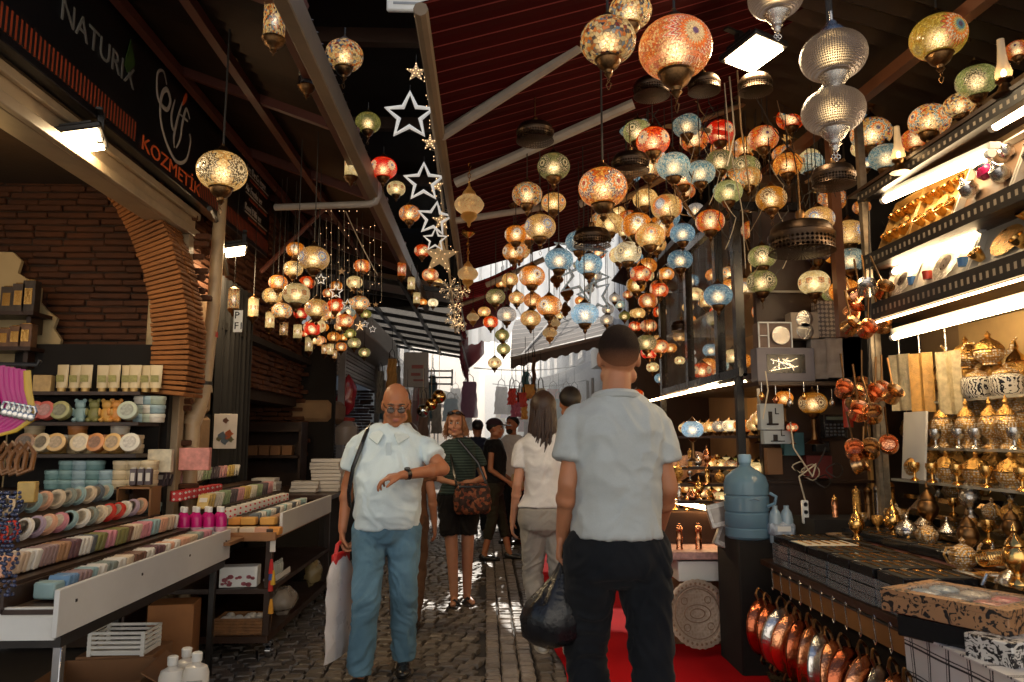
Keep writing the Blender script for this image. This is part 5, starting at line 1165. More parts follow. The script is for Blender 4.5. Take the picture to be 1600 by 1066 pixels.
# ---- label every lantern so that it is the only one of its words
from collections import defaultdict
gr = defaultdict(list)
for L in LAN:
    sz = 'large' if L[3] >= 62 else 'small' if L[3] < 30 else 'medium' if L[3] < 46 else 'full sized'
    kind = 'tube lantern' if L[0].name.startswith('tube') else 'table lantern' if L[0].name.startswith('table') else 'globe lantern'
    gr[(sz, L[4], kind, L[5])].append(L)
for (sz, d, kind, zone), ls in gr.items():
    ls.sort(key=lambda q: q[2])
    for i, L in enumerate(ls):
        if len(ls) == 1: s_ = '%s %s %s %s' % (sz, d, kind, zone)
        elif len(ls) == 2: s_ = '%s of two %s %s %ss %s' % (('higher', 'lower')[i], sz, d, kind, zone)
        else: s_ = '%s %s %s %s, %s' % (sz, d, kind, zone, 'highest' if i == 0 else 'lowest' if i == len(ls) - 1 else ordn(i) + ' highest')
        L[0]['label'] = s_

# ------------------------------------------------------------------ stars, fairy lights
STN = NT('white_plastic_added_glow'); STN.set(Base_Color=(.75, .74, .7), Roughness=.3, Emission_Color=(1, .95, .86), Emission_Strength=.3); STN.mat.cycles.emission_sampling = 'NONE'; STARW = STN.mat  # soft glow added to plain white plastic to brighten the outline stars
FAIRY = emit('fairy_bulb', (1, .62, .3), 2.6, False); FAIRYW = emit('warm_star_glow', (1, .7, .38), .9, False)
def starpts(ro, ri, n=5, ph=PI / 2): return [Vector(((ro if k % 2 == 0 else ri) * math.cos(ph + k * PI / n), 0, (ro if k % 2 == 0 else ri) * math.sin(ph + k * PI / n))) for k in range(2 * n)]
def star(u, v, w_, Y, label, kind, rz=0, tilt=0, n=5):
    p = at(u, v, Y); r = w_ * Y / F / 2; o = thing('hanging_star' if n == 5 else 'hanging_snowflake', label, 'star' if n == 5 else 'snowflake', p, rz, 'hanging star decorations')
    o.rotation_euler = (0, R(tilt), rz)
    if kind == 'outline':
        inst('frame', MB().tube(starpts(r, r * .46), r * .1, 8, True).mesh('frame', STARW, True, 80), o)
    elif kind == 'glass':
        inst('frame', MB().tube(starpts(r, r * .42), r * .07, 6, True).mesh('frame', clear('clear_tube', (.36, .46, .52), .9, .12)), o)
        mb = MB()
        for q, q2 in zip(starpts(r, r * .42), starpts(r, r * .42)[1:] + starpts(r, r * .42)[:1]):
            for k in range(6): mb.ell(q.lerp(q2, k / 6), (r * .03,) * 3, 6, 4)
        inst('led_dots', mb.mesh('led_dots', emit('cool_led', (.8, .9, 1), 1.6, False)), o)
    elif kind == 'flake':
        mb = MB()
        for k in range(6):
            a = k * PI / 3 + .2; d = Vector((math.cos(a), 0, math.sin(a)))
            mb.tube([Vector(), d * r], r * .05, 5)
            for s_ in (.45, .72):
                for sg_ in (-1, 1):
                    e = Vector((math.cos(a + sg_ * .9), 0, math.sin(a + sg_ * .9))); mb.tube([d * r * s_, d * r * s_ + e * r * .3], r * .04, 4)
        inst('flake', mb.mesh('flake', clear('frosted_flake', (.8, .66, .45), .9, .3)), o)
        mb = MB()
        for k in range(12): a = rng.uniform(0, 6.28); q = r * rng.uniform(.1, 1); mb.ell((q * math.cos(a), -.01, q * math.sin(a)), (.004,) * 3, 6, 4)
        inst('light_dots', mb.mesh('light_dots', FAIRY), o)
    else:
        pts = starpts(r, r * .42); mb = MB(); vs = [p_ for p_ in pts] + [Vector((0, -r * .22, 0)), Vector((0, r * .22, 0))]
        m_ = len(pts); mb.add(vs, [(i, (i + 1) % m_, m_) for i in range(m_)] + [((i + 1) % m_, i, m_ + 1) for i in range(m_)])
        inst('star_body', mb.mesh('star_body', mat('pale_gold_plastic', (.6, .42, .24), .3, .2) if kind == 'solid' else clear('warm_clear_plastic', (.8, .62, .38), .8, .2), False), o)
        if kind == 'lit':
            mb = MB()
            for q in pts[::2]:
                for s_ in (.25, .5, .8): mb.ell(q * s_ + Vector((0, -r * .22 * (1 - s_) - .004, 0)), (.004,) * 3, 6, 4)
            inst('light_dots', mb.mesh('light_dots', FAIRY), o)
    inst('cord', chn, o, (0, 0, r), scale=(.7, .7, max(3.3 - p.z - r, .05) if Y < 8 else .8))
    return o
star(640, 181, 80, 4.3, 'biggest white outline star under the cut hanging sign', 'outline')
star(662, 285, 64, 4.9, 'white outline star, second below the hanging sign', 'outline')
star(679, 342, 56, 5.5, 'white outline star, third below the hanging sign, tilted', 'outline', 0, 8)
star(680, 375, 38, 5.6, 'smallest white outline star, half hidden by clear bell star', 'outline')
star(650, 113, 36, 4.6, 'clear five pointed star with lit dots just above biggest white star', 'lit')
star(672, 223, 30, 4.9, 'clear lit star overlapping the lower tip of biggest white star', 'lit')
star(682, 290, 28, 5.2, 'clear lit star overlapping the second white outline star', 'lit')
star(690, 345, 34, 5.6, 'clear lit star overlapping the third white outline star', 'lit')
star(688, 400, 62, 5.8, 'large clear star with long point above the snowflakes', 'lit', 0, 4)
for u, v, w_, l_ in ((703, 452, 34, 'upper lit snowflake under the large clear star'), (724, 456, 24, 'pinkish lit snowflake beside the upper one'), (712, 478, 26, 'lit snowflake just under the upper pair'), (709, 500, 30, 'lowest lit snowflake by the pale red awning'), (718, 508, 24, 'small lit snowflake overlapping the lowest one')):
    star(u, v, w_, 6.6, l_, 'flake', 0, 0, 6)
star(907, 400, 92, 5.6, 'largest clear tube star under the black ring chandelier', 'glass', .2, 6)
star(912, 432, 84, 5.9, 'clear tube star turned sideways behind the largest one', 'glass', -.4, 24)
star(930, 462, 70, 6.2, 'clear tube star leaning at the lower end of the tube stars', 'glass', .5, -20)
for i, (x, y, w_, o_) in enumerate(((985, 325, 70, 1), (820, 390, 90, 0), (940, 490, 110, 0), (1030, 590, 90, 0), (1070, 465, 60, 1), (1135, 490, 55, 1), (1200, 585, 50, 1), (1255, 590, 48, 1), (1230, 785, 60, 0), (1170, 745, 60, 0), (1130, 760, 90, 2))):
    u, v = zz(x, y, 340, 360, 5.078)
    star(u, v, w_ / 5.078, 6.3 + .12 * i, '%s star on a thread over the soap stalls, %s from the doorway' % (('gold outline', 'solid pale gold', 'lit clear')[o_], ordn(i)), ('outline', 'solid', 'lit')[o_])
fl = thing('fairy_lights', 'string of tiny warm fairy lights wound along the awning edge', 'fairy lights', at(660, 60, 4.2))
mb = MB(); mw = MB(); pts = []
for i in range(90):
    t_ = i / 89; p = at(654 + 60 * t_ + rng.uniform(-8, 10), 20 + 500 * t_, 4.1 + 3.8 * t_); pts.append(p); mb.ell(p, (.0032, .0032, .006), 6, 4)
mw.tube(pts, .0018, 4)
P(mw, 'flex', WIREL, fl); P(mb, 'tiny_bulbs', FAIRY, fl)
fl = thing('fairy_lights', 'curtain of tiny warm fairy lights hanging with the gold stars', 'fairy lights', at(540, 420, 6.6))
mb = MB(); mw = MB()
for k in range(11):
    u = 500 + k * 9.5 + rng.uniform(-3, 3); Y = 6.2 + rng.uniform(0, .8); v1 = 400 + rng.uniform(20, 120)
    a, b = at(u, 330, Y), at(u, v1, Y); mw.tube([(a.x, a.y, 3.4), (b.x, a.y, b.z)], .0016, 4)
    for j in range(6): mb.ell((a.x + rng.uniform(-.01, .01), a.y, a.z + (b.z - a.z) * j / 5), (.0035,) * 3, 6, 4)
P(mw, 'flex', WIREL, fl); P(mb, 'tiny_bulbs', FAIRY, fl)
# ------------------------------------------------------------------ left: soap display table
A = atX(90, 916, -1.62); B = atX(358, 832, -1.62); PT = (A.z + B.z) / 2
tb = thing('display_table', 'stepped white fronted soap table standing on chrome legs, nearest on the soap side', 'table', (-1.9, 3.7, 0))
P(MB().box((-1.62, (A.y + B.y) / 2, PT - .085), (.02, B.y - A.y, .175), ch=.002), 'front_panel', WHITEL, tb)
P(MB().box((-1.95, A.y + .05, PT - .13), (.62, .02, .12)), 'end_panel', WHITEL, tb); P(MB().box((-1.95, B.y - .03, PT - .09), (.66, .02, .16)), 'end_panel', WHITEL, tb)
STEPS = [(-1.74, PT - .075), (-1.95, PT + .015), (-2.14, PT + .10), (-2.32, PT + .19)]
m = MB()
for x, z in STEPS: m.box((x, (A.y + B.y) / 2, z - .01), (.2, B.y - A.y - .06, .018)).box((x - .1, (A.y + B.y) / 2, z + .03), (.012, B.y - A.y - .06, .09))
P(m, 'display_steps', DARKW, tb)
m = MB()
for i in range(4): m.box((-1.6085, A.y + .12 + i * (B.y - A.y - .2) / 3, PT - .06 + .0 * i), (.004, .012, .012), ch=.003)
P(m, 'screw_heads', BLACKM, tb)
CHROME = mat('chromed_tube', (.55, .55, .55), .15, 1., .15, 5)
P(MB().box((-1.9, (A.y + B.y) / 2, PT - .2), (.56, B.y - A.y - .1, .04)), 'frame', BLACKM, tb)
for x, y in ((-1.65, A.y + .1), (-1.65, B.y - .16), (-2.2, A.y + .1), (-2.2, B.y - .16)):
    P(MB().box((x, y, (PT - .18) / 2), (.035, .035, PT - .18), ch=.004), 'leg', CHROME if y < 3.4 else BLACKM, tb)
SOAPC = {'pale teal': (.27, .40, .41), 'white': (.66, .62, .55), 'sand': (.52, .38, .26), 'grey green': (.22, .25, .22), 'brown': (.16, .075, .045), 'cream': (.62, .50, .36), 'plum': (.13, .06, .07),
    'peach': (.62, .33, .21), 'blue': (.12, .24, .40), 'pink': (.55, .22, .26), 'olive': (.20, .19, .06), 'lilac': (.40, .30, .38), 'tan': (.38, .20, .10), 'slate': (.10, .12, .14), 'sky blue': (.22, .38, .52), 'mauve': (.28, .18, .17), 'orange': (.66, .28, .06), 'red': (.5, .03, .02), 'amber': (.6, .32, .07)}
def soapm(c, _c={}):
    return mat('soap_' + c.replace(' ', '_'), SOAPC[c], .42, 0, .12, 18, .08)
def soapmesh(c, kind, _c={}):
    k = (c, kind)
    if k not in _c:
        mb = MB()
        if kind == 'bar': mb.box((0, 0, .042), (.088, .023, .084), ch=.004)
        elif kind == 'small': mb.box((0, 0, .03), (.06, .022, .06), ch=.003)
        elif kind == 'block': mb.box((0, 0, .025), (.1, .075, .05), ch=.006)
        elif kind == 'oval':
            for s_, y0 in ((1, 0), (.93, -.012)): mb.lathe([(.001, -.011), (.9, -.011), (1, 0), (.9, .011), (.001, .011)], 22, (0, y0, .055), Matrix(((.046 * s_, 0, 0), (0, 0, .6), (0, .056 * s_, 0))))
        _c[k] = mb.mesh('soap', soapm(c))
    return _c[k]
def soap_row(n, x, z, y0, y1, seq, kind, rowname, lean=24, name='soap_bar', grp=None):
    cnt = defaultdict(int); tot = defaultdict(int); cs = []
    i = 0; k = 0
    while len(cs) < n:
        run = rng.choice((2, 3, 3, 4)) if kind in ('bar', 'small') else 1
        cs += [seq[k % len(seq)]] * run; k += 1
    cs = cs[:n]
    for i, c in enumerate(cs):
        y = y0 + (y1 - y0) * i / max(n - 1, 1); ang = R(-lean + rng.uniform(-3, 3))
        o = inst(name, soapmesh(c, kind), None, (x + rng.uniform(-.006, .006), y, z), (ang, 0, rng.uniform(-.06, .06)))
        cnt[c] += 1
        tag(o, '%s %s, %s of its colour along %s' % (c, {'bar': 'soap bar', 'small': 'small bar', 'oval': 'wrapped oval soap', 'block': 'soap block'}[kind], ordn(cnt[c] - 1), rowname), 'soap', grp or 'soaps in ' + rowname)
        if kind == 'oval':
            lb = inst('paper_label', OVL, o, (0, -.0215, .055))
OVL = MB().lathe([(.001, 0), (1, 0)], 18, (0, 0, 0), Matrix(((.03, 0, 0), (0, 0, 1), (0, .036, 0)))).lathe([(.2, .0), (.5, 0)], 10, (0, -.001, .012), Matrix(((.03, 0, 0), (0, 0, 1), (0, .02, 0)))).mesh('paper_label', mat('soap_paper_label', (.6, .52, .4), .5, 0, .5, 60))
soap_row(56, -1.745, PT - .066, A.y + .22, B.y - .08, ['blue', 'mauve', 'pale teal', 'white', 'grey green', 'white', 'cream', 'brown', 'white', 'plum', 'white', 'peach', 'white', 'peach', 'sand', 'grey green', 'pink', 'pale teal'], 'bar', 'the front soap row')
soap_row(54, -1.95, PT + .024, A.y + .14, B.y - .12, ['peach', 'sand', 'white', 'mauve', 'tan', 'plum', 'white', 'slate', 'olive', 'pink', 'olive', 'brown', 'cream', 'pink', 'pale teal'], 'bar', 'the second soap row')
soap_row(17, -2.13, PT + .108, A.y + .2, B.y - .15, ['grey green', 'cream', 'red', 'red', 'white', 'lilac', 'peach', 'pink', 'pale teal', 'white'], 'oval', 'the oval soap row', 30, 'oval_soap')
soap_row(14, -2.31, PT + .198, A.y + .3, B.y - .2, ['peach', 'cream', 'grey green', 'pale teal', 'cream', 'slate', 'pale teal'], 'oval', 'the rear oval soap row', 26, 'oval_soap')
for i, (u, v, c) in enumerate(((30, 905, 'slate'), (48, 912, 'grey green'), (78, 897, 'sky blue'), (98, 890, 'blue'), (76, 918, 'pale teal'))):
    p = atZ(u, v + 14, PT - .06); o = inst('soap_block', soapmesh(c, 'block'), None, (p.x, p.y, PT - .066), (0, 0, rng.uniform(-.1, .1)), (.9, .9, 1.3))
    tag(o, '%s soap block lying at the near end of the front soap row' % c, 'soap', 'soap blocks at the table end')

# ------------------------------------------------------------------ left: second trolley table
T2 = .83; C0, C1 = 5.0, 6.85
tb = thing('trolley_table', 'dark wooden trolley table with white front board and two lower shelves, on casters', 'table', (-1.8, 5.9, 0))
P(MB().box((-1.40, 6.0, T2 + .0), (.02, 1.6, .15), ch=.002), 'front_panel', WHITEL, tb)
P(MB().box((-1.86, 5.9, T2 - .07), (.92, C1 - C0, .03)).box((-1.8, C0 - .02, T2 - .055), (.86, .025, .05)), 'table_top', WOOD, tb)
P(MB().box((-1.85, 5.9, .43), (.9, C1 - C0, .03)), 'shelf', DARKW, tb); P(MB().box((-1.85, 5.9, .13), (.9, C1 - C0, .04)), 'shelf', DARKW, tb)
for x, y in ((-1.42, C0 + .03), (-1.42, C1 - .05), (-2.28, C0 + .03), (-2.28, C1 - .05)):
    P(MB().box((x, y, .46), (.045, .045, .72), ch=.004), 'post', DARKW, tb)
for y in (C0 + .05, C1 - .08):
    P(MB().cyl((-1.42, y - .0, .045), (-1.385, y, .045), .045, n=14).box((-1.41, y, .09), (.05, .05, .03)), 'caster', CHROME, tb)
m = MB()
for i, z in enumerate((.02, .09, .16, .25)): m.box((-1.52 - i * .2, 6.05, T2 + z - .06), (.19, 1.55, .02))
P(m, 'display_steps', DARKW, tb)
soap_row(38, -1.5, T2 - .025, 5.35, 6.7, ['tan'], 'small', 'the brown soap row on the trolley')
soap_row(34, -1.62, T2 + .0, 5.3, 6.7, ['slate', 'white', 'pale teal', 'white'], 'small', 'the mixed trolley row')
def cubes(n, x, z, y0, y1, base, dotc, lab, size=.055):
    mb = MB().box((0, 0, size / 2), (size, size, size), ch=.003); me = mb.mesh('gift_box', base)
    md = MB()
    for a in (-.28, .28):
        for b in (-.28, .28): md.box((a * size, -size / 2 - .001, size / 2 + b * size), (size * .2, .003, size * .2), (0, R(45), 0))
    for a in (-.25, .25):
        for b in (-.25, .25): md.box((size / 2 + .001, a * size, size / 2 + b * size), (.003, size * .2, size * .2))
    md = md.mesh('printed_dots', dotc)
    for i in range(n):
        o = inst('gift_box', me, None, (x + rng.uniform(-.005, .005), y0 + (y1 - y0) * i / (n - 1), z), (0, 0, R(rng.uniform(28, 40)) if size > .05 else .1))
        tag(o, '%s, %s from the near end' % (lab, ordn(i)), 'box', lab + ' row'); inst('printed_dots', md, o)
WPB = mat('white_card_box', (.62, .58, .52), .5, 0, .1, 9); RPB = mat('red_card_box', (.5, .02, .02), .45, 0, .1, 9)
cubes(14, -1.76, T2 + .045, 5.15, 6.6, WPB, RPB, 'white gift box with red squares on the trolley', .062)
cubes(10, -2.04, T2 + .17, 5.0, 5.75, RPB, WPB, 'red gift box with white squares on the trolley', .066)
PKC = [mat('packet_yellow', (.5, .34, .1), .4, 0, .3, 30), mat('packet_dark', (.08, .06, .07), .35, 0, .5, 30), mat('packet_white', (.6, .55, .46), .4, 0, .3, 30), mat('packet_pink', (.5, .24, .24), .4, 0, .3, 30), mat('packet_green', (.2, .26, .14), .4, 0, .3, 30)]
PKN = ['yellow', 'dark', 'white', 'pink', 'green']
pk = []
for m_ in PKC:
    mb = MB().box((0, 0, .05), (.075, .02, .1), ch=.003); mb.mi = 1; mb.box((0, -.011, .06), (.05, .003, .03)); pk.append(mb.mesh('packet', [m_, WPB]))
for r_, (x, z, n) in enumerate(((-1.9, T2 + .11, 30), (-2.2, T2 + .26, 26), (-2.32, T2 + .30, 22))):
    cn = defaultdict(int)
    for i in range(n):
        k = (i // 3 * 2 + r_) % 5; o = inst('packet', pk[k], None, (x, 5.1 + i * 1.55 / n, z), (R(-24 + rng.uniform(-5, 5)), 0, rng.uniform(-.1, .1)))
        cn[k] += 1; tag(o, '%s packet, %s of its colour along the %s packet row on the trolley' % (PKN[k], ordn(cn[k] - 1), ('lower', 'upper', 'rear')[r_]), 'packet', 'packets standing on the trolley')
for i, (u, v, c) in enumerate(((338, 818, 'sand'), (362, 816, 'cream'), (366, 803, 'orange'), (390, 802, 'amber'), (388, 815, 'cream'), (412, 814, 'peach'), (420, 800, 'amber'), (428, 812, 'orange'), (350, 806, 'slate'))):
    p = at(u, v + 8, 5.05 if v > 808 else 5.18); o = inst('soap_block', soapmesh(c, 'block'), None, (p.x, p.y, T2 - .052 + (.05 if v < 808 else 0)), (0, 0, rng.uniform(-.08, .08)))
    tag(o, '%s glycerine soap block at the near end of the trolley, %s from the magenta bottles' % (c, ordn(i)), 'soap', 'glycerine soap blocks')
# magenta bottles
MG = mat('magenta_liquid', (.5, .01, .16), .15, 0, .1, 5); MGD = mat('deep_magenta_liquid', (.3, .004, .09), .15, 0, .1, 5)
mb = MB(); mb.lathe([(.001, 0), (.03, 0), (.034, .01), (.034, .075)], 16); mb.mi = 1; mb.lathe([(.034, .075), (.034, .13), (.03, .15), (.016, .165), (.013, .175), (.001, .176)], 16); bot = mb.mesh('bottle_body', [MGD, MG])
bcap = MB().lathe([(.016, .17), (.017, .2), (.012, .204), (.001, .205)], 14).mesh('bottle_cap', WHITEP)
blab = MB().lathe([(.0346, .035), (.0346, .08)], 16).mesh('bottle_label', mat('pink_label', (.6, .35, .42), .5, 0, .4, 40))
for i in range(8):
    p = (-1.93 + .073 * (i % 4) + (.03 if i > 3 else 0), 4.86 - .078 * (i // 4) + .01 * i, T2 - .055)
    o = thing('bottle', 'magenta bottle with white cap, %s in the %s row on the trolley corner' % (ordn(i % 4), 'back' if i < 4 else 'front'), 'bottle', p, rng.uniform(0, 1), 'magenta bottles')
    inst('bottle_body', bot, o); inst('bottle_cap', bcap, o); inst('bottle_label', blab, o)
P(MB().box((-1.82, 4.83, T2 - .065), (.5, .26, .02)), 'side_tray', WOOD, tb)
# lower shelf goods
def gbox(name, label, cat, c, d, m_, rz=0, ch=.004, lid=None, group=None, tape=None):
    mb = MB().box((0, 0, d[2] / 2), d, ch=ch); mats = [m_]
    if lid: mb.mi = 1; mats.append(lid); mb.box((0, 0, d[2] + .004), (d[0] * .7, d[1] * .7, .008), ch=.002); mb.box((0, -d[1] / 2 - .001, d[2] * .5), (d[0] * .6, .004, d[2] * .5))
    o = mb.build(name, mats, None, c, (0, 0, rz)); return tag(o, label, cat, group)
o = gbox('carton', 'white floral printed carton on the middle shelf of the trolley', 'carton', (-1.62, 5.08, .447), (.24, .12, .13), WHITEP, .1)
m = MB()
for i in range(14): m.lathe([(.001, 0), (rng.uniform(.008, .018), 0)], 7, (rng.uniform(-.1, .1), -.0625, rng.uniform(.015, .07)), Matrix.Rotation(R(90), 3, 'X'), 1, .2, 5)
inst('flower_print', m.mesh('flower_print', mat('floral_print', (.4, .1, .12), .5, 0, .8, 60)), o)
tr_ = MB()
for i in range(6): tr_.lathe([(.001, 0), (.014, 0), (.014, .06), (.006, .075), (.006, .09), (.001, .09)], 10, (-1.47 + .0 * i, 5.3 + .05 * i, .447))
tp = thing('bottle_tray', 'white tray on the trolley shelf holding small clear bottles', 'tray', (-1.47, 5.42, .445))
P(MB().box((-1.47, 5.42, .452), (.09, .36, .012)).box((-1.43, 5.42, .465), (.006, .36, .035)), 'tray_base', WHITEP, tp)
for i in range(6):
    o = tag(MB().lathe([(.001, 0), (.014, 0), (.014, .06), (.006, .075), (.006, .095), (.001, .095)], 10).build('vial', clear('clear_vial', (.6, .65, .6), .7), None, (-1.475, 5.29 + .05 * i, .459)), 'small clear vial in the white tray, %s from the near end' % ordn(i), 'vial', 'vials in the white tray')
bk = thing('wicker_basket', 'wicker basket of white lumps on the lowest trolley shelf', 'basket', (-1.6, 5.12, .15))
m = MB()
for k in range(5): m.tube([(x, y, .012 + k * .02) for x, y in ((-.15, -.1), (.15, -.1), (.15, .1), (-.15, .1))], .012, 6, True)
for i in range(9):
    for y in (-.1, .1): m.cyl((-.15 + i * .0375, y, 0), (-.15 + i * .0375, y, .1), .008, n=5)
m.box((0, 0, .005), (.3, .2, .01)); m.build('woven_body', mat('wicker', (.22, .1, .035), .7, 0, .5, 30, .4), bk)
m = MB()
for i in range(12): m.ell((rng.uniform(-.11, .11), rng.uniform(-.07, .07), .08), (.032, .032, .026), 9, 6)
tag(m.build('cotton_bundle', WPB, None, (-1.6, 5.12, .15)), 'white cotton lumps heaped in the wicker basket', 'cotton')
def bag(label, p, r, col, seed, cat='bag', name='plastic_bag', alpha=.8, h=1.2):
    mb = MB().ell((0, 0, r[2]), r, 22, 16)
    for i, v_ in enumerate(mb.v):
        v_ = Vector(v_); k = noise.noise(v_ * (4 / max(r)) * .5 + Vector((seed, 0, 0))) * .35 + noise.noise(v_ * (12 / max(r)) * .5 + Vector((0, seed, 0))) * .12
        mb.v[i] = tuple(Vector((0, 0, r[2])) + (v_ - Vector((0, 0, r[2]))) * (1 + k))
    t = clear('crinkled_bag_%d' % seed, col, alpha, .2); return tag(mb.build(name, t, None, p, ang=70), label, cat)
bag('clear wrapped bag bulging from the lowest trolley shelf, beside the basket', (-1.47, 5.6, .15), (.09, .12, .1), (.5, .45, .4), 3, alpha=.5)
bag('yellowish wrapped bag at the far end of the lowest trolley shelf', (-1.44, 6.4, .2), (.07, .1, .1), (.5, .4, .2), 4, alpha=.6)
ts = thing('tassel_string', 'white tag with red, yellow and blue tassels tied to the trolley post', 'tassel', (-1.39, 5.0, .8))
P(MB().box((-1.39, 4.99, .72), (.035, .004, .09)), 'paper_tag', WPB, ts)
for i, (c, z) in enumerate((((.5, .02, .02), .58), ((.05, .08, .3), .54), ((.6, .35, .03), .51), ((.5, .03, .02), .47), ((.65, .3, .03), .33))):
    P(MB().lathe([(.001, .05), (.008, .05), (.015, .0), (.018, -.04), (.001, -.04)], 8, (-1.39 + rng.uniform(-.015, .015), 4.985, z)), 'tassel', mat('tassel_%d' % i, c, .8), ts)
# under the first table
cb = thing('cardboard_box', 'open brown cardboard box with white label under the soap table', 'box', (-1.95, 4.0, 0), R(6))
m = MB()
for c, d in (((0, -.2, .12), (.5, .008, .24)), ((0, .2, .12), (.5, .008, .24)), ((-.25, 0, .12), (.008, .4, .24)), ((.25, 0, .12), (.008, .4, .24)), ((0, 0, .006), (.5, .4, .01))): m.box(c, d)
m.box((0, -.27, .25), (.5, .16, .006), (R(-14), 0, 0)).box((.31, 0, .24), (.14, .4, .006), (0, R(30), 0)); m.build('carton_walls', CARD, cb)
MB().box((-.14, -.206, .16), (.07, .004, .055)).build('paper_label', WPB, cb)
m = MB().box((0, 0, .008), (.3, .2, .012))
for s_ in (-1, 1):
    for k in range(5): m.box((0, s_ * .1, .02 + k * .024), (.3, .008, .014)); m.box((s_ * .15, 0, .02 + k * .024), (.008, .2, .014))
    m.box((s_ * .14, -.1, .06), (.02, .012, .125)); m.box((s_ * .14, .1, .06), (.02, .012, .125))
ct = thing('plastic_crate', 'white slatted plastic crate under the soap table', 'crate', (-1.98, 4.3, .255)); m.build('slatted_body', WHITEP, ct)
gbox('carton', 'plain brown carton carrying the white crate under the soap table', 'carton', (-2.0, 4.36, 0), (.4, .3, .25), CARD, .05)
gbox('carton', 'orange brown carton standing behind the far soap table leg', 'carton', (-1.9, 4.75, 0), (.26, .2, .42), mat('orange_carton', (.34, .14, .045), .7), .15)
mb = MB().lathe([(.001, 0), (.055, 0), (.06, .015), (.06, .17), (.05, .2), (.02, .215), (.02, .23), (.001, .23)], 18)
for i, v_ in enumerate(mb.v): mb.v[i] = (v_[0], v_[1] * .65, v_[2])
jb = mb.mesh('bottle_body', mat('milky_plastic', (.62, .58, .52), .3, 0, .06, 5)); jc = MB().lathe([(.024, .225), (.025, .26), (.02, .265), (.001, .265)], 14).mesh('bottle_cap', WHITEP); jl = MB().box((0, -.0405, .1), (.07, .003, .09)).mesh('bottle_label', mat('printed_bottle_label', (.35, .33, .28), .5, 0, .8, 40))
for i, (u, v, l_) in enumerate(((270, 1030, 'left of the trio'), (292, 1017, 'rear one of the trio'), (308, 1024, 'with black printed label, front of the trio'))):
    p = at(u, v, 3.75 + .1 * (i == 1)); o = thing('bottle', 'white plastic bottle under the soap table, %s' % l_.replace('left of the trio', 'farthest from the aisle'), 'bottle', (p.x, p.y, max(p.z - .25, 0)), .2, 'white bottles under the soap table')
    inst('bottle_body', jb, o); inst('bottle_cap', jc, o)
    if i == 2: inst('bottle_label', jl, o)
gbox('crate', 'dark wooden crate standing under the white bottles', 'crate', (-1.55, 3.85, 0), (.34, .3, max(at(280, 1030, 3.75).z - .255, .04)), DARKW)

# ------------------------------------------------------------------ left: wall shelves of the soap shop
SH = [at(150, 613, 4.9).z, at(150, 660, 4.9).z, at(150, 709, 4.9).z, at(150, 764, 4.9).z, at(150, 800, 4.9).z]
un = thing('shelf_unit', 'dark wall shelf unit full of tubes and round jars inside the vault', 'shelf', (-2.9, 4.95, 0))
for z in SH: P(MB().box((-2.72, 4.95, z - .012), (1.0, .3, .022)), 'shelf_board', DARKW, un)
P(MB().box((-2.72, 5.12, 1.3), (1.0, .02, 1.5)), 'back_panel', DARK, un)
P(MB().box((-3.24, 4.95, .9), (.03, .3, 1.75)), 'upright', DARKW, un); P(MB().box((-2.235, 4.95, .6), (.02, .3, 1.2)), 'upright', DARKW, un)
# tubes
tm = MB(); vs = []
for k in range(9):
    s_ = k / 8; z = .025 + .15 * s_; a = .036 * (1 + .1 * s_); b = .024 * (1 - s_) + .003
    vs += [(a * math.cos(2 * PI * i / 14), b * math.sin(2 * PI * i / 14), z) for i in range(14)]
tm.add(vs, [(k * 14 + i, k * 14 + (i + 1) % 14, (k + 1) * 14 + (i + 1) % 14, (k + 1) * 14 + i) for k in range(8) for i in range(14)] + [list(range(8 * 14, 9 * 14))])
tubeM = tm.mesh('tube_body', mat('cream_tube_plastic', (.62, .5, .3), .35, 0, .1, 6)); tubeC = MB().lathe([(.001, 0), (.024, 0), (.026, .026), (.001, .026)], 14).mesh('tube_cap', mat('gold_tube_cap', (.5, .33, .12), .3, .3))
tubeL = MB().box((0, -.0225, .085), (.05, .004, .045), (R(6), 0, 0)).mesh('tube_label', mat('olive_tube_label', (.33, .3, .1), .5, 0, .6, 40))
for i, u in enumerate((97, 114, 134, 158, 178, 196, 210, 226, 243)):
    p = at(u, 600, 4.86); o = thing('cream_tube', 'cream coloured squeeze tube on the top wall shelf, %s from the beige post' % ordn(8 - i), 'tube', (p.x, p.y + .02 * (i % 2), SH[0]), rng.uniform(-.15, .15), 'cream tubes on the top wall shelf')
    inst('tube_body', tubeM, o); inst('tube_cap', tubeC, o); inst('tube_label', tubeL, o)
gbox('paper_bag', 'brown printed paper gift bag at the end of the tube shelf', 'bag', at(68, 606, 4.86) - Vector((0, 0, .03)), (.11, .06, .11), mat('kraft_paper', (.42, .28, .12), .6, 0, .4, 30), .1)
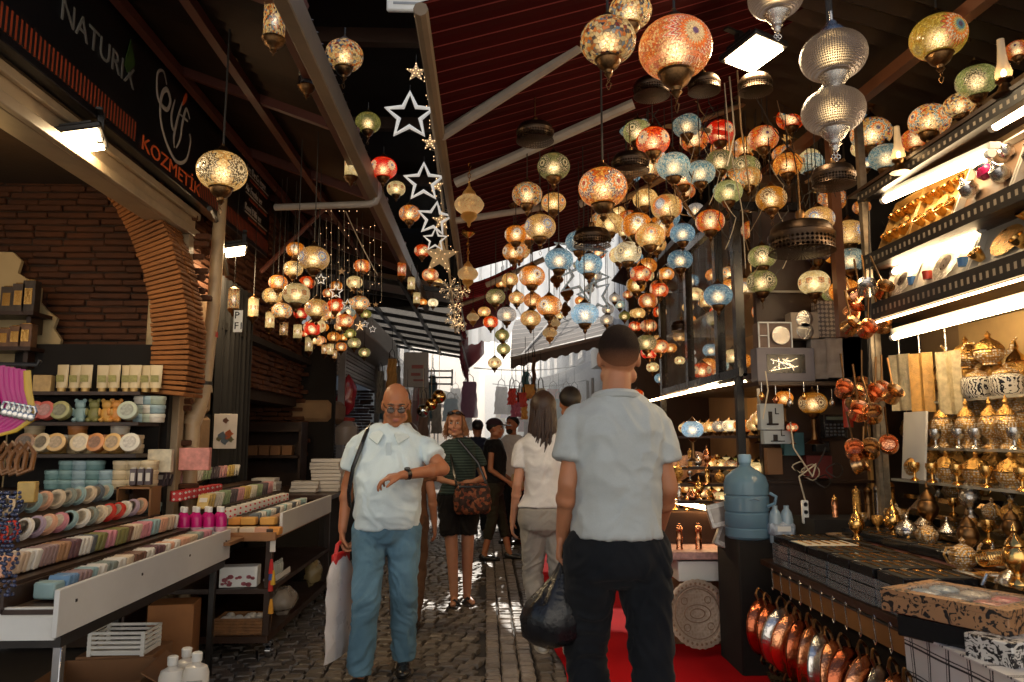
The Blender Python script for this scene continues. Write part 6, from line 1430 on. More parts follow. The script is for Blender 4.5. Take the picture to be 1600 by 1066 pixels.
# round jars
jm = {}
def jar(c, col):
    if c not in jm:
        jm[c] = (MB().lathe([(.001, 0), (.052, 0), (.056, .008), (.056, .036)], 20).mesh('jar_body', mat('jar_' + c.replace(' ', '_'), col, .4, 0, .2, 20)), MB().lathe([(.058, .034), (.06, .038), (.06, .056), (.055, .06), (.001, .061)], 20).mesh('jar_lid', mat('jar_lid_' + c.replace(' ', '_'), tuple(min(.75, k * 1.15 + .08) for k in col), .35, 0, .1, 20)),
            MB().lathe([(.04, .0622), (.001, .0622)], 18).mesh('lid_label', mat('jar_label_' + c.replace(' ', '_'), tuple(min(.7, k * .6 + .25) for k in col), .4, 0, .6, 50)))
    return jm[c]
JC = {'red': (.4, .04, .03), 'olive': (.25, .25, .08), 'cream': (.58, .46, .28), 'pale blue': (.25, .36, .4), 'orange': (.55, .2, .04), 'brown': (.2, .1, .05), 'pale green': (.36, .42, .33), 'amber': (.55, .33, .1), 'white': (.6, .56, .48), 'sea green': (.14, .26, .26)}
jcount = defaultdict(int)
def putjar(c, p, rot, where, s_=1.0):
    jcount[(c, where)] += 1
    o = thing('round_jar', '%s round jar %s, %s of its colour' % (c, where, ordn(jcount[(c, where)] - 1)), 'jar', p, 0, 'round jars on the wall shelves')
    o.rotation_euler = rot; o.scale = (s_,) * 3
    for nm, me in zip(('jar_body', 'jar_lid', 'lid_label'), jar(c, JC[c])): inst(nm, me, o)
for i, (u, c) in enumerate(((64, 'red'), (82, 'red'), (104, 'olive'), (206, 'pale green'))):
    p = at(u, 645, 4.85); putjar(c, (p.x, p.y - .03, SH[1] + .058), (R(72), 0, rng.uniform(-.15, .15)), 'propped facing out on the second wall shelf')
for i in range(3):
    for k in range(3): p = at(222 + i * 11.5, 640, 4.93); putjar(('pale blue', 'pale green', 'white')[(i + k) % 3], (p.x, p.y, SH[1] + .058 * k), (0, 0, 0), 'stacked near the post, second wall shelf', .92)
for i, u in enumerate((45, 74, 92, 130, 156, 182, 207)):
    p = at(u, 695, 4.83); putjar(('brown', 'cream', 'amber', 'cream', 'orange', 'amber', 'white')[i], (p.x, p.y, SH[2] + .058), (R(72), 0, rng.uniform(-.2, .2)), 'propped facing out on the third wall shelf')
for i in range(8):
    for k in range(2 + (i % 3 == 0)): p = at(55 + i * 22 + rng.uniform(-3, 3), 690, 4.98); putjar(rng.choice(['cream', 'white', 'cream', 'orange', 'amber']), (p.x, p.y, SH[2] + .061 * k), (0, 0, 0), 'stacked at the back of the third wall shelf')
for i in range(8):
    for k in range(3 if i % 4 else 2): p = at(85 + i * 21, 750, 4.9); putjar(('sea green', 'sea green', 'pale blue', 'red' if i == 2 and k == 0 else 'sea green', 'pale blue', 'cream', 'cream', 'cream')[i], (p.x, p.y, SH[3] + .061 * k), (0, 0, 0), 'stacked on the fourth wall shelf', .98)
for i in range(7):
    p = at(105 + i * 22, 790, 4.88); putjar(('sea green', 'pale blue', 'sea green', 'red', 'sea green', 'pale blue', 'sea green')[i], (p.x, p.y, SH[4]), (0, 0, 0), 'on the lowest wall shelf')
# bear shaped soaps
def bear(c, u, label):
    p = at(u, 655, 4.86); o = MB()
    o.ell((0, 0, .05), (.04, .02, .05), 14, 10).ell((0, 0, .11), (.034, .02, .032), 14, 10)
    for s_ in (-1, 1): o.ell((s_ * .026, 0, .138), (.014, .012, .014), 8, 6); o.ell((s_ * .04, -.012, .065), (.014, .014, .026), 8, 6); o.ell((s_ * .024, -.016, .014), (.018, .018, .016), 8, 6)
    return tag(o.build('bear_soap', soapm(c), None, (p.x, p.y, SH[1])), label, 'soap', 'bear shaped soaps')
bear('olive', 146, 'olive bear shaped soap on the second wall shelf'); bear('amber', 166, 'yellow bear shaped soap on the second wall shelf'); bear('orange', 181, 'orange bear shaped soap, smallest on the second wall shelf'); bear('pale teal', 124, 'pale bear shaped soap wrapped in blue, second wall shelf')
for i in range(3): gbox('carton', '%s carton on the second wall shelf behind the bear soaps' % ('red', 'orange', 'dark green')[i], 'carton', (at((188, 198, 138)[i], 655, 4.98).x, 5.0, SH[1]), (.09, .06, .11), mat(('red_carton', 'orange_carton', 'green_carton')[i], ((.4, .05, .03), (.34, .14, .045), (.08, .12, .06))[i]), 0)
# small upper shelf against plaster
for z, l_ in ((at(40, 487, 4.9).z, 'upper'), (at(40, 543, 4.9).z, 'lower')):
    tag(MB().box((-3.45, 5.06, z), (.85, .22, .025)).box((-3.1, 5.1, z - .06), (.03, .14, .12)).build('wall_shelf', DARKW), '%s short dark shelf bracketed to the cream plaster' % l_, 'shelf')
    for i in range(3):
        u = (8, 26, 42)[i]; p = at(u, 480, 5.0); tall = .22 if l_ == 'upper' else .16
        gbox('gift_set', '%s boxed set on the %s plaster shelf, %s from the ragged plaster edge' % (('black' if l_ == 'upper' else 'brown'), l_, ordn(2 - i)), 'box', (p.x, 5.04, z + .013), (.085, .07, tall * (.8 + .1 * i)), mat('dark_gift_box', (.05, .035, .025), .4, 0, .8, 25) if l_ == 'upper' else mat('brown_gift_box', (.14, .07, .035), .4, 0, .8, 25), 0, .003, GOLD)
# pink straps hung at the very near edge
for i in range(6):
    u0 = 8 + i * 8.; a = at(u0 - 2, 572 + i * 1.5, 2.1)
    o = thing('strap', ('magenta' if i < 5 else 'yellow') + ' glossy strap with silver buckle hanging at the near edge, %s from the frame side' % ordn(i), 'strap', a, 0, 'straps hanging at the near edge')
    pts = [Vector((-.008, 0, 0)), Vector((0, 0, -.06)), Vector((.018, -.01, -.11)), Vector((.02, -.01, -.135)), Vector((-.02, -.01, -.165)), Vector((-.09, -.01, -.185))]
    mb = MB().tube(pts, [.012, .013, .011, .008, .007, .004], 8)
    for k, v_ in enumerate(mb.v): mb.v[k] = (v_[0], v_[1] * .4, v_[2])
    mb.build('strap_band', mat('magenta_gloss', (.42, .01, .16), .2) if i < 5 else mat('yellow_gloss', (.5, .3, .02), .2), o)
    MB().tube([Vector((.024, -.012, -.115)) + Vector((.012 * math.cos(k), 0, .016 * math.sin(k))) for k in (0, 1.05, 2.1, 3.14, 4.19, 5.24)], .004, 6, True).ell((.022, -.014, -.13), (.012, .006, .012), 8, 6).build('buckle', SILVER, o)
rk = thing('display_hook_rail', 'black hook rail carrying the pink straps at the near edge', 'rail', at(20, 570, 2.12))
MB().tube([(-.3, 0, .005), (.07, 0, .0), (.075, 0, .012)], .006, 6).tube([(-.3, .0, .0), (-.3, 0, -1.2)], .012, 6).build('rail', BLACKM, rk)
for i in range(4):
    a = at(8 + i * 12, 692, 2.2); o = tag(MB().tube([a, a + Vector((.02, 0, -.03)), a + Vector((.015, 0, -.075)), a + Vector((-.02, 0, -.09)), a + Vector((-.03, 0, -.05))], .0075, 7, True).build('leather_loop', mat('brown_leather_gloss', (.2, .08, .02), .3)), 'glossy brown leather loop below the pink straps, %s from the frame side' % ordn(i), 'strap', 'leather loops at the near edge')
bd = thing('bead_strings', 'bundle of glittering dark blue bead strings hanging beside the soap table', 'beads', at(14, 770, 2.5))
m = MB()
for k in range(7):
    for j in range(24): m.ell((-.03 + k * .011 + .004 * math.sin(j + k), rng.uniform(-.02, .02), -j * .014), (.0065,) * 3, 6, 5)
m.build('bead_bundle', mat('dark_glass_beads', (.04, .05, .1), .12, .3, .9, 60), bd)
gbox('packet', 'small bright yellow packet behind the bead strings', 'packet', atX(42, 785, -2.25), (.08, .05, .1), PKC[0], .2)
# boxes around the pier
gbox('carton', 'white and green skincare carton standing behind the trolley', 'carton', at(250, 738, 5.0), (.15, .06, .15), mat('white_green_carton', (.55, .5, .38), .5, 0, .5, 20), .1)
gbox('carton', 'pink printed carton leaning beside the drain pipe foot', 'carton', at(304, 735, 5.1), (.2, .05, .15), mat('pink_printed_carton', (.5, .2, .17), .5, 0, .6, 28), .05)
for i in range(3): gbox('packet', 'dark slanted packet on the small stand before the pink carton, %s' % ordn(i), 'packet', at(208 + i * 12, 758, 4.75), (.04, .03, .1), PKC[1], 0, .003, WPB, 'dark slanted packets')
st_ = thing('small_stand', 'little pale stand with shelf at the trolley corner', 'stand', (-2.2, 4.8, T2 - .05)); p = at(218, 760, 4.78)
P(MB().box((p.x, p.y, p.z - .006), (.22, .14, .012)).box((p.x - .1, p.y, p.z - .1), (.012, .14, .2)).box((p.x + .1, p.y, p.z - .1), (.012, .14, .2)), 'stand_frame', WOOD, st_)
# beyond: counters with white box stacks
ct = thing('counter', 'dark wooden counter under the white box stacks past the trolley', 'counter', (-1.75, 8.2, 0))
P(MB().box((-1.85, 8.2, .86), (.8, 2.2, .04)), 'counter_top', DARKW, ct); P(MB().box((-1.9, 8.2, .42), (.66, 2.1, .84)), 'counter_body', DARK, ct)
for j, (u, v, w_, n, l_) in enumerate(((510, 745, 44, 9, 'tallest white pile'), (532, 740, 34, 6, 'far white pile'), (418, 735, 34, 4, 'low doorway pile'), (478, 740, 40, 3, 'lowest white pile'))):
    Y = (7.6, 8.3, 7.4, 7.5)[j]; p = at(u, v, Y); wd = w_ * Y / F
    for k in range(n): gbox('white_box', 'flat white box, %s from the bottom of the %s past the trolley' % (ordn(k), l_), 'box', (p.x + rng.uniform(-.02, .02), p.y, .885 + k * .036), (wd, .2, .033), mat('white_boxboard', (.6, .56, .52), .45, 0, .1, 8), rng.uniform(-.1, .1), .003, None, 'flat white boxes')
cs = thing('wall_cabinet', 'dark open cabinet holding a row of brown boxes in the doorway', 'cabinet', (-2.55, 8.6, 0))
P(MB().box((-2.6, 8.8, 1.2), (.9, .3, .03)).box((-2.6, 8.8, 1.5), (.9, .3, .03)).box((-2.6, 8.96, 1.0), (.9, .02, 1.2)).box((-2.15, 8.8, .8), (.03, .3, 1.6)), 'cabinet_shelves', DARKW, cs)
for i in range(6): gbox('brown_box', 'brown box in the dark doorway cabinet, %s from the inner end' % ordn(i), 'box', (-2.95 + i * .13, 8.72, 1.218), (.115, .12, .11), CARD, 0, .003, None, 'brown boxes in the cabinet')
bag('red wrapped bag of sweets hanging at the shuttered shop', at(541, 632, 10.6) - Vector((0, 0, .15)), (.13, .1, .28), (.5, .03, .05), 8)
sj = thing('sweet_jar', 'clear glass jar full of sweets on the shuttered shop counter', 'jar', at(540, 695, 10.2)); MB().lathe([(.001, 0), (.16, 0), (.17, .04), (.17, .24), (.12, .3), (.1, .32)], 20).build('glass_jar', clear('sweet_jar_glass', (.7, .6, .5), .4), sj); MB().lathe([(.11, .32), (.12, .36), (.001, .38)], 16).build('lid', mat('red_jar_lid', (.4, .04, .03)), sj)
gbox('counter', 'pale tiled counter in front of the shuttered shop', 'counter', (-1.85, 10.6, 0), (.5, 1.6, 1.0), mat('pale_tiles', (.3, .26, .22), .4, 0, .4, 10))
tag(MB().box((0, 0, 0), (.06, .02, .2)).box((0, -.012, .03), (.04, .004, .05)).build('notice_card', mat('red_white_card', (.5, .25, .2), .5, 0, .8, 30), None, at(500, 600, 9.35)), 'small red and white notice stuck on the far stone pier', 'notice')
# ------------------------------------------------------------------ right: kitchenware shop
TUBE = emit('fluorescent_tube', (1, .72, .40), 48); LED = emit('led_strip', (1, .66, .32), 40)
WARMW = mat('warm_shop_wall', (.34, .22, .11), .7, 0, .2, 3, dirt=.3)
ks = thing('shop_building', 'open fronted kitchenware shop with warm back wall and steel frames', 'building', (2.6, 3.6, 0))
P(MB().box((2.98, 3.2, 1.7), (.08, 4.2, 3.4)), 'back_wall', WARMW, ks)
P(MB().box((2.45, 5.02, 1.5), (1.15, .06, 3.0)), 'end_wall', DARKW, ks)
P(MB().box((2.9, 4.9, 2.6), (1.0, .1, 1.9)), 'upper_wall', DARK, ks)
sc_ = thing('show_case', 'tall wall show case with black perforated beams and lit tiers of boxed sets', 'show case', (2.5, 3.4, .9))
BEAMK = mat('black_perforated_beam', (.014, .012, .012), .35, .6, .3, 8)
BS = NT('slotted_black_beam'); tc_ = BS.n('TexCoord'); yb = BS.n('SeparateXYZ', {0: tc_.outputs['Object']}).outputs[1]; zg = BS.n('SeparateXYZ', {0: tc_.outputs['Generated']}).outputs[2]
hb_ = BS.math('MULTIPLY', BS.math('LESS_THAN', BS.math('FRACT', BS.math('DIVIDE', yb, .045)), .4), BS.math('LESS_THAN', BS.math('ABSOLUTE', BS.math('SUBTRACT', zg, .5)), .16))
BS.set(Base_Color=BS.mix(hb_, (.014, .012, .012, 1), (.34, .28, .2, 1)), Roughness=.4); BEAMS = BS.mat
def rail(z, h, X=2.3, y0=1.9, y1=4.3, nm='black_beam', holes=True):
    P(MB().box((X, (y0 + y1) / 2, z), (.05, y1 - y0, h)), nm, BEAMS, sc_)
rail(2.15, .10); rail(2.46, .085); rail(2.87, .06)
P(MB().box((2.3, 4.28, 2.2), (.04, .04, 2.6)), 'slotted_post', mat('slotted_steel_post', (.2, .17, .13), .4, .7, .6, 30), sc_)
P(MB().box((2.62, 3.1, 2.11), (.62, 2.4, .02)).box((2.62, 3.1, 2.43), (.62, 2.4, .02)), 'tier_board', DARKW, sc_)
P(MB().box((2.85, 3.1, 2.5), (.02, 2.4, .8)), 'tier_back', mat('grey_tier_back', (.3, .29, .26), .35, .3, .2, 4), sc_)
def tubelight(a, b, label, r=.017, base=True):
    t_ = thing('tube_light', label, 'lamp', a); a = Vector(a); b = Vector(b)
    P(MB().cyl(a, b, r, n=10), 'glowing_tube', TUBE, t_)
    d = (b - a).normalized(); P(MB().cyl(a - d * .03, a, r * 1.1, n=10).cyl(b, b + d * .03, r * 1.1, n=10), 'end_fitting', WHITEP, t_)
    if base: P(MB().box((a + b) / 2 + Vector((.02, 0, r + .02)), (.05, (b - a).length + .06, .03), Vector((0, 1, 0)).rotation_difference(d).to_matrix()), 'batten', WHITEP, t_)
    return t_
tubelight(atX(1384, 312, 2.34), atX(1543, 242, 2.34), 'bright fluorescent tube over the tier of gold cup sets', .02)
tubelight(atX(1556, 197, 2.4), atX(1640, 150, 2.4), 'fluorescent tube cut by the edge of view, under the ledge of lanterns', .02)
tubelight(atX(1398, 527, 2.36), atX(1640, 464, 2.36), 'long bright tube under the lowest black beam, above the teapots', .016)
tubelight(atX(1398, 425, 2.42), atX(1530, 360, 2.42), 'fluorescent tube under the middle beam, above the white satin sets', .016)
P(MB().box((2.285, 3.1, 2.085), (.012, 2.3, .008)), 'led_strip', LED, sc_)
# boxed sets on the two tiers
SATIN = mat('white_satin', (.62, .57, .48), .4, 0, .12, 7, .3); SATG = mat('gold_satin', (.5, .3, .09), .35, .2, .2, 8, .3); BORD = mat('gold_box_border', (.35, .2, .06), .4, .4)
cupm = MB().lathe([(.001, 0), (.014, 0), (.02, .012), (.027, .035), (.029, .05), (.026, .05), (.018, .014), (.001, .01)], 14).mesh('cup', GOLD)
def boxset(y0, y1, z, h, lab, lining, contents, X=2.36):
    o = thing('boxed_set', lab, 'boxed set', (X, (y0 + y1) / 2, z), 0, 'boxed sets on the show case'); W = y1 - y0 - .02
    o.rotation_euler = (0, R(24), 0)      # leans back from the lane
    m = MB().box((.02, 0, h / 2), (.02, W, h), ch=.003); m.build('lining', lining, o)
    MB().box((0, -W / 2, h / 2), (.05, .012, h)).box((0, W / 2, h / 2), (.05, .012, h)).box((0, 0, h), (.05, W, .012)).box((0, 0, .006), (.05, W - .02, .012)).build('box_rim', BORD if lining is SATG else SATIN, o)
    rot = (0, R(-90), 0)
    if contents == 'cups':
        for r_ in range(2):
            for c in range(4): inst('cup', cupm, o, (.012, -W / 2 + W * (c + .5) / 4, h * (.26 + .42 * r_)), (R(rng.uniform(-10, 10)), R(-70), 0), 1.1)
        inst('saucer', MB().lathe([(.001, 0), (.03, 0), (.05, .008), (.05, .011)], 18).mesh('saucer', GOLDF), o, (.008, 0, h * .5), rot)
    elif contents == 'plate':
        inst('plate', MB().lathe([(.001, 0), (.055, .002), (.06, .008), (.1, .016), (.102, .019), (.06, .012), (.001, .005)], 28, wob=.02, lobes=14).mesh('plate', [mat('patterned_plate', (.5, .44, .36), .25, .2, .8, 50)]), o, (.0, 0, h * .48), rot)
        inst('plate_center', MB().lathe([(.001, .012), (.045, .014)], 20).mesh('plate_center', mat('dark_plate_center', (.12, .08, .06), .3, .4, .8, 60)), o, (-.008, 0, h * .48), rot)
        for c_, y in ((mat('blue_enamel', (.05, .16, .4), .2), -.34), (mat('red_enamel', (.4, .04, .02), .2), .34)): inst('cup', MB().lathe([(.001, 0), (.022, 0), (.026, .045), (.001, .045)], 14).mesh('cup', c_), o, (-.005, W * y, h * .25), (0, R(-25), 0))
    elif contents == 'tray':
        inst('oval_tray', MB().lathe([(.001, 0), (.8, .0), (1, .1), (1.02, .12)], 28, (0, 0, 0), Matrix(((.075, 0, 0), (0, .105, 0), (0, 0, .1)))).mesh('oval_tray', GOLDF), o, (0, 0, h * .5), rot)
        for y, z_ in ((-.36, .2), (.36, .24), (-.3, .8)): inst('cup', cupm, o, (-.005, W * y, h * z_), (0, R(-70), 0), 1.2)
    else:
        for y, z_, s_ in ((-.28, .3, 1.5), (.0, .5, 1.9), (.28, .3, 1.5), (-.2, .72, 1.2), (.25, .75, 1.2)): inst('cup', MB().lathe([(.001, 0), (.02, 0), (.03, .02), (.026, .045), (.01, .055), (.004, .07), (.001, .07)], 14).mesh('lidded_cup', SILVER), o, (-.005, W * y, h * z_), (0, R(-60), 0), s_)
        inst('cup', MB().lathe([(.001, 0), (.02, 0), (.03, .02), (.02, .04), (.001, .042)], 14).mesh('magenta_cup', mat('magenta_enamel', (.4, .01, .08), .2)), o, (-.03, -.02, h * .42), (0, R(-60), 0), 1.5)
for y0, y1, l_, k in ((3.92, 4.24, 'gold lined set of small gold cups nearest the slotted post, upper tier', 'cups'), (3.52, 3.92, 'gold lined set of gold cups second from the slotted post, upper tier', 'cups'), (3.1, 3.52, 'boxed silver tea set with one magenta cup, upper tier', 'silver'), (2.6, 3.1, 'boxed silver set at the edge of view, upper tier', 'silver')):
    boxset(y0, y1, 2.505, .33, l_, SATG if k == 'cups' else mat('brown_gauze', (.2, .12, .07), .5), k)
for y0, y1, l_, k in ((3.9, 4.24, 'white satin set with a fluted plate nearest the slotted post, lower tier', 'plate'), (3.44, 3.9, 'white satin set with round plate, red and blue cups, lower tier', 'plate'), (3.02, 3.44, 'white satin set with oval gold tray, lower tier', 'tray'), (2.6, 3.02, 'white satin set at the edge of view, lower tier', 'tray')):
    boxset(y0, y1, 2.205, .24, l_, SATIN, k)
# oil lamps on the ledge
for u, v, Y, l_ in ((1404, 242, 3.75, 'oil lamp with clear glass chimney on the ledge, beside the aqua lantern'), (1568, 115, 3.0, 'oil lamp with clear glass chimney on the ledge at the edge of view')):
    p = at(u, v, Y); o = thing('oil_lamp', l_, 'lamp', p)
    MB().lathe([(.03, -.03), (.036, 0), (.022, .05), (.016, .12), (.015, .16)], 16).build('glass_chimney', clear('warm_chimney_glass', (1, .78, .5), .45), o)
    MB().lathe([(.001, -.1), (.05, -.1), (.03, -.075), (.02, -.05), (.036, -.035), (.036, -.028)], 16).build('brass_base', BRASS, o)
    MB().ell((0, 0, 0), (.01, .01, .02), 8, 6).build('flame_bulb', BULB, o)
P(MB().box((2.42, 3.2, 2.915), (.3, 2.4, .02)), 'top_ledge', DARKW, sc_)

# --- lower glass shelves
gs = thing('shelf_unit', 'warm lit glass shelves of teapots and lidded bowls below the show case', 'shelf', (2.6, 3.4, .9))
GSH = clear('shelf_glass', (.6, .55, .45), .5, .08)
SZ = [1.18, 1.36, 1.62]
for i, z in enumerate(SZ): P(MB().box((2.62 + .03 * i, 3.2, z - .008), (.5 - .1 * i, 2.2, .014)), 'glass_shelf', GSH, gs)
P(MB().box((2.92, 3.2, 1.5), (.02, 2.4, 1.25)), 'lit_back', mat('golden_shelf_back', (.5, .33, .14), .6, 0, .3, 6), gs)
P(MB().box((2.32, 4.27, 1.5), (.035, .035, 1.2)), 'upright', mat('slotted_steel_post', (.2, .17, .13)), gs)
WG = NT('white_gold_lace'); co = WG.n('TexCoord').outputs['Object']; ve = WG.n('TexVoronoi', {'Vector': co, 'Scale': 90., 'Randomness': .4}).outputs[0]
fm = WG.math('LESS_THAN', ve, .4); WG.set(Base_Color=WG.mix(fm, (.5, .28, .08, 1), (.66, .58, .46, 1)), Metallic=WG.math('SUBTRACT', .8, WG.math('MULTIPLY', fm, .75)), Roughness=.3); WG.bump(ve, .6, .01); WG = WG.mat
BG = NT('black_white_leaf_pattern'); co = BG.n('TexCoord').outputs['Object']; nw = BG.n('TexWave', {'Vector': co, 'Scale': 26., 'Distortion': 9., 'Detail': 2., 'Detail Scale': 1.5}).outputs[1]
BG.set(Base_Color=BG.mix(BG.math('GREATER_THAN', nw, .72), (.6, .55, .46, 1), (.012, .012, .016, 1)), Roughness=.25); BG = BG.mat
PROF = {
 'lidded_bowl': [('bowl', [(.001, 0), (.03, 0), (.028, .008), (.05, .025), (.06, .05), (.058, .06), (.062, .064)], 0), ('lid', [(.062, .066), (.056, .08), (.04, .1), (.016, .115), (.008, .122), (.014, .132), (.006, .142), (.001, .15)], 0)],
 'tall_urn': [('urn_body', [(.001, 0), (.04, 0), (.036, .012), (.018, .03), (.018, .045), (.05, .08), (.058, .115), (.046, .15), (.036, .16)], 0), ('lid', [(.042, .162), (.036, .18), (.014, .205), (.008, .215), (.013, .225), (.004, .25), (.001, .26)], 0)],
 'grinder': [('barrel', [(.001, 0), (.03, 0), (.03, .01), (.027, .014), (.027, .085), (.03, .088), (.03, .094), (.027, .098), (.027, .165), (.03, .17)], 0), ('dome_cap', [(.03, .172), (.027, .185), (.016, .198), (.006, .2), (.006, .21), (.01, .215), (.001, .222)], 0)],
 'cone_lid': [('rim_dish', [(.001, 0), (.085, 0), (.1, .012), (.098, .016)], 0), ('cone', [(.088, .017), (.07, .04), (.042, .075), (.02, .1), (.012, .108), (.018, .12), (.008, .13), (.003, .155), (.001, .16)], 0)],
 'goblet': [('goblet_body', [(.001, 0), (.03, 0), (.025, .006), (.008, .02), (.008, .045), (.026, .06), (.034, .09), (.032, .11), (.029, .11), (.02, .07), (.001, .062)], 0)],
 'serving_tray': [('tray_plate', [(.001, 0), (.1, 0), (.12, .008), (.135, .02), (.138, .02), (.122, .004)], 0)],
 'patterned_jar': [('jar_body', [(.001, 0), (.06, 0), (.075, .02), (.078, .085), (.066, .1), (.05, .106)], 0), ('lid', [(.056, .107), (.05, .12), (.02, .135), (.01, .14), (.014, .15), (.001, .158)], 0)],
}
vm = {}
def vessel(kind, p, m_, label, cat, s_=1., m2=None, handle=False, rz=0, group=None):
    o = thing(kind, label, cat, p, rz, group); o.scale = (s_,) * 3
    for nm, pr, _ in PROF[kind]:
        mm = m2 if (m2 and nm != PROF[kind][0][0]) else m_; k = (kind, nm, mm.name)
        if k not in vm: vm[k] = MB().lathe(pr, 22, wob=.03 if kind in ('serving_tray', 'cone_lid') else 0, lobes=16).mesh(nm, mm)
        inst(nm, vm[k], o)
    if handle:
        k = ('spout', m_.name)
        if k not in vm: vm[k] = MB().tube([(.045, 0, .04), (.08, 0, .06), (.09, 0, .1), (.105, 0, .115)], [.012, .01, .007, .006], 8).mesh('spout', m_); vm['h', m_.name] = MB().tube([(-.05, 0, .1), (-.085, 0, .1), (-.1, 0, .07), (-.08, 0, .035), (-.055, 0, .03)], .006, 7).mesh('handle', m_)
        inst('spout', vm[k], o); inst('handle', vm['h', m_.name], o)
    return o
def shelf_row(us, z, X, kind, m_, lab, cat, s_=1., m2=None, handle=False, order='from the slotted post'):
    for i, u in enumerate(us):
        p = atX(u, 700, X); vessel(kind, (X + rng.uniform(-.02, .02), p.y, z), m_, '%s, %s %s' % (lab, ordn(i), order), cat, s_, m2, handle, rng.uniform(0, 6), lab + ' row')
shelf_row((1436, 1474, 1518, 1574), SZ[0], 2.46, 'lidded_bowl', WG, 'white and gold lidded bowl on the lowest glass shelf', 'bowl', 1.15, GOLDF)
shelf_row((1452, 1500, 1545, 1598), SZ[0], 2.62, 'tall_urn', GOLDF, 'gold lidded urn on the lowest glass shelf', 'urn', .9)
shelf_row((1478, 1515, 1545, 1572), SZ[1], 2.5, 'tall_urn', WG, 'white and gold urn on the middle glass shelf', 'urn', 1.0, GOLDF)
shelf_row((1488, 1530, 1560, 1590), SZ[1], 2.66, 'tall_urn', WG, 'white lace urn in back of the middle glass shelf', 'urn', 1.15, WG)
shelf_row((1460, 1500), SZ[1], 2.75, 'goblet', GOLDF, 'gold goblet on the middle glass shelf', 'goblet', 1.4)
shelf_row((1500, 1540, 1580), SZ[2], 2.6, 'patterned_jar', BG, 'black and white leaf patterned jar on the top glass shelf', 'jar', 1.05, WG)
shelf_row((1506,), SZ[2] - .26 + .0, 2.7, 'patterned_jar', WG, 'large white gold jar behind the urns', 'jar', 1.3, GOLDF)
shelf_row((1516, 1556), SZ[2] + .17, 2.62, 'lidded_bowl', WG, 'white gold teapot stacked on a leaf patterned jar', 'teapot', 1.2, GOLDF, True)
shelf_row((1470, 1440, 1420), SZ[1], 2.8, 'tall_urn', GOLDF, 'gold urn deep in the middle glass shelf', 'urn', .9)
p = atX(1424, 745, 2.4); tag(MB().box((0, 0, .19), (.012, .22, .38), (0, R(6), 0)).build('display_board', mat('blank_white_board', (.7, .66, .6), .4, 0, .05, 3), None, (2.42, p.y - .02, 1.18)), 'plain white board standing beside the gold urns', 'board')
for i, u in enumerate((1408, 1440, 1482)):
    p = atX(u, 595, 2.5); o = thing('wrapped_cloth', '%s cellophane wrapped lace cloth hanging in the show case, %s from the slotted post' % (('cream', 'amber', 'pale gold')[i], ordn(i)), 'cloth', p, R(20), 'wrapped cloths')
    mb = MB(); vs = []
    for k in range(9):
        for j in range(9): vs.append((.012 * math.sin(k * 1.3 + i) + .004 * rng.random(), -.07 + .14 * k / 8, .16 - .34 * j / 8))
    mb.add(vs, [(k * 9 + j, k * 9 + j + 1, (k + 1) * 9 + j + 1, (k + 1) * 9 + j) for k in range(8) for j in range(8)])
    mb.build('lace_cloth', mat('lace_%d' % i, ((.55, .45, .28), (.5, .27, .07), (.5, .4, .22))[i], .4, 0, .5, 40, .4), o)
    MB().tube([(0, 0, .16), (0, 0, .3)], .004, 5).build('hook', SILVER, o)

shelf_row((1455, 1495, 1540, 1590), SZ[0], 2.78, 'lidded_bowl', GOLDF, 'gold lidded bowl at the back of the lowest glass shelf', 'bowl', 1.3, GOLD)
shelf_row((1426, 1456, 1493, 1533, 1588), SZ[0], 2.36, 'goblet', GOLD, 'gold goblet at the lip of the lowest glass shelf', 'goblet', .9)
shelf_row((1465, 1496, 1530, 1590), SZ[1], 2.42, 'goblet', SILVER, 'silver goblet at the lip of the middle glass shelf', 'goblet', .9)
shelf_row((1480, 1520, 1560, 1595), SZ[2], 2.78, 'tall_urn', GOLDF, 'gold urn at the back of the top glass shelf', 'urn', 1.2, GOLD)
# --- counter
CZ = .70
cn = thing('counter', 'long kitchenware counter with wooden apron and dark cloth, pans hooked along it', 'counter', (2.0, 3.4, 0))
P(MB().box((2.1, 3.2, CZ - .015), (.94, 2.5, .03)), 'counter_top', DARKW, cn)
P(MB().box((1.66, 3.45, CZ - .085), (.02, 1.75, .11)), 'wooden_apron', mat('orange_brown_board', (.24, .105, .03), .55, 0, .3, 5), cn)
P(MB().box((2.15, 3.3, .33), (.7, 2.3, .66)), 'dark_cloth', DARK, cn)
P(MB().box((2.3, 3.2, CZ + .08), (.56, 2.5, .16)), 'raised_step', mat('dark_red_cloth', (.07, .012, .01), .7), cn)
P(MB().tube([(1.64, 2.6, CZ - .045), (1.64, 4.3, CZ - .045)], .008, 6), 'hook_rail', BLACKM, cn)
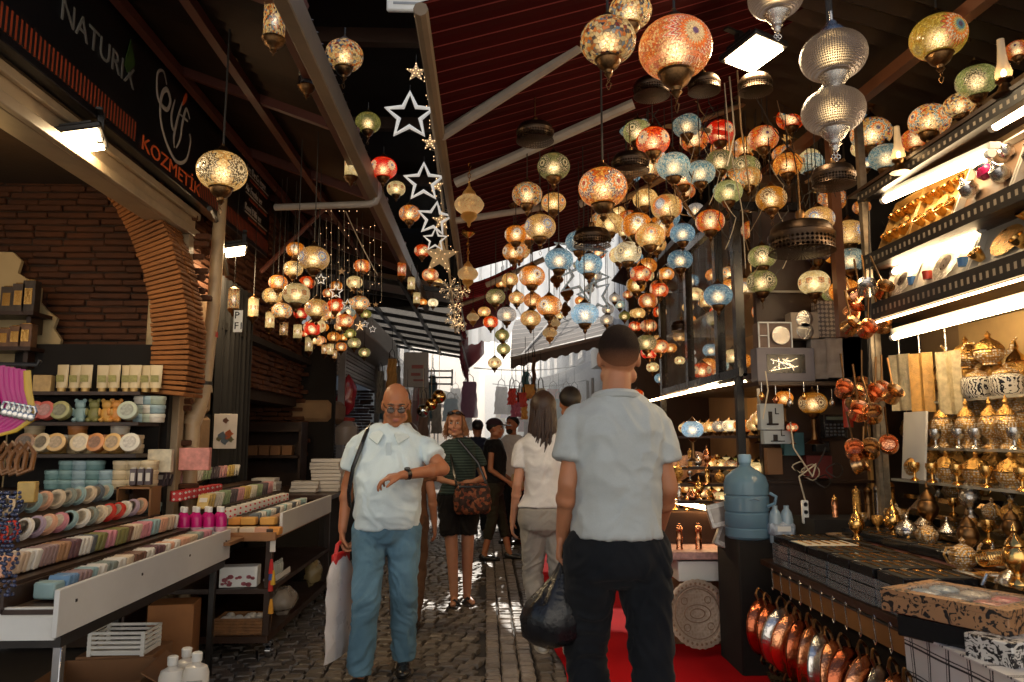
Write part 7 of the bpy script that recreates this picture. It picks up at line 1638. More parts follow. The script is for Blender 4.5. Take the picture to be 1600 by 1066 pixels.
# black cutlery boxes
BOXB = mat('glossy_black_box', (.012, .012, .013), .16, 0, .2, 8, .15, 14)
cb_ = MB().box((0, 0, .019), (.30, .205, .038), ch=.002).mesh('box_body', BOXB)
wrap = MB().box((0, 0, .021), (.304, .209, .034)).mesh('clear_wrap', clear('cellophane_wrap', (.55, .6, .66), .22, .12))
cut = MB()
for k in range(5): cut.box((-.1 + k * .05, 0, .041), (.012, .12, .006)).ell((-.1 + k * .05, .07, .041), (.014, .022, .005), 8, 5)
cutm = cut.mesh('gold_cutlery', GOLD); cutl = MB().box((0, 0, .0385), (.28, .185, .003)).mesh('black_lining', mat('black_velvet', (.008, .008, .008), .9)); cutw = MB().box((0, 0, .0386), (.28, .185, .003)).mesh('pale_lining', SATIN)
for c in range(6):
    y = 4.18 - c * .225
    for r_ in range(3):
        n = 4 if r_ == 0 else 1
        for k in range(n):
            top = k == n - 1
            z = CZ + .002 + k * .0395 if r_ == 0 else CZ + .1605 + .0 * r_
            if r_ == 0: z = CZ + k * .0395 + .001
            elif r_ == 1: z = CZ + .1195
            else: z = CZ + .162
            x = 1.80 + r_ * .315
            if r_ == 2: x = 2.3 - .1
            if r_ and (c + r_) % 2 and c > 3: continue
            o = thing('cutlery_box', '%s black box in the stack %s from the far end, counter %s' % (('bottom', 'second', 'third', 'top open')[k] if r_ == 0 else 'open cutlery', ordn(c), ('front row', 'middle row', 'back row')[r_]), 'box', (x + rng.uniform(-.006, .006), y + rng.uniform(-.006, .006), z), R(rng.uniform(-2, 2)) if r_ < 2 else R(rng.uniform(-8, 8)), 'black cutlery boxes')
            inst('box_body', cb_, o)
            if top: inst('lining', cutw if (c + r_) % 5 == 1 else cutl, o); inst('gold_cutlery', cutm, o, (0, 0, 0), (0, 0, 0 if r_ != 1 else R(0)))
            else: inst('clear_wrap', wrap, o)
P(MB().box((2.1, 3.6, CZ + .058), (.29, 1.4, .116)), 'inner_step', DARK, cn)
# patterned gift box with tins
FLT = NT('black_twig_pattern'); co = FLT.n('TexCoord').outputs['Object']; nv = FLT.n('TexNoise', {'Vector': co, 'Scale': 22., 'Detail': 2., 'Distortion': 2.5}).outputs[0]
FLT.set(Base_Color=FLT.mix(FLT.math('GREATER_THAN', nv, .56), (.36, .19, .09, 1), (.012, .01, .01, 1)), Roughness=.5); FLT = FLT.mat
FLW = NT('black_white_flower_pattern'); co = FLW.n('TexCoord').outputs['Object']; nv = FLW.n('TexNoise', {'Vector': co, 'Scale': 24., 'Detail': 2., 'Distortion': 3.}).outputs[0]
FLW.set(Base_Color=FLW.mix(FLW.math('GREATER_THAN', nv, .52), (.6, .58, .55, 1), (.01, .01, .012, 1)), Roughness=.45); FLW = FLW.mat
ct_ = atZ(1508, 928, .86); gb = thing('gift_box', 'twig patterned gift box with window showing coloured patterned tins', 'box', (ct_.x, ct_.y, .78), R(-62))
MB().box((0, 0, .03), (.44, .32, .06), ch=.003).box((0, -.135, .07), (.44, .05, .02)).box((0, .135, .07), (.44, .05, .02)).box((-.19, 0, .07), (.06, .22, .02)).box((.19, 0, .07), (.06, .22, .02)).build('carton', FLT, gb)
for i, (x, y, c) in enumerate(((-.11, .06, (.2, .28, .34)), (.0, .06, (.4, .36, .3)), (.11, .06, (.45, .05, .05)), (-.11, -.055, (.3, .36, .42)), (.0, -.055, (.08, .08, .09)), (.11, -.055, (.5, .12, .06)))):
    MB().lathe([(.001, .06), (.046, .06), (.05, .066), (.05, .072), (.04, .078), (.001, .08)], 20, (x, y, 0)).build('tin_lid', mat('tin_%d' % i, c, .3, 0, .9, 70), gb)
MB().box((0, 0, .0815), (.34, .22, .002)).build('window_film', clear('window_film', (.8, .85, .9), .14, .05), gb)
P_ = gbox('gift_box', 'black box under the twig patterned gift box', 'box', (ct_.x + .0, ct_.y, CZ + .0), (.34, .3, .078), BOXB, R(-62))
gbox('gift_box', 'black and white flower patterned box at the very corner of the counter', 'box', atZ(1580, 1012, .74) - Vector((0, 0, .04)), (.16, .22, .08), FLW, R(-70))
tc = thing('tablecloth', 'white cloth with black check lines hanging at the near counter corner', 'tablecloth', (1.55, 2.3, .7))
CHK = NT('white_check_cloth'); co = CHK.n('TexCoord').outputs['Object']; s3 = CHK.n('SeparateXYZ', {0: co}).outputs
ln = lambda k: CHK.math('LESS_THAN', CHK.math('ABSOLUTE', CHK.math('SUBTRACT', CHK.math('FRACT', CHK.math('MULTIPLY', k, 9.)), .5)), .035)
ln2 = lambda k: CHK.math('LESS_THAN', CHK.math('ABSOLUTE', CHK.math('SUBTRACT', CHK.math('FRACT', CHK.math('MULTIPLY', k, 9.)), .62)), .02)
f = CHK.math('MAXIMUM', CHK.math('MAXIMUM', ln(s3[1]), ln(s3[2])), CHK.math('MAXIMUM', ln2(s3[1]), ln2(s3[2])))
CHK.set(Base_Color=CHK.mix(f, (.6, .58, .56, 1), (.015, .015, .018, 1)), Roughness=.7)
mb = MB(); vs = []
for k in range(25):
    for j in range(7): vs.append((.02 * math.sin(k * .9) * (j / 6), -.55 + 1.1 * k / 24, -.4 * j / 6))
mb.add(vs, [(k * 7 + j, k * 7 + j + 1, (k + 1) * 7 + j + 1, (k + 1) * 7 + j) for k in range(24) for j in range(6)]).build('cloth_drop', CHK.mat, tc, (.03, .0, 0))
MB().box((.4, 0, .004), (.78, 1.1, .006)).build('cloth_top', CHK.mat, tc)
vessel('lidded_bowl', atZ(1588, 950, .76), SILVER, 'embossed silver pot at the near counter corner', 'pot', 1.25, SILVER, True)
# springs of gold bangles
sp = thing('bangle_stack', 'gold coil of bangles lying behind the twig patterned box', 'bangles', atZ(1560, 885, .9), .3)
m = MB()
for i in range(12): m.tube([(i * .014 - .08, .03 * math.cos(a * PI / 6), .035 + .03 * math.sin(a * PI / 6)) for a in range(12)], .004, 5, True)
m.build('bangles', GOLD, sp)
# brassware on the raised step
GZ = at(1350, 808, 4.5).z
RZ = CZ + .16
for i, (u, v, kind, m_, s_, l_, c) in enumerate(((1306, 822, 'grinder', COPPER, .62, 'short copper grinder at the far end of the brassware', 'grinder'), (1340, 812, 'grinder', GOLDF, .85, 'engraved brass grinder beside the short copper one', 'grinder'), (1358, 800, 'grinder', BRASS, .9, 'dark brass grinder, third from the far end', 'grinder'),
    (1374, 800, 'grinder', SILVER, .95, 'silver grinder between two dark ones', 'grinder'), (1392, 800, 'grinder', GOLD, 1.05, 'tallest brass grinder, beside the silver one', 'grinder'),
    (1403, 838, 'cone_lid', SILVER, 1.1, 'silver cone lidded dish nearest the grinders', 'dish'), (1445, 846, 'cone_lid', SILVER, 1.2, 'larger silver cone lidded dish beside the first', 'dish'), (1497, 850, 'cone_lid', WG, .95, 'lace patterned cone lidded dish', 'dish'),
    (1420, 815, 'tall_urn', GOLD, .9, 'shiny gold urn behind the silver cone lids', 'urn'), (1455, 808, 'tall_urn', GOLDF, .95, 'pierced gold urn behind the larger cone lid', 'urn'), (1500, 830, 'tall_urn', SILVER, .9, 'silver urn with tall finial behind the lace dish', 'urn'),
    (1525, 842, 'serving_tray', GOLD, 1.0, 'round gold tray lying before the silver urn', 'tray'), (1480, 868, 'serving_tray', GOLD, .9, 'round gold tray lying before the cone lids', 'tray'), (1560, 860, 'serving_tray', SILVER, 1.1, 'scalloped silver tray at near end of the brassware', 'tray'),
    (1545, 832, 'lidded_bowl', mat('dark_green_glaze', (.02, .06, .045), .2), 1.1, 'dark green lidded bowl among the gold trays', 'bowl'), (1585, 838, 'cone_lid', WG, 1.0, 'white lace cone lid at the edge of view', 'dish'),
    (1330, 830, 'goblet', COPPER, .7, 'small copper goblet in front of the brass grinder', 'goblet'), (1350, 834, 'lidded_bowl', GOLD, .6, 'small gold bowl below the grinders', 'bowl'), (1368, 832, 'goblet', GOLD, .8, 'gold goblet below the tallest grinder', 'goblet'), (1384, 830, 'lidded_bowl', COPPER, .7, 'small copper bowl below the tallest grinder', 'bowl'))):
    if 'cone' not in kind and 'grinder' != kind: continue
    p = atZ(u, v, RZ); zz_ = RZ
    if kind == 'grinder': p = at(u, v, 4.5); zz_ = GZ
    vessel(kind, (max(p.x, 1.98), p.y, zz_), m_, l_, c, s_, GOLD if m_ is COPPER else None, False, rng.uniform(0, 6), 'brassware on the counter')
P(MB().box((2.3, 4.5, GZ / 2 + .3), (.75, .3, GZ - .6)), 'grinder_step', DARK, cn)
vk = ('tall_urn', 'lidded_bowl', 'goblet', 'serving_tray', 'tall_urn', 'cone_lid', 'lidded_bowl', 'goblet')
for r_, (X, z) in enumerate(((2.02, CZ + .16), (2.17, CZ + .185), (2.32, CZ + .24), (2.46, CZ + .31), (2.59, CZ + .38))):
    P(MB().box((X + .01, 3.3, z - .013), (.15, 2.4, .024)), 'mirror_step', mat('brown_mirror', (.3, .2, .1), .15, .9, .2, 3), cn)
    y = max(2.75, X * 1.37 + .06); k = 0
    while y < 4.3:
        kind = vk[(k * 3 + r_ * 2) % 8]; mi_ = (k + r_ * 2 + k // 3) % 5; m_ = (GOLD, GOLDF, WG, SILVER, BRASS)[mi_]
        if not (r_ == 0 and 3.2 < y < 4.0):
            vessel(kind, (X + rng.uniform(-.015, .015), y, z), m_, '%s %s in the %s brassware step, %s from the near end' % (('polished gold', 'pierced gold', 'white lace', 'silver', 'dark brass')[mi_], kind.replace('_', ' '), ('front', 'second', 'third', 'fourth', 'top')[r_], ordn(k)), kind.split('_')[-1], rng.uniform(.75, 1.0) * (.62 if kind in ('serving_tray', 'cone_lid') else .95), None, kind == 'lidded_bowl' and k % 2 == 0, rng.uniform(0, 6), 'metalware on the brassware steps')
        y += .155; k += 1

# hanging copper pans
pan = MB().lathe([(.001, 0), (.115, 0), (.13, .008), (.148, .045), (.153, .047), (.153, .05), (.144, .048), (.126, .012), (.001, .005)], 30)
panm = [pan.mesh('pan_bowl', mt) for mt in (COPPER, COPPERD, TIN)]
ph = MB(); phs = []
for s_ in (-1, 1):
    ph = MB(); ph.tube([(s_ * .145, -.03, .045), (s_ * .175, -.035, .055), (s_ * .195, -.015, .06), (s_ * .2, 0, .06), (s_ * .195, .015, .06), (s_ * .175, .035, .055), (s_ * .145, .03, .045)], [.006, .008, .006, .01, .006, .008, .006], 7)
    phs.append(ph.mesh('handle', BRASS))
tinm = MB().lathe([(.001, .0065), (.125, .0135), (.143, .0465)], 28).mesh('tinned_inside', TIN)
hookm = MB().tube([(0, -.012, .03), (0, 0, .042), (0, .012, .03), (0, .0, -.02), (0, -.01, -.06), (0, .0, -.075), (0, .012, -.06)], .003, 6).mesh('hook', SILVER)
for i in range(13):
    y = 4.22 - i * .122; o = thing('copper_pan', '%s two handled pan hooked on the counter, %s from the far end' % (('bright copper', 'dark copper', 'copper', 'tinned copper')[(i * 5 + 1) % 4], ordn(i)), 'pan', (1.61, y, CZ - .06), 0, 'pans hooked along the counter')
    r_ = inst('pan_bowl', panm[(0, 1, 1, 2)[(i * 5 + 1) % 4] if i not in (5, 9) else 0], o, (-.03, -.02, -.27), Euler((R(rng.uniform(60, 74)), R(90), R(-52 + rng.uniform(-10, 10)))))
    az_ = R(127 + rng.uniform(-10, 10)); zc = Vector((math.cos(az_), math.sin(az_), rng.uniform(-.12, .1))).normalized(); xc = Vector((0, 0, 1)); yc = zc.cross(xc).normalized(); xc = yc.cross(zc); rm = Matrix((xc, yc, zc)).transposed()
    r_.rotation_euler = rm.to_euler(); inst('tinned_inside', tinm, r_); [inst('handle', hh_, r_) for hh_ in phs]; inst('hook', hookm, o)
# coffee pots in bunches
cz = MB().lathe([(.001, 0), (.055, 0), (.062, .006), (.06, .03), (.046, .062), (.044, .07), (.058, .09), (.061, .092), (.047, .07), (.058, .03), (.05, .006), (.001, .004)], 22)
czm = [cz.mesh('pot_bowl', mt) for mt in (COPPER, mat('bronze_pot', (.5, .3, .14), .24, 1., .3, 9, .2, 60), TIN)]
czh = MB().tube([(.05, 0, .085), (.1, 0, .1), (.24, 0, .15)], [.008, .006, .008], 7).mesh('long_handle', BRASS)
for b_, (u, v, n, Y, lab) in enumerate(((1352, 448, 4, 4.15, 'top bunch beside the slotted post'), (1352, 505, 3, 4.2, 'second bunch, over the grey boxes'), (1342, 600, 3, 4.25, 'dark third bunch'), (1362, 612, 5, 4.1, 'big shiny bunch beside the glass shelves'), (1362, 688, 4, 4.1, 'lowest bunch, above the grinders'))):
    for i in range(n):
        p = at(u + (i % 3 - 1) * 26 + rng.uniform(-5, 5), v + (i // 3) * 26 + rng.uniform(-6, 6), Y + rng.uniform(-.1, .1))
        o = thing('coffee_pot', '%s long handled coffee pot, %s in the %s' % (('copper', 'bronze', 'tinned')[(b_ + i) % 2 if b_ else (i * 2) % 3], ordn(i), lab), 'coffee pot', p, 0, 'coffee pots hung in bunches')
        a = rng.uniform(0, 2 * PI); inst('pot_bowl', czm[(b_ + i) % 2 if b_ else (i * 2) % 3], o, (0, 0, -.05), (R(rng.uniform(-28, 28)), R(-62 + rng.uniform(-14, 14)), R(rng.uniform(60, 120))))
        q = o.children[0]; q.scale = (.82,) * 3; inst('long_handle', czh, q)
ck = thing('cord', 'thick cord from which all the coffee pot bunches hang', 'cord', at(1358, 400, 4.2))
P(MB().tube([at(1358, 330, 4.2), at(1360, 480, 4.2), at(1356, 680, 4.2)], .006, 6), 'cord_run', WIRE, ck)

# ------------------------------------------------------------------ right: lamp shop
ls = thing('shop_building', 'lamp shop front with dark panels behind the grey shirted man', 'building', (2.2, 6.5, 0))
P(MB().box((2.75, 7.0, 1.9), (.08, 3.9, 3.8)), 'back_wall', WARMW, ls)
P(MB().box((2.3, 8.95, 1.6), (1.1, .08, 3.2)), 'end_wall', DARKW, ls)
P(MB().box((2.25, 6.9, 3.25), (1.0, 3.8, .06)), 'shop_ceiling', DARKW, ls)
gc = thing('glass_cabinet', 'black framed glass cabinet full of lit lanterns above the led lit ledge', 'cabinet', (1.75, 6, 1.85))
m = MB()
for y in (5.0, 5.42, 6.25, 7.2): m.box((1.75, y, 2.45), (.06, .07, 1.2))
m.box((1.75, 6.1, 3.04), (.055, 2.3, .07)).box((1.75, 6.1, 1.86), (.055, 2.3, .06)).box((2.05, 5.0, 3.04), (.6, .06, .06))
P(m, 'black_frame', mat('black_lacquer', (.009, .007, .006), .25, 0, .3, 6), gc)
for y0, y1 in ((5.03, 5.39), (5.45, 6.22), (6.28, 7.17)): P(MB().quad((1.752, y0, 1.9), (1.752, y1, 1.9), (1.752, y1, 3.0), (1.752, y0, 3.0)), 'glass_pane', clear('cabinet_glass', (.8, .85, .8), .1, .03), gc)
P(MB().box((2.2, 6.1, 2.42), (.8, 2.3, .015)), 'glass_shelf', GSH, gc)
P(MB().box((2.2, 6.1, 1.83), (.9, 2.3, .04)), 'cabinet_floor', DARKW, gc)
tubelight(at(1078, 611, 6.1) , at(1168, 593, 5.05), 'slim tube light along the bottom of the black framed cabinet', .016, False)
P(MB().box((1.71, 7.0, 1.8), (.012, 1.6, .02)), 'led_strip', LED, gc)
cnt = {'table': 0}
for r_, (z, n) in enumerate(((1.92, 6), (2.5, 6))):
    for i in range(n):
        p = Vector((2.0 + .2 * (i % 2), 5.2 + i * .34, z + .15)); u, v = proj(p); o = lantern(u, v, .15 * F / p.y, rng.choice(['amb', 'cre', 'cro', 'orgf', 'org', 'crs', 'olv']), 'inside the black framed cabinet', p.y, 0, 1., 'table_lantern', 'lanterns in the cabinet')
        for c in list(o.children):
            if c.name.startswith(('chain', 'finial')): bpy.data.objects.remove(c)
        o['label'] = '%s table lantern on the %s cabinet shelf, %s from the near end' % (LAN[-1][4], ('lower', 'upper')[r_], ordn(i)); LAN.pop()
lsh = thing('shelf_unit', 'crowded lower lamp shop shelves behind the water bottle', 'shelf', (2.2, 6, .6))
for z_ in (1.42, 1.12, .86): P(MB().box((2.2, 6.1, z_), (.86, 2.3, .02)), 'shelf_board', DARKW, lsh)
P(MB().box((2.6, 6.1, 1.35), (.02, 2.3, .9)), 'warm_back', mat('amber_back_panel', (.42, .22, .06), .6, 0, .3, 5), lsh)
for y in (5.02, 7.2): P(MB().box((1.74, y, 1.3), (.05, .05, 1.06)), 'upright', BLACKM, lsh)
sk = ['cre', 'crs', 'cro', 'amb', 'orgf', 'cre', 'wht', 'mul', 'olv', 'dov']
for r_, (z, zn) in enumerate(((1.43, 'top'), (1.13, 'middle'), (.875, 'bottom'))):
    for row in range(2):
        for i in range(8):
            p = Vector((1.86 + row * .25, 5.08 + i * .26 + row * .1, z + .075)); k = sk[(i * 3 + r_ + row * 5) % 10]; u, v = proj(p)
            o = lantern(u, v, .115 * F / p.y, k, 'lamp shop shelf', p.y, 0, 1., 'table_lantern', 'small lanterns on the lamp shop shelves')
            for c in list(o.children):
                if c.name.startswith(('chain', 'finial', 'bulb')): bpy.data.objects.remove(c)
            LAN.pop(); o['label'] = '%s table lantern, %s from near end, %s row, %s lamp shop shelf' % (G[k][1], ordn(i), ('front', 'back')[row], zn)
# label pass for anything added above is done where it is made; gift boxes on the end wall
ENDY = 4.93
def endbox(u0, v0, u1, v1, label, m_, dep=.08, extra=None, name='gift_box'):
    a = at(u0, v1, ENDY); b = at(u1, v0, ENDY); w_, h = b.x - a.x, b.z - a.z
    o = MB().box((w_ / 2, dep / 2, h / 2), (w_, dep, h), ch=.004).build(name, m_, None, (a.x, ENDY - dep, a.z)); tag(o, label, 'box', 'boxes stacked on the lamp shop end shelf')
    return o, w_, h
GRB = mat('grey_lilac_card', (.19, .17, .19), .5, 0, .12, 8); DAM = NT('damask_card'); co = DAM.n('TexCoord').outputs['Object']; vv = DAM.n('TexVoronoi', {'Vector': co, 'Scale': 34., 'Randomness': .1}, feature='SMOOTH_F1').outputs[0]
DAM.set(Base_Color=DAM.mix(DAM.math('GREATER_THAN', vv, .36), (.42, .34, .27, 1), (.13, .1, .09, 1)), Roughness=.5); DAM = DAM.mat
o, w_, h = endbox(1174, 547, 1260, 598, 'grey lilac box with window showing crumpled silver foil', GRB, .12)
MB().box((w_ * .5, -.001, h * .52), (w_ * .66, .004, h * .56)).build('window', BLACKP, o)
m = MB()
for i in range(16): m.tube([(w_ * (.2 + .6 * rng.random()), -.006, h * (.3 + .4 * rng.random())), (w_ * (.25 + .5 * rng.random()), -.008, h * (.35 + .35 * rng.random()))], .004, 4)
m.build('foil_shreds', TIN, o)
endbox(1262, 532, 1283, 594, 'narrow pale marbled box beside the foil window box', mat('marbled_card', (.36, .3, .26), .4, 0, .5, 14))
o, w_, h = endbox(1284, 530, 1336, 592, 'square pale marbled box with glossy lid', mat('marbled_card', (.36, .3, .26)))
o, w_, h = endbox(1177, 508, 1226, 548, 'open divided box of cups standing on the grey lilac box', mat('open_box_inside', (.2, .13, .1), .6, 0, .5, 20), .1)
MB().box((w_ * .3, -.004, h / 2), (.008, .012, h)).box((w_ * .15, -.004, h * .5), (w_ * .3, .012, .006)).box((w_ / 2, -.004, h), (w_, .012, .008)).box((w_ / 2, -.004, .004), (w_, .012, .008)).box((.004, -.004, h / 2), (.008, .012, h)).box((w_, -.004, h / 2), (.008, .012, h)).build('white_dividers', WHITEP, o)
MB().lathe([(.001, 0), (.05, 0), (.062, .012), (.06, .015)], 22, (w_ * .65, -.008, h * .5), Matrix.Rotation(R(90), 3, 'X')).build('saucer', TIN, o)
o, w_, h = endbox(1228, 492, 1268, 532, 'beige box with two round cup windows', mat('beige_card', (.4, .31, .23), .5, 0, .2, 10), .1)
for z_ in (.28, .74): MB().lathe([(.001, .004), (.055, .004), (.06, 0)], 20, (w_ * .5, 0, h * z_), Matrix.Rotation(R(90), 3, 'X')).build('round_window', TIN, o)
endbox(1270, 474, 1302, 530, 'damask patterned box, tallest of the stacked boxes', DAM, .1)
endbox(1303, 476, 1328, 502, 'orange brown wooden box on top of the stacked boxes', mat('orange_wood_box', (.36, .16, .04), .5, 0, .2, 8), .1)
endbox(1303, 503, 1330, 529, 'small brown patterned box under the orange wooden one', DAM, .1)
tag(MB().box((0, 0, 0), (.75, .3, .025)).build('end_shelf', DARKW, None, (2.13, 4.84, at(1250, 603, 4.9).z)), 'dark shelf carrying the stacked gift boxes at the lamp shop end', 'shelf')
# items under it
def placard(u0, v0, u1, v1, label, m_, txt=None, cat='box', Y=4.8, name='box'):
    a = at(u0, v1, Y); b = at(u1, v0, Y); w_, h = b.x - a.x, b.z - a.z
    o = MB().box((w_ / 2, .03, h / 2), (w_, .06, h), ch=.003).build(name, m_, None, (a.x, Y, a.z)); tag(o, label, cat)
    if txt:
        text(txt, .06, 0, 0, 0, BLACKP, None, 'printed_letter', rot=(R(90), 0, 0)); q = COL.objects[-1]; q.parent = o; q.location = (w_ * .6, -.002, h * .6)
        MB().box((w_ * .42, -.002, h * .45), (w_ * .16, .004, h * .5)).box((w_ * .5, -.002, h * .22), (w_ * .5, .004, h * .07)).build('printed_picture', BLACKP, o)
    return o
LBX = mat('pale_grey_product_box', (.36, .39, .4), .5, 0, .15, 7)
placard(1189, 631, 1224, 672, 'pale grey product box printed with a black letter L, upper one', LBX, 'L')
placard(1194, 673, 1236, 694, 'pale grey product box printed with a black letter L, lower one', LBX, 'L', 'box', 4.75)
o = placard(1289, 648, 1323, 684, 'black desk calculator hung on the dark post', BLACKP, None, 'calculator', 4.75, 'calculator')
m = MB()
for i in range(5):
    for j in range(4): m.box((.016 + i * .026, -.003, .018 + j * .022), (.016, .006, .012), ch=.002)
m.build('keys', mat('grey_keys', (.1, .1, .1), .4), o); MB().box((.07, -.002, .125), (.11, .004, .02)).build('display', mat('lcd_grey', (.12, .14, .1), .3), o)
placard(1275, 690, 1296, 706, 'small dark gadget under the calculator', BLACKP, None, 'gadget', 4.78, 'gadget')
def tl(u, v, w_, k, Y, label):
    o = lantern(u, v, w_, k, '', Y, 0, 1., 'table_lantern', 'stand lanterns'); LAN.pop(); o['label'] = label
    for c in list(o.children):
        if c.name.startswith(('chain', 'finial')): bpy.data.objects.remove(c)
    r = w_ * Y / F / 2; MB().lathe([(.2 * r, -1.2 * r), (.14 * r, -1.8 * r), (.25 * r, -2.6 * r), (.7 * r, -2.9 * r), (.001, -2.95 * r)], 14).build('stand', BRASS, o)
tl(1270, 630, 44, 'mus', 4.7, 'mustard dark flowered lantern on a brass stand beside the calculator')
tl(1238, 668, 18, 'org', 4.7, 'little orange lantern behind the lower letter L box')
tl(1225, 622, 28, 'amb', 4.85, 'amber lantern above the letter L boxes'); tl(1185, 655, 26, 'cro', 5.0, 'cream and orange stand lantern by the letter L boxes')
tl(1082, 671, 34, 'blw', 4.9, 'round blue and white stand lantern beside the grey shirted man')
# dark table with the water bottle
dt = thing('table', 'black cloth covered table under the blue water bottle', 'table', (1.75, 4.75, 0))
P(MB().box((1.82, 4.72, .40), (.6, .42, .8), ch=.01), 'cloth_block', DARK, dt)
wb = thing('water_bottle', 'big blue plastic water dispenser bottle with ribs', 'bottle', (1.62, 4.62, .80))
BL = NT('blue_bottle_plastic'); BL.set(Base_Color=(.2, .36, .5), Roughness=.12, Alpha=.8, Specular_IOR_Level=.6); tr = BL.n('BsdfTranslucent', {'Color': (.2, .36, .5, 1)}); mx = BL.n('MixShader', {0: .35, 1: BL.bsdf.outputs[0], 2: tr.outputs[0]}); BL.t.links.new(mx.outputs[0], BL.out.inputs[0])
MB().lathe([(.001, 0), (.12, 0), (.135, .015), (.135, .06), (.128, .068), (.135, .078), (.135, .15), (.127, .16), (.135, .17), (.135, .25), (.127, .26), (.135, .27), (.135, .33), (.12, .375), (.08, .41), (.045, .43), (.035, .44), (.035, .48)], 30).build('bottle_body', BL.mat, wb)
MB().lathe([(.038, .46), (.04, .5), (.035, .51), (.001, .512)], 18).build('cap', mat('pale_blue_cap', (.2, .35, .5), .4), wb)
MB().tube([(.08, -.13, .2), (.12, -.15, .22), (.13, -.15, .26), (.1, -.13, .28)], .01, 6).tube([(-.03, -.137, .24), (0, -.139, .248), (.03, -.137, .24)], .004, 5).build('moulded_grip', mat('blue_grip', (.1, .2, .3), .3), wb)
wp2 = thing('bottle_pack', 'blue and white wrapped pack of small bottles beside the big water bottle', 'pack', at(1222, 848, 4.5))
m = MB()
for x in (-.035, .035): m.lathe([(.001, 0), (.036, 0), (.038, .02), (.038, .14), (.03, .18), (.016, .2), (.016, .22), (.001, .22)], 14, (x, 0, 0))
m.build('bottles', clear('small_blue_bottle', (.3, .42, .52), .85), wp2); MB().box((0, 0, .08), (.155, .085, .09), ch=.02).build('label_band', mat('blue_white_label', (.35, .42, .52), .4, 0, .8, 40), wp2); MB().box((0, -.0435, .085), (.08, .003, .03)).build('brand_patch', WHITEP, wp2)
# gadgets and cables by the dark post
pb = thing('power_strip', 'white power strip hanging by its cable in front of the dark wall', 'power strip', at(1258, 800, 4.5))
MB().box((0, 0, 0), (.04, .025, .14), ch=.006).build('housing', WHITEP, pb)
for i in range(3): MB().lathe([(.001, 0), (.013, 0)], 12, (0, -.0135, -.045 + i * .045), Matrix.Rotation(R(90), 3, 'X')).build('socket', mat('grey_socket', (.2, .2, .2)), pb)
wire([at(1258, 782, 4.5), at(1248, 745, 4.5), at(1275, 725, 4.5), at(1270, 745, 4.5), at(1240, 700, 4.5), at(1235, 660, 4.6)], .005, WIREL, 'white looped cable feeding the hanging power strip', 0)
wire([at(1192, 655, 4.6), at(1200, 610, 4.6), at(1196, 580, 4.6)], .004, WIREL, 'thin white cable above the letter L boxes', 0)
wire([at(1290, 700, 4.6), at(1265, 745, 4.6), at(1240, 730, 4.6)], .004, WIRE, 'black cable under the calculator', .02)
# front low display of the lamp shop
ld = thing('display_table', 'low wooden display table with printed edge in front of the lamp shop', 'table', (1.5, 5.2, 0))
TZ = at(1070, 868, 5.05).z
P(MB().box((1.55, 5.3, TZ), (.75, .55, .05), ch=.003), 'printed_top', mat('pink_scroll_print', (.5, .3, .27), .5, 0, .7, 32), ld)
for x in (1.21, 1.9):
    for y in (5.06, 5.55): P(MB().box((x, y, (TZ - .03) / 2), (.022, .03, TZ - .03)), 'leg', mat('pale_wood_leg', (.25, .13, .06), .5), ld)
gbox('carton', 'white carton pushed under the printed edge of the low table', 'carton', (1.44, 5.2, TZ - .17), (.3, .3, .13), WHITEP, 0); gbox('carton', 'brown carton board behind the round silver tray', 'carton', (1.52, 5.22, 0), (.5, .04, TZ - .18), CARD, 0)
gbox('carton', 'brown carton with dark floral top at the rug edge behind the pans', 'carton', (1.95, 5.0, .04), (.4, .4, .36), mat('brown_floral_card', (.2, .1, .04), .7, 0, .6, 12), .1)
bag('fuzzy gold knit pouch lying before the brown floral carton', (1.72, 4.72, .04), (.1, .08, .09), (.4, .26, .1), 41, 'pouch', 'pouch', 1.)
tr_ = thing('round_tray', 'large round engraved silver tray leaning on the carton, on the red carpet', 'tray', at(1090, 959, 4.95)); tr_.rotation_euler = (R(78), 0, R(8))
TRM = NT('engraved_pale_metal'); co = TRM.n('TexCoord').outputs['Object']; wv = TRM.n('TexVoronoi', {'Vector': co, 'Scale': 55., 'Randomness': .7}).outputs[0]
TRM.set(Base_Color=TRM.mix(wv, (.46, .34, .25, 1), (.66, .54, .44, 1)), Metallic=.6, Roughness=.42); TRM.bump(wv, .35, .006)
MB().lathe([(.001, 0), (.14, 0), (.15, .004), (.165, .004), (.17, .012), (.205, .02), (.214, .018), (.205, .012), (.17, .004), (.001, -.006)], 72, wob=.018, lobes=30).build('engraved_plate', TRM.mat, tr_)
m = MB()
for i in range(36): a = i * PI / 18; m.lathe([(.001, .006), (.007, .004), (.009, 0)], 8, (.188 * math.cos(a), .188 * math.sin(a), .015))
m.tube([(.155 * math.cos(a * PI / 24), .155 * math.sin(a * PI / 24), .004) for a in range(48)], .003, 5, True).tube([(.09 * math.cos(a * PI / 24), .055 * math.sin(a * PI / 24), .002) for a in range(48)], .003, 5, True).tube([(.05 * math.cos(a * PI / 24), .03 * math.sin(a * PI / 24), .002) for a in range(48)], .003, 5, True)
for a in range(4): m.tube([(.115 * math.cos(a * PI / 2 + .8) + .022 * math.cos(k * PI / 6), .115 * math.sin(a * PI / 2 + .8) + .022 * math.sin(k * PI / 6), .002) for k in range(12)], .0025, 5, True)
m.build('raised_ornament', mat('dark_engraving', (.32, .2, .13), .4, .7), tr_)
for i, u in enumerate((1062, 1092)): p = at(u, 862, 5.15); vessel('grinder', (p.x, p.y, TZ + .025), COPPER, 'squat copper cup on the low printed table, %s the silver gift boxes' % ('away from' if i == 0 else 'nearest'), 'cup', .8, COPPER)
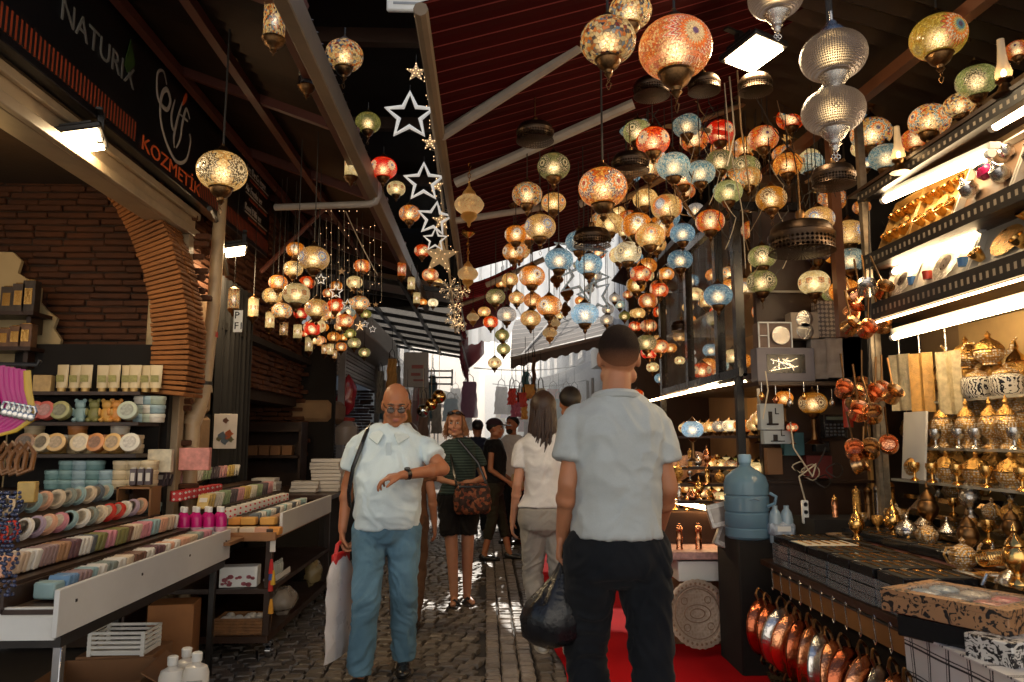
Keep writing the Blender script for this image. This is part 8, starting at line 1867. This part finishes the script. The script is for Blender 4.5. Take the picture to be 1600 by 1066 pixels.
for i, (u, v, rz) in enumerate(((1131, 803, -14), (1143, 842, 24))):
    p = at(u, v, 4.8); o = thing('gift_box', '%s tilted silver scroll gift box leaning before the water bottle' % ('upper', 'lower')[i], 'box', p, 0, 'silver scroll gift boxes'); o.rotation_euler = (R(-10), R(rz), R(-8))
    MB().box((0, 0, 0), (.2, .07, .15), ch=.003).build('carton', mat('silver_scroll_card', (.4, .38, .36), .35, .3, .8, 45), o); MB().box((-.03, -.0365, 0), (.1, .004, .09)).build('clear_window', mat('window_grey', (.25, .22, .2), .12, .3, .5, 20), o)
shc = thing('show_case', 'small glass show case of gold trinkets with lit edge beside the grey shirted man', 'show case', (1.5, 5.5, .7))
P(MB().box((1.5, 5.55, TZ + .14), (.5, .3, .22)), 'dark_base', DARKW, shc)
P(MB().box((1.5, 5.38, TZ + .3), (.56, .02, .03), (0, R(12), 0)), 'led_edge', LED, shc)
for i in range(10): vessel(('goblet', 'lidded_bowl', 'tall_urn')[i % 3], (1.3 + .045 * i, 5.5 + .08 * (i % 2), TZ + .26), (GOLD, COPPER, GOLDF, SILVER)[i % 4], '%s %s on the small trinket show case, %s from the lane' % (('gold', 'copper', 'pierced gold', 'silver')[i % 4], ('goblet', 'lidded bowl', 'urn')[i % 3], ordn(i)), 'trinket', .62, None, False, 0, 'trinkets on the small show case')
for i in range(3):
    p = at(1060 + 14 * i, 735 - 6 * i, 5.5); o = thing('wall_plate', 'patterned copper plate propped behind the trinkets, %s from the lane' % ordn(i), 'plate', p, 0, 'propped copper plates'); o.rotation_euler = (R(75), 0, R(-20)); MB().lathe([(.001, 0), (.05, .002), (.08, .012), (.082, .014), (.05, .006)], 26).build('plate_dish', mat('patterned_copper', (.5, .26, .14), .3, .8, .8, 50, .4), o)

for i in range(14):
    u = rng.uniform(1010, 1330); v = rng.uniform(120, 300); a = at(u, v, rng.uniform(4.8, 5.4)); m = MB().cyl(a, a + Vector((rng.uniform(-.6, .6), rng.uniform(-.3, .3), rng.uniform(-.25, .35))), rng.uniform(.01, .022), n=6)
    P(m, 'batten', mat('raw_batten_wood', (.3, .17, .07), .7, 0, .3, 8), rr)
for r_ in range(3):
    for i in range(9):
        u = 1048 + i * 15 + rng.uniform(-4, 4); v = 715 + r_ * 26 + rng.uniform(-5, 5); p = at(u, v, 5.35 - r_ * .1); kind = ('goblet', 'lidded_bowl', 'serving_tray', 'tall_urn', 'grinder')[(i * 2 + r_) % 5]
        if 1130 < u: continue
        vessel(kind, p - Vector((0, 0, .06)), (COPPER, GOLD, GOLDF, SILVER)[(i + r_) % 4], '%s %s in the %s trinket row by the grey shirted man, %s' % (('copper', 'gold', 'pierced gold', 'silver')[(i + r_) % 4], kind.replace('_', ' '), ('top', 'middle', 'lower')[r_], ordn(i)), 'trinket', .6, None, False, rng.uniform(0, 6), 'trinkets by the grey shirted man')
    P(MB().box((1.62, 5.36 - r_ * .1, at(1090, 715 + r_ * 26, 5.35 - r_ * .1).z - .075), (.62, .12, .02)), 'trinket_step', DARKW, shc)

# small clutter on the dark end wall
tag(MB().lathe([(.001, 0), (.03, 0), (.03, .22), (.02, .25), (.001, .25)], 14).build('red_canister', mat('red_enamel', (.4, .04, .02), .2), None, at(1326, 668, 4.6)), 'red canister standing by the dark post beside the calculator', 'canister')
placard(1226, 676, 1256, 712, 'teal cardboard box behind the mustard stand lantern', mat('teal_card', (.05, .14, .16), .5, 0, .3, 14), None, 'box', 4.85, 'box')
placard(1262, 712, 1300, 748, 'dark red box on the end wall below the calculator', mat('dark_red_card', (.14, .015, .012), .5, 0, .3, 14), None, 'box', 4.85, 'box')
placard(1200, 700, 1222, 742, 'kraft brown box behind the big water bottle cap', CARD, None, 'box', 4.85, 'box')
for i, (u, v, r_) in enumerate(((1268, 738, .05), (1288, 752, .04), (1250, 730, .035), (1306, 735, .045))):
    p = at(u, v, 4.62); tag(MB().tube([p + Vector((r_ * math.cos(k * PI / 8) * (1 + .2 * math.sin(k)), .02 * math.sin(k), r_ * math.sin(k * PI / 8))) for k in range(16)], .0042, 5, True).build('cable_loop', (WIREL, WIRE)[i % 2]), '%s coiled cable loop under the calculator, %s from the water bottle' % (('white', 'black')[i % 2], ordn((1, 2, 0, 3)[i])), 'cable')
for i in range(7):
    u = 1190 + i * 22; p = at(u, 612 + (i % 3) * 5, 4.66); o = thing('key_chain', 'small %s trinket on a hook under the stacked box shelf, %s from the lane' % (('gold', 'copper', 'silver')[i % 3], ordn(i)), 'trinket', p, 0, 'trinkets under the box shelf')
    MB().tube([(0, 0, .06), (0, 0, .0)], .0025, 5).build('hook', SILVER, o); MB().lathe([(.001, -.06), (.016, -.045), (.02, -.03), (.012, -.012), (.001, 0)], 12).build('charm', (GOLD, COPPER, SILVER)[i % 3], o)
# ------------------------------------------------------------------ loft added above the lane to block sun and keep the near bazaar dark
tp = thing('added_loft_roof', 'added dark roof blocking sun high above the rusty canopy and red awning', 'roof', (0, 5, 4.6))
P(MB().box((-.3, 7.75, 4.6), (7.6, 6.3, .06)), 'sun_block_boards', DARK, tp)
m = MB()
for y in (4.7, 5.4, 7.0, 8.6): m.box((-.5, y, 4.5), (4.5, .08, .12))
P(m, 'added_joists', DARKW, tp)
P(MB().box((-1.9, 11.0, 4.0), (3.2, .06, 1.25)), 'leak_block_boards', DARK, tp)  # dark boards added to close the bright leak beside the awning
t = NT('milky_plastic_sheet'); co = t.n('TexCoord').outputs['Object']; nz = t.n('TexNoise', {'Vector': co, 'Scale': 5., 'Detail': 4.}).outputs[0]
t.set(Base_Color=(.7, .72, .74), Roughness=.35); tr = t.n('BsdfTranslucent', {'Color': t.mix(nz, (.95, .95, .95, 1), (.6, .64, .68, 1))}); mx = t.n('MixShader', {0: .8, 1: t.bsdf.outputs[0], 2: tr.outputs[0]}); t.t.links.new(mx.outputs[0], t.out.inputs[0])
mb = MB(); vs = []
for i in range(61):
    x = -.28 + 3.0 * i / 60; w1 = .03 * math.sin(i * 1.1) + .015 * math.sin(i * 2.7); vs += [(x, 11.05 + w1, 4.58), (x, 11.05 + w1 * 1.6, (3.28 if x > .45 else 2.8 + max(0, x - .3) * 3) + .06 * math.sin(i * .25) + .02 * math.sin(i * 1.9))]  # left part hung lower, shaped to block direct sun on the lane
mb.add(vs, [(2 * i, 2 * i + 1, 2 * i + 3, 2 * i + 2) for i in range(60)])
tag(mb.build('plastic_sheet', t.mat), 'creased milky plastic sheet glowing with daylight above the brown awning', 'sheet')

# ------------------------------------------------------------------ far lane
PALEW = mat('pale_sunlit_plaster', (.55, .52, .48), .85, 0, .12, 1.5, .1, dirt=.2); GREYW = mat('grey_blue_plaster', (.36, .40, .42), .85, 0, .12, 1.5, .1, dirt=.25)
WGL = mat('window_glass_dark', (.05, .07, .09), .08, 0, .2, 2); FRM = mat('white_window_frame', (.6, .6, .58), .5)
def building(label, X, side, y0, y1, h, m_, floors, bays, name='building'):
    b = thing(name, label, 'building', (X, (y0 + y1) / 2, 0))
    P(MB().box((X + side * 1.5, (y0 + y1) / 2, h / 2), (3., y1 - y0, h), ch=.02), 'wall', m_, b)
    P(MB().box((X + side * 1.45, (y0 + y1) / 2, h + .06), (3.2, y1 - y0 + .1, .12)), 'cornice', FRM, b)
    for f in range(floors):
        for k in range(bays):
            y = y0 + (y1 - y0) * (k + .5) / bays; z = 3.6 + f * 2.6
            if z + 1.5 > h: continue
            fr = P(MB().box((X - side * .01, y, z + .75), (.08, 1.1, 1.6), ch=.01), 'window', FRM, b)
            pn = MB().box((X - side * .055, y - .26, z + .75), (.03, .46, 1.4)).box((X - side * .055, y + .26, z + .75), (.03, .46, 1.4)).mesh('pane', WGL)
            q = inst('pane', pn, fr)
    return b
building('low grey plaster house on the shuttered side far down the lane', -2.5, -1, 17.2, 25, 5.2, GREYW, 2, 3)
building('pale house further down on the shuttered side, by the bright sky', -2.9, -1, 25.5, 38, 4.6, PALEW, 1, 4)
building('tall pale house above the brown awning', 2.7, 1, 14.8, 24, 10.5, PALEW, 3, 4)
building('grey blue house beyond the tall pale one', 2.5, 1, 24.3, 36, 9., GREYW, 3, 4)
eb = thing('building', 'hazy pale house closing the far end of the lane', 'building', (1.8, 44, 0))
P(MB().box((2.6, 45, 2.6), (5.4, 2, 5.2)), 'wall', PALEW, eb)
for f in range(1):
    for k in range(4):
        fr = P(MB().box((.8 + k * 1.25, 43.97, 3.2 + f * 2.4), (.8, .08, 1.4)), 'window', FRM, eb); inst('pane', MB().box((.8 + k * 1.25, 43.92, 3.2 + f * 2.4), (.66, .04, 1.24)).mesh('pane', WGL), fr)
building('small end house seen between the two rows at the lane end', -4.2, -1, 38.5, 46, 4.2, GREYW, 1, 3)
# right side shop fronts between lamp shop and the tall house
rs = thing('shop_building', 'row of dim open shops past the lamp shop, full of hanging wares', 'building', (2.4, 11.5, 0))
P(MB().box((2.9, 11.8, 1.7), (.1, 5.6, 3.4)), 'back_wall', mat('brown_shop_wall', (.2, .13, .08), .8, 0, .3, 3), rs)
for y in (9.2, 11.4, 13.6): P(MB().box((2.2, y, 1.5), (.08, .08, 3.0)), 'post', GREYM, rs)
P(MB().box((2.15, 11.5, 2.9), (.3, 5.0, .35), ch=.01), 'fascia', mat('pale_fascia', (.45, .42, .38), .5, 0, .15, 3), rs)
# far awnings
WHC = fabric('white_awning_cloth', (.55, .54, .52), (.48, .47, .45), .45, .5)
awning('white_awning', 'white cloth awning sloping over the far shops on the lamp shop side', .75, 2.55, 2.4, 3.1, 15., 19.5, WHC, .05, .14)
awning('white_awning', 'dirty white awning near the end of the lane, lamp shop side', .6, 2.5, 2.4, 3.0, 20.5, 27, WHC, .05, .14)
awning('white_awning', 'pale awning on the shuttered side beyond the steel grid canopy', -.75, 2.5, -2.4, 3.0, 18., 24, WHC, .05, .14)
awning('red_awning', 'small red awning far down the shuttered side', -.7, 2.35, -2.4, 2.9, 25, 30, REDF, .05, .14)
# far stalls
GD = [mat('goods_%d' % i, c, .6, 0, .3, 14) for i, c in enumerate(((.5, .06, .05), (.6, .32, .08), (.1, .25, .3), (.5, .45, .38), (.4, .12, .2), (.12, .2, .1), (.6, .55, .45), (.25, .15, .1)))]
GN = ['red', 'amber', 'teal', 'cream', 'pink', 'green', 'ivory', 'brown']
def stall(label, x, y, L):
    s_ = thing('market_stall', label, 'stall', (x, y, 0)); P(MB().box((x, y, .82), (.7, L, .04)), 'table_top', WOOD, s_); P(MB().box((x, y, .4), (.62, L - .1, .8)), 'table_skirt', mat('stall_cloth', (.16, .12, .1), .8), s_)
    for yy in (y - L / 2 + .05, y + L / 2 - .05): P(MB().cyl((x, yy, 0), (x, yy, 2.4), .025, n=8), 'pole', GREYM, s_)
    return s_
n_ = 0
for side, x in ((-1, -1.75), (1, 1.75)):
    for k, y in enumerate((11.2, 13.6, 16.2, 19., 22., 26.)):
        if side == -1 and k == 0: continue
        stall('market stall on the %s side, %s down the lane past the %s' % (('shuttered', 'lamp shop')[side > 0], ordn(k), ('trolley', 'lamp shop')[side > 0]), x, y, 1.9)
        for j in range(6):
            c = rng.randrange(8); d = (rng.uniform(.12, .24), rng.uniform(.16, .28), rng.uniform(.1, .3))
            gbox('goods_box', '%s goods box on the %s %s side stall, %s along it' % (GN[c], ordn(k), ('shuttered', 'lamp shop')[side > 0], ordn(j)), 'box', (x - side * .12 + rng.uniform(-.05, .05), y - .8 + j * .3, .84), d, GD[c], rng.uniform(-.1, .1), .008, None, 'boxes on far stalls')
def hanging(kind, label, u, v, Y, w_, h, m_, cat, group=None):
    p = at(u, v, Y); o = thing(kind, label, cat, p, rng.uniform(-.4, .4), group); mb = MB(); nu, nv = 8, 10; vs = []
    for face_ in (0, 1):
        for j in range(nv + 1):
            for i in range(nu + 1):
                t_ = j / nv; s_ = i / nu - .5; b = .25 * w_ * math.cos(PI * s_) * (math.sin(PI * min(1, t_ * 1.02)) ** .5) * (.6 if kind == 'hanging_bag' else .25)
                vs.append((w_ * s_ * (.75 + .25 * t_) + .01 * math.sin(j * 1.7), (b + .01 * math.sin(i * 2.2 + j)) * (1 if face_ else -1), h / 2 - h * t_))
    q = (nu + 1) * (nv + 1)
    mb.add(vs, [(f * q + j * (nu + 1) + i, f * q + j * (nu + 1) + i + 1, f * q + (j + 1) * (nu + 1) + i + 1, f * q + (j + 1) * (nu + 1) + i) for f in (0, 1) for j in range(nv) for i in range(nu)])
    mb.build(kind.split('_')[-1] + '_body', m_, o); MB().tube([(-w_ * .25, 0, h / 2), (-w_ * .2, 0, h / 2 + .1), (0, 0, h / 2 + .16), (w_ * .2, 0, h / 2 + .1), (w_ * .25, 0, h / 2)], .008, 6).tube([(0, 0, h / 2 + .16), (0, 0, h / 2 + .5)], .004, 5).build('handle', BLACKP, o); return o
for lab, u, v, Y, w_, h, c in (('teal tassel bag hanging at the end of the brown awning', 821, 603, 10.5, .12, .42, 2), ('black umbrella like bag hanging beside the teal one', 834, 590, 10.8, .07, .6, 7), ('red bag hanging above the long haired woman', 800, 620, 10, .13, .22, 0), ('orange red bag hanging next to the red one', 815, 625, 10, .16, .2, 0), ('orange bag hanging highest of the bright bags', 826, 612, 10.2, .2, .2, 1),
    ('ivory bag at the end of the bright bags', 845, 618, 10.2, .14, .2, 6), ('pink bag hanging lowest of the bright bags', 806, 640, 10, .15, .2, 4), ('small amber purse below the bright bags', 819, 645, 10, .1, .18, 1)):
    hanging('hanging_bag', lab, u, v, Y, w_, h, GD[c], 'bag', 'bright hanging bags')
for i in range(16):
    u = 590 + rng.uniform(0, 95); Y = rng.uniform(11.5, 16); c = rng.choice([3, 6, 7, 2, 1]); v = rng.uniform(590, 660)
    x = at(u, v, Y).x
    hanging('hanging_scarf', '%s scarf hung under the steel grid canopy, %s of the hung cloths' % (GN[c], ordn(i)), u, v, Y, rng.uniform(.14, .24), rng.uniform(.5, .8), GD[c], 'scarf', 'cloths hung on the shuttered side')
for i in range(22):
    u = rng.uniform(770, 900); Y = rng.uniform(14, 24); c = rng.randrange(8); v = 625 + rng.uniform(-10, 35)
    hanging('hanging_garment', '%s garment hung at the far shops on the lamp shop side, %s of them' % (GN[c], ordn(i)), u, v, Y, rng.uniform(.2, .4), rng.uniform(.5, .8), GD[c], 'garment', 'garments hung at the far shops')
for i in range(14):
    u = rng.uniform(640, 735); Y = rng.uniform(15, 24); c = rng.choice([0, 2, 3, 6, 4]); v = 632 + rng.uniform(-10, 30)
    hanging('hanging_garment', '%s garment hung at the far shops on the shuttered side, %s of them' % (GN[c], ordn(i)), u, v, Y, rng.uniform(.2, .4), rng.uniform(.5, .8), GD[c], 'garment', 'garments hung at the far shops')
GLB = mat('gold_mirror_ball', (.8, .55, .22), .12, 1., .1, 4); SLB = mat('silver_mirror_ball', (.6, .68, .72), .12, 1., .1, 4)
for i, (u, v, w_, m_, l_) in enumerate(((674, 632, 20, GLB, 'lower gold mirror ball hanging beside the bald man'), (686, 620, 22, GLB, 'upper gold mirror ball hanging above the blond woman'), (661, 642, 20, SLB, 'silver blue mirror ball hanging behind the bald man'))):
    p = at(u, v, 8.6); r = w_ * 8.6 / F / 2; o = thing('mirror_ball', l_, 'ball', p); MB().ell((0, 0, 0), (r,) * 3, 20, 14).build('ball_body', m_, o); MB().tube([(0, 0, r), (0, 0, r + .5)], .003, 5).build('thread', WIREL, o)
sn = thing('shop_sign', 'small upright white signboard with reddish marks under the steel grid canopy', 'sign', at(650, 578, 12.5))
MB().box((0, 0, 0), (.42, .05, .6), ch=.01).build('board', mat('white_signboard', (.5, .48, .45), .5, 0, .1, 4), sn); MB().box((.03, -.03, .05), (.2, .01, .06)).box((.0, -.03, -.08), (.16, .01, .05)).box((.05, -.03, -.18), (.18, .01, .03)).build('red_marks', mat('faded_red_marks', (.4, .12, .1)), sn)
sn = thing('shop_sign', 'long slatted sign frame beyond the white signboard', 'sign', at(686, 590, 13.5)); MB().box((0, 0, .12), (.5, .03, .03)).box((0, 0, 0), (.5, .03, .03)).box((0, 0, -.12), (.5, .03, .03)).box((-.24, 0, 0), (.03, .03, .3)).box((.24, 0, 0), (.03, .03, .3)).build('slat_frame', BLACKM, sn)
# cables across the bright gap
for i, (a, b) in enumerate((((790, 470, 13), (960, 400, 16)), ((800, 520, 13), (940, 470, 13)), ((740, 575, 15), (960, 560, 18)), ((770, 600, 18), (930, 590, 20)), ((800, 430, 12), (930, 520, 14)))):
    wire([at(*a), at(*b)], .012, WIRE, 'overhead cable strung across the bright gap, %s from the top' % ordn(i), .15)
# haze volume at the far end of the lane, thickened for its glow
t = NT('glow_haze'); t.t.nodes.remove(t.bsdf); vs_ = t.n('VolumeScatter', {'Color': (.92, .96, 1, 1), 'Density': .065, 'Anisotropy': .55}); t.t.links.new(vs_.outputs[0], t.out.inputs['Volume'])
hz = MB().box((0, 35.5, 3.3), (40, 49, 6.8)).build('haze', t.mat, None, smooth=False); hz['kind'] = 'stuff'

# ------------------------------------------------------------------ final tidy: too-long labels show in the log
_seen = defaultdict(list)
for o in THINGS:
    try: l = o['label']
    except ReferenceError: continue
    n = len(l.split())
    if n > 16 or n < 4: print('LABELLEN', n, o.name, l)
    _seen[l].append(o.name)
for l, q in _seen.items():
    if len(q) > 1: print('DUP', len(q), l)
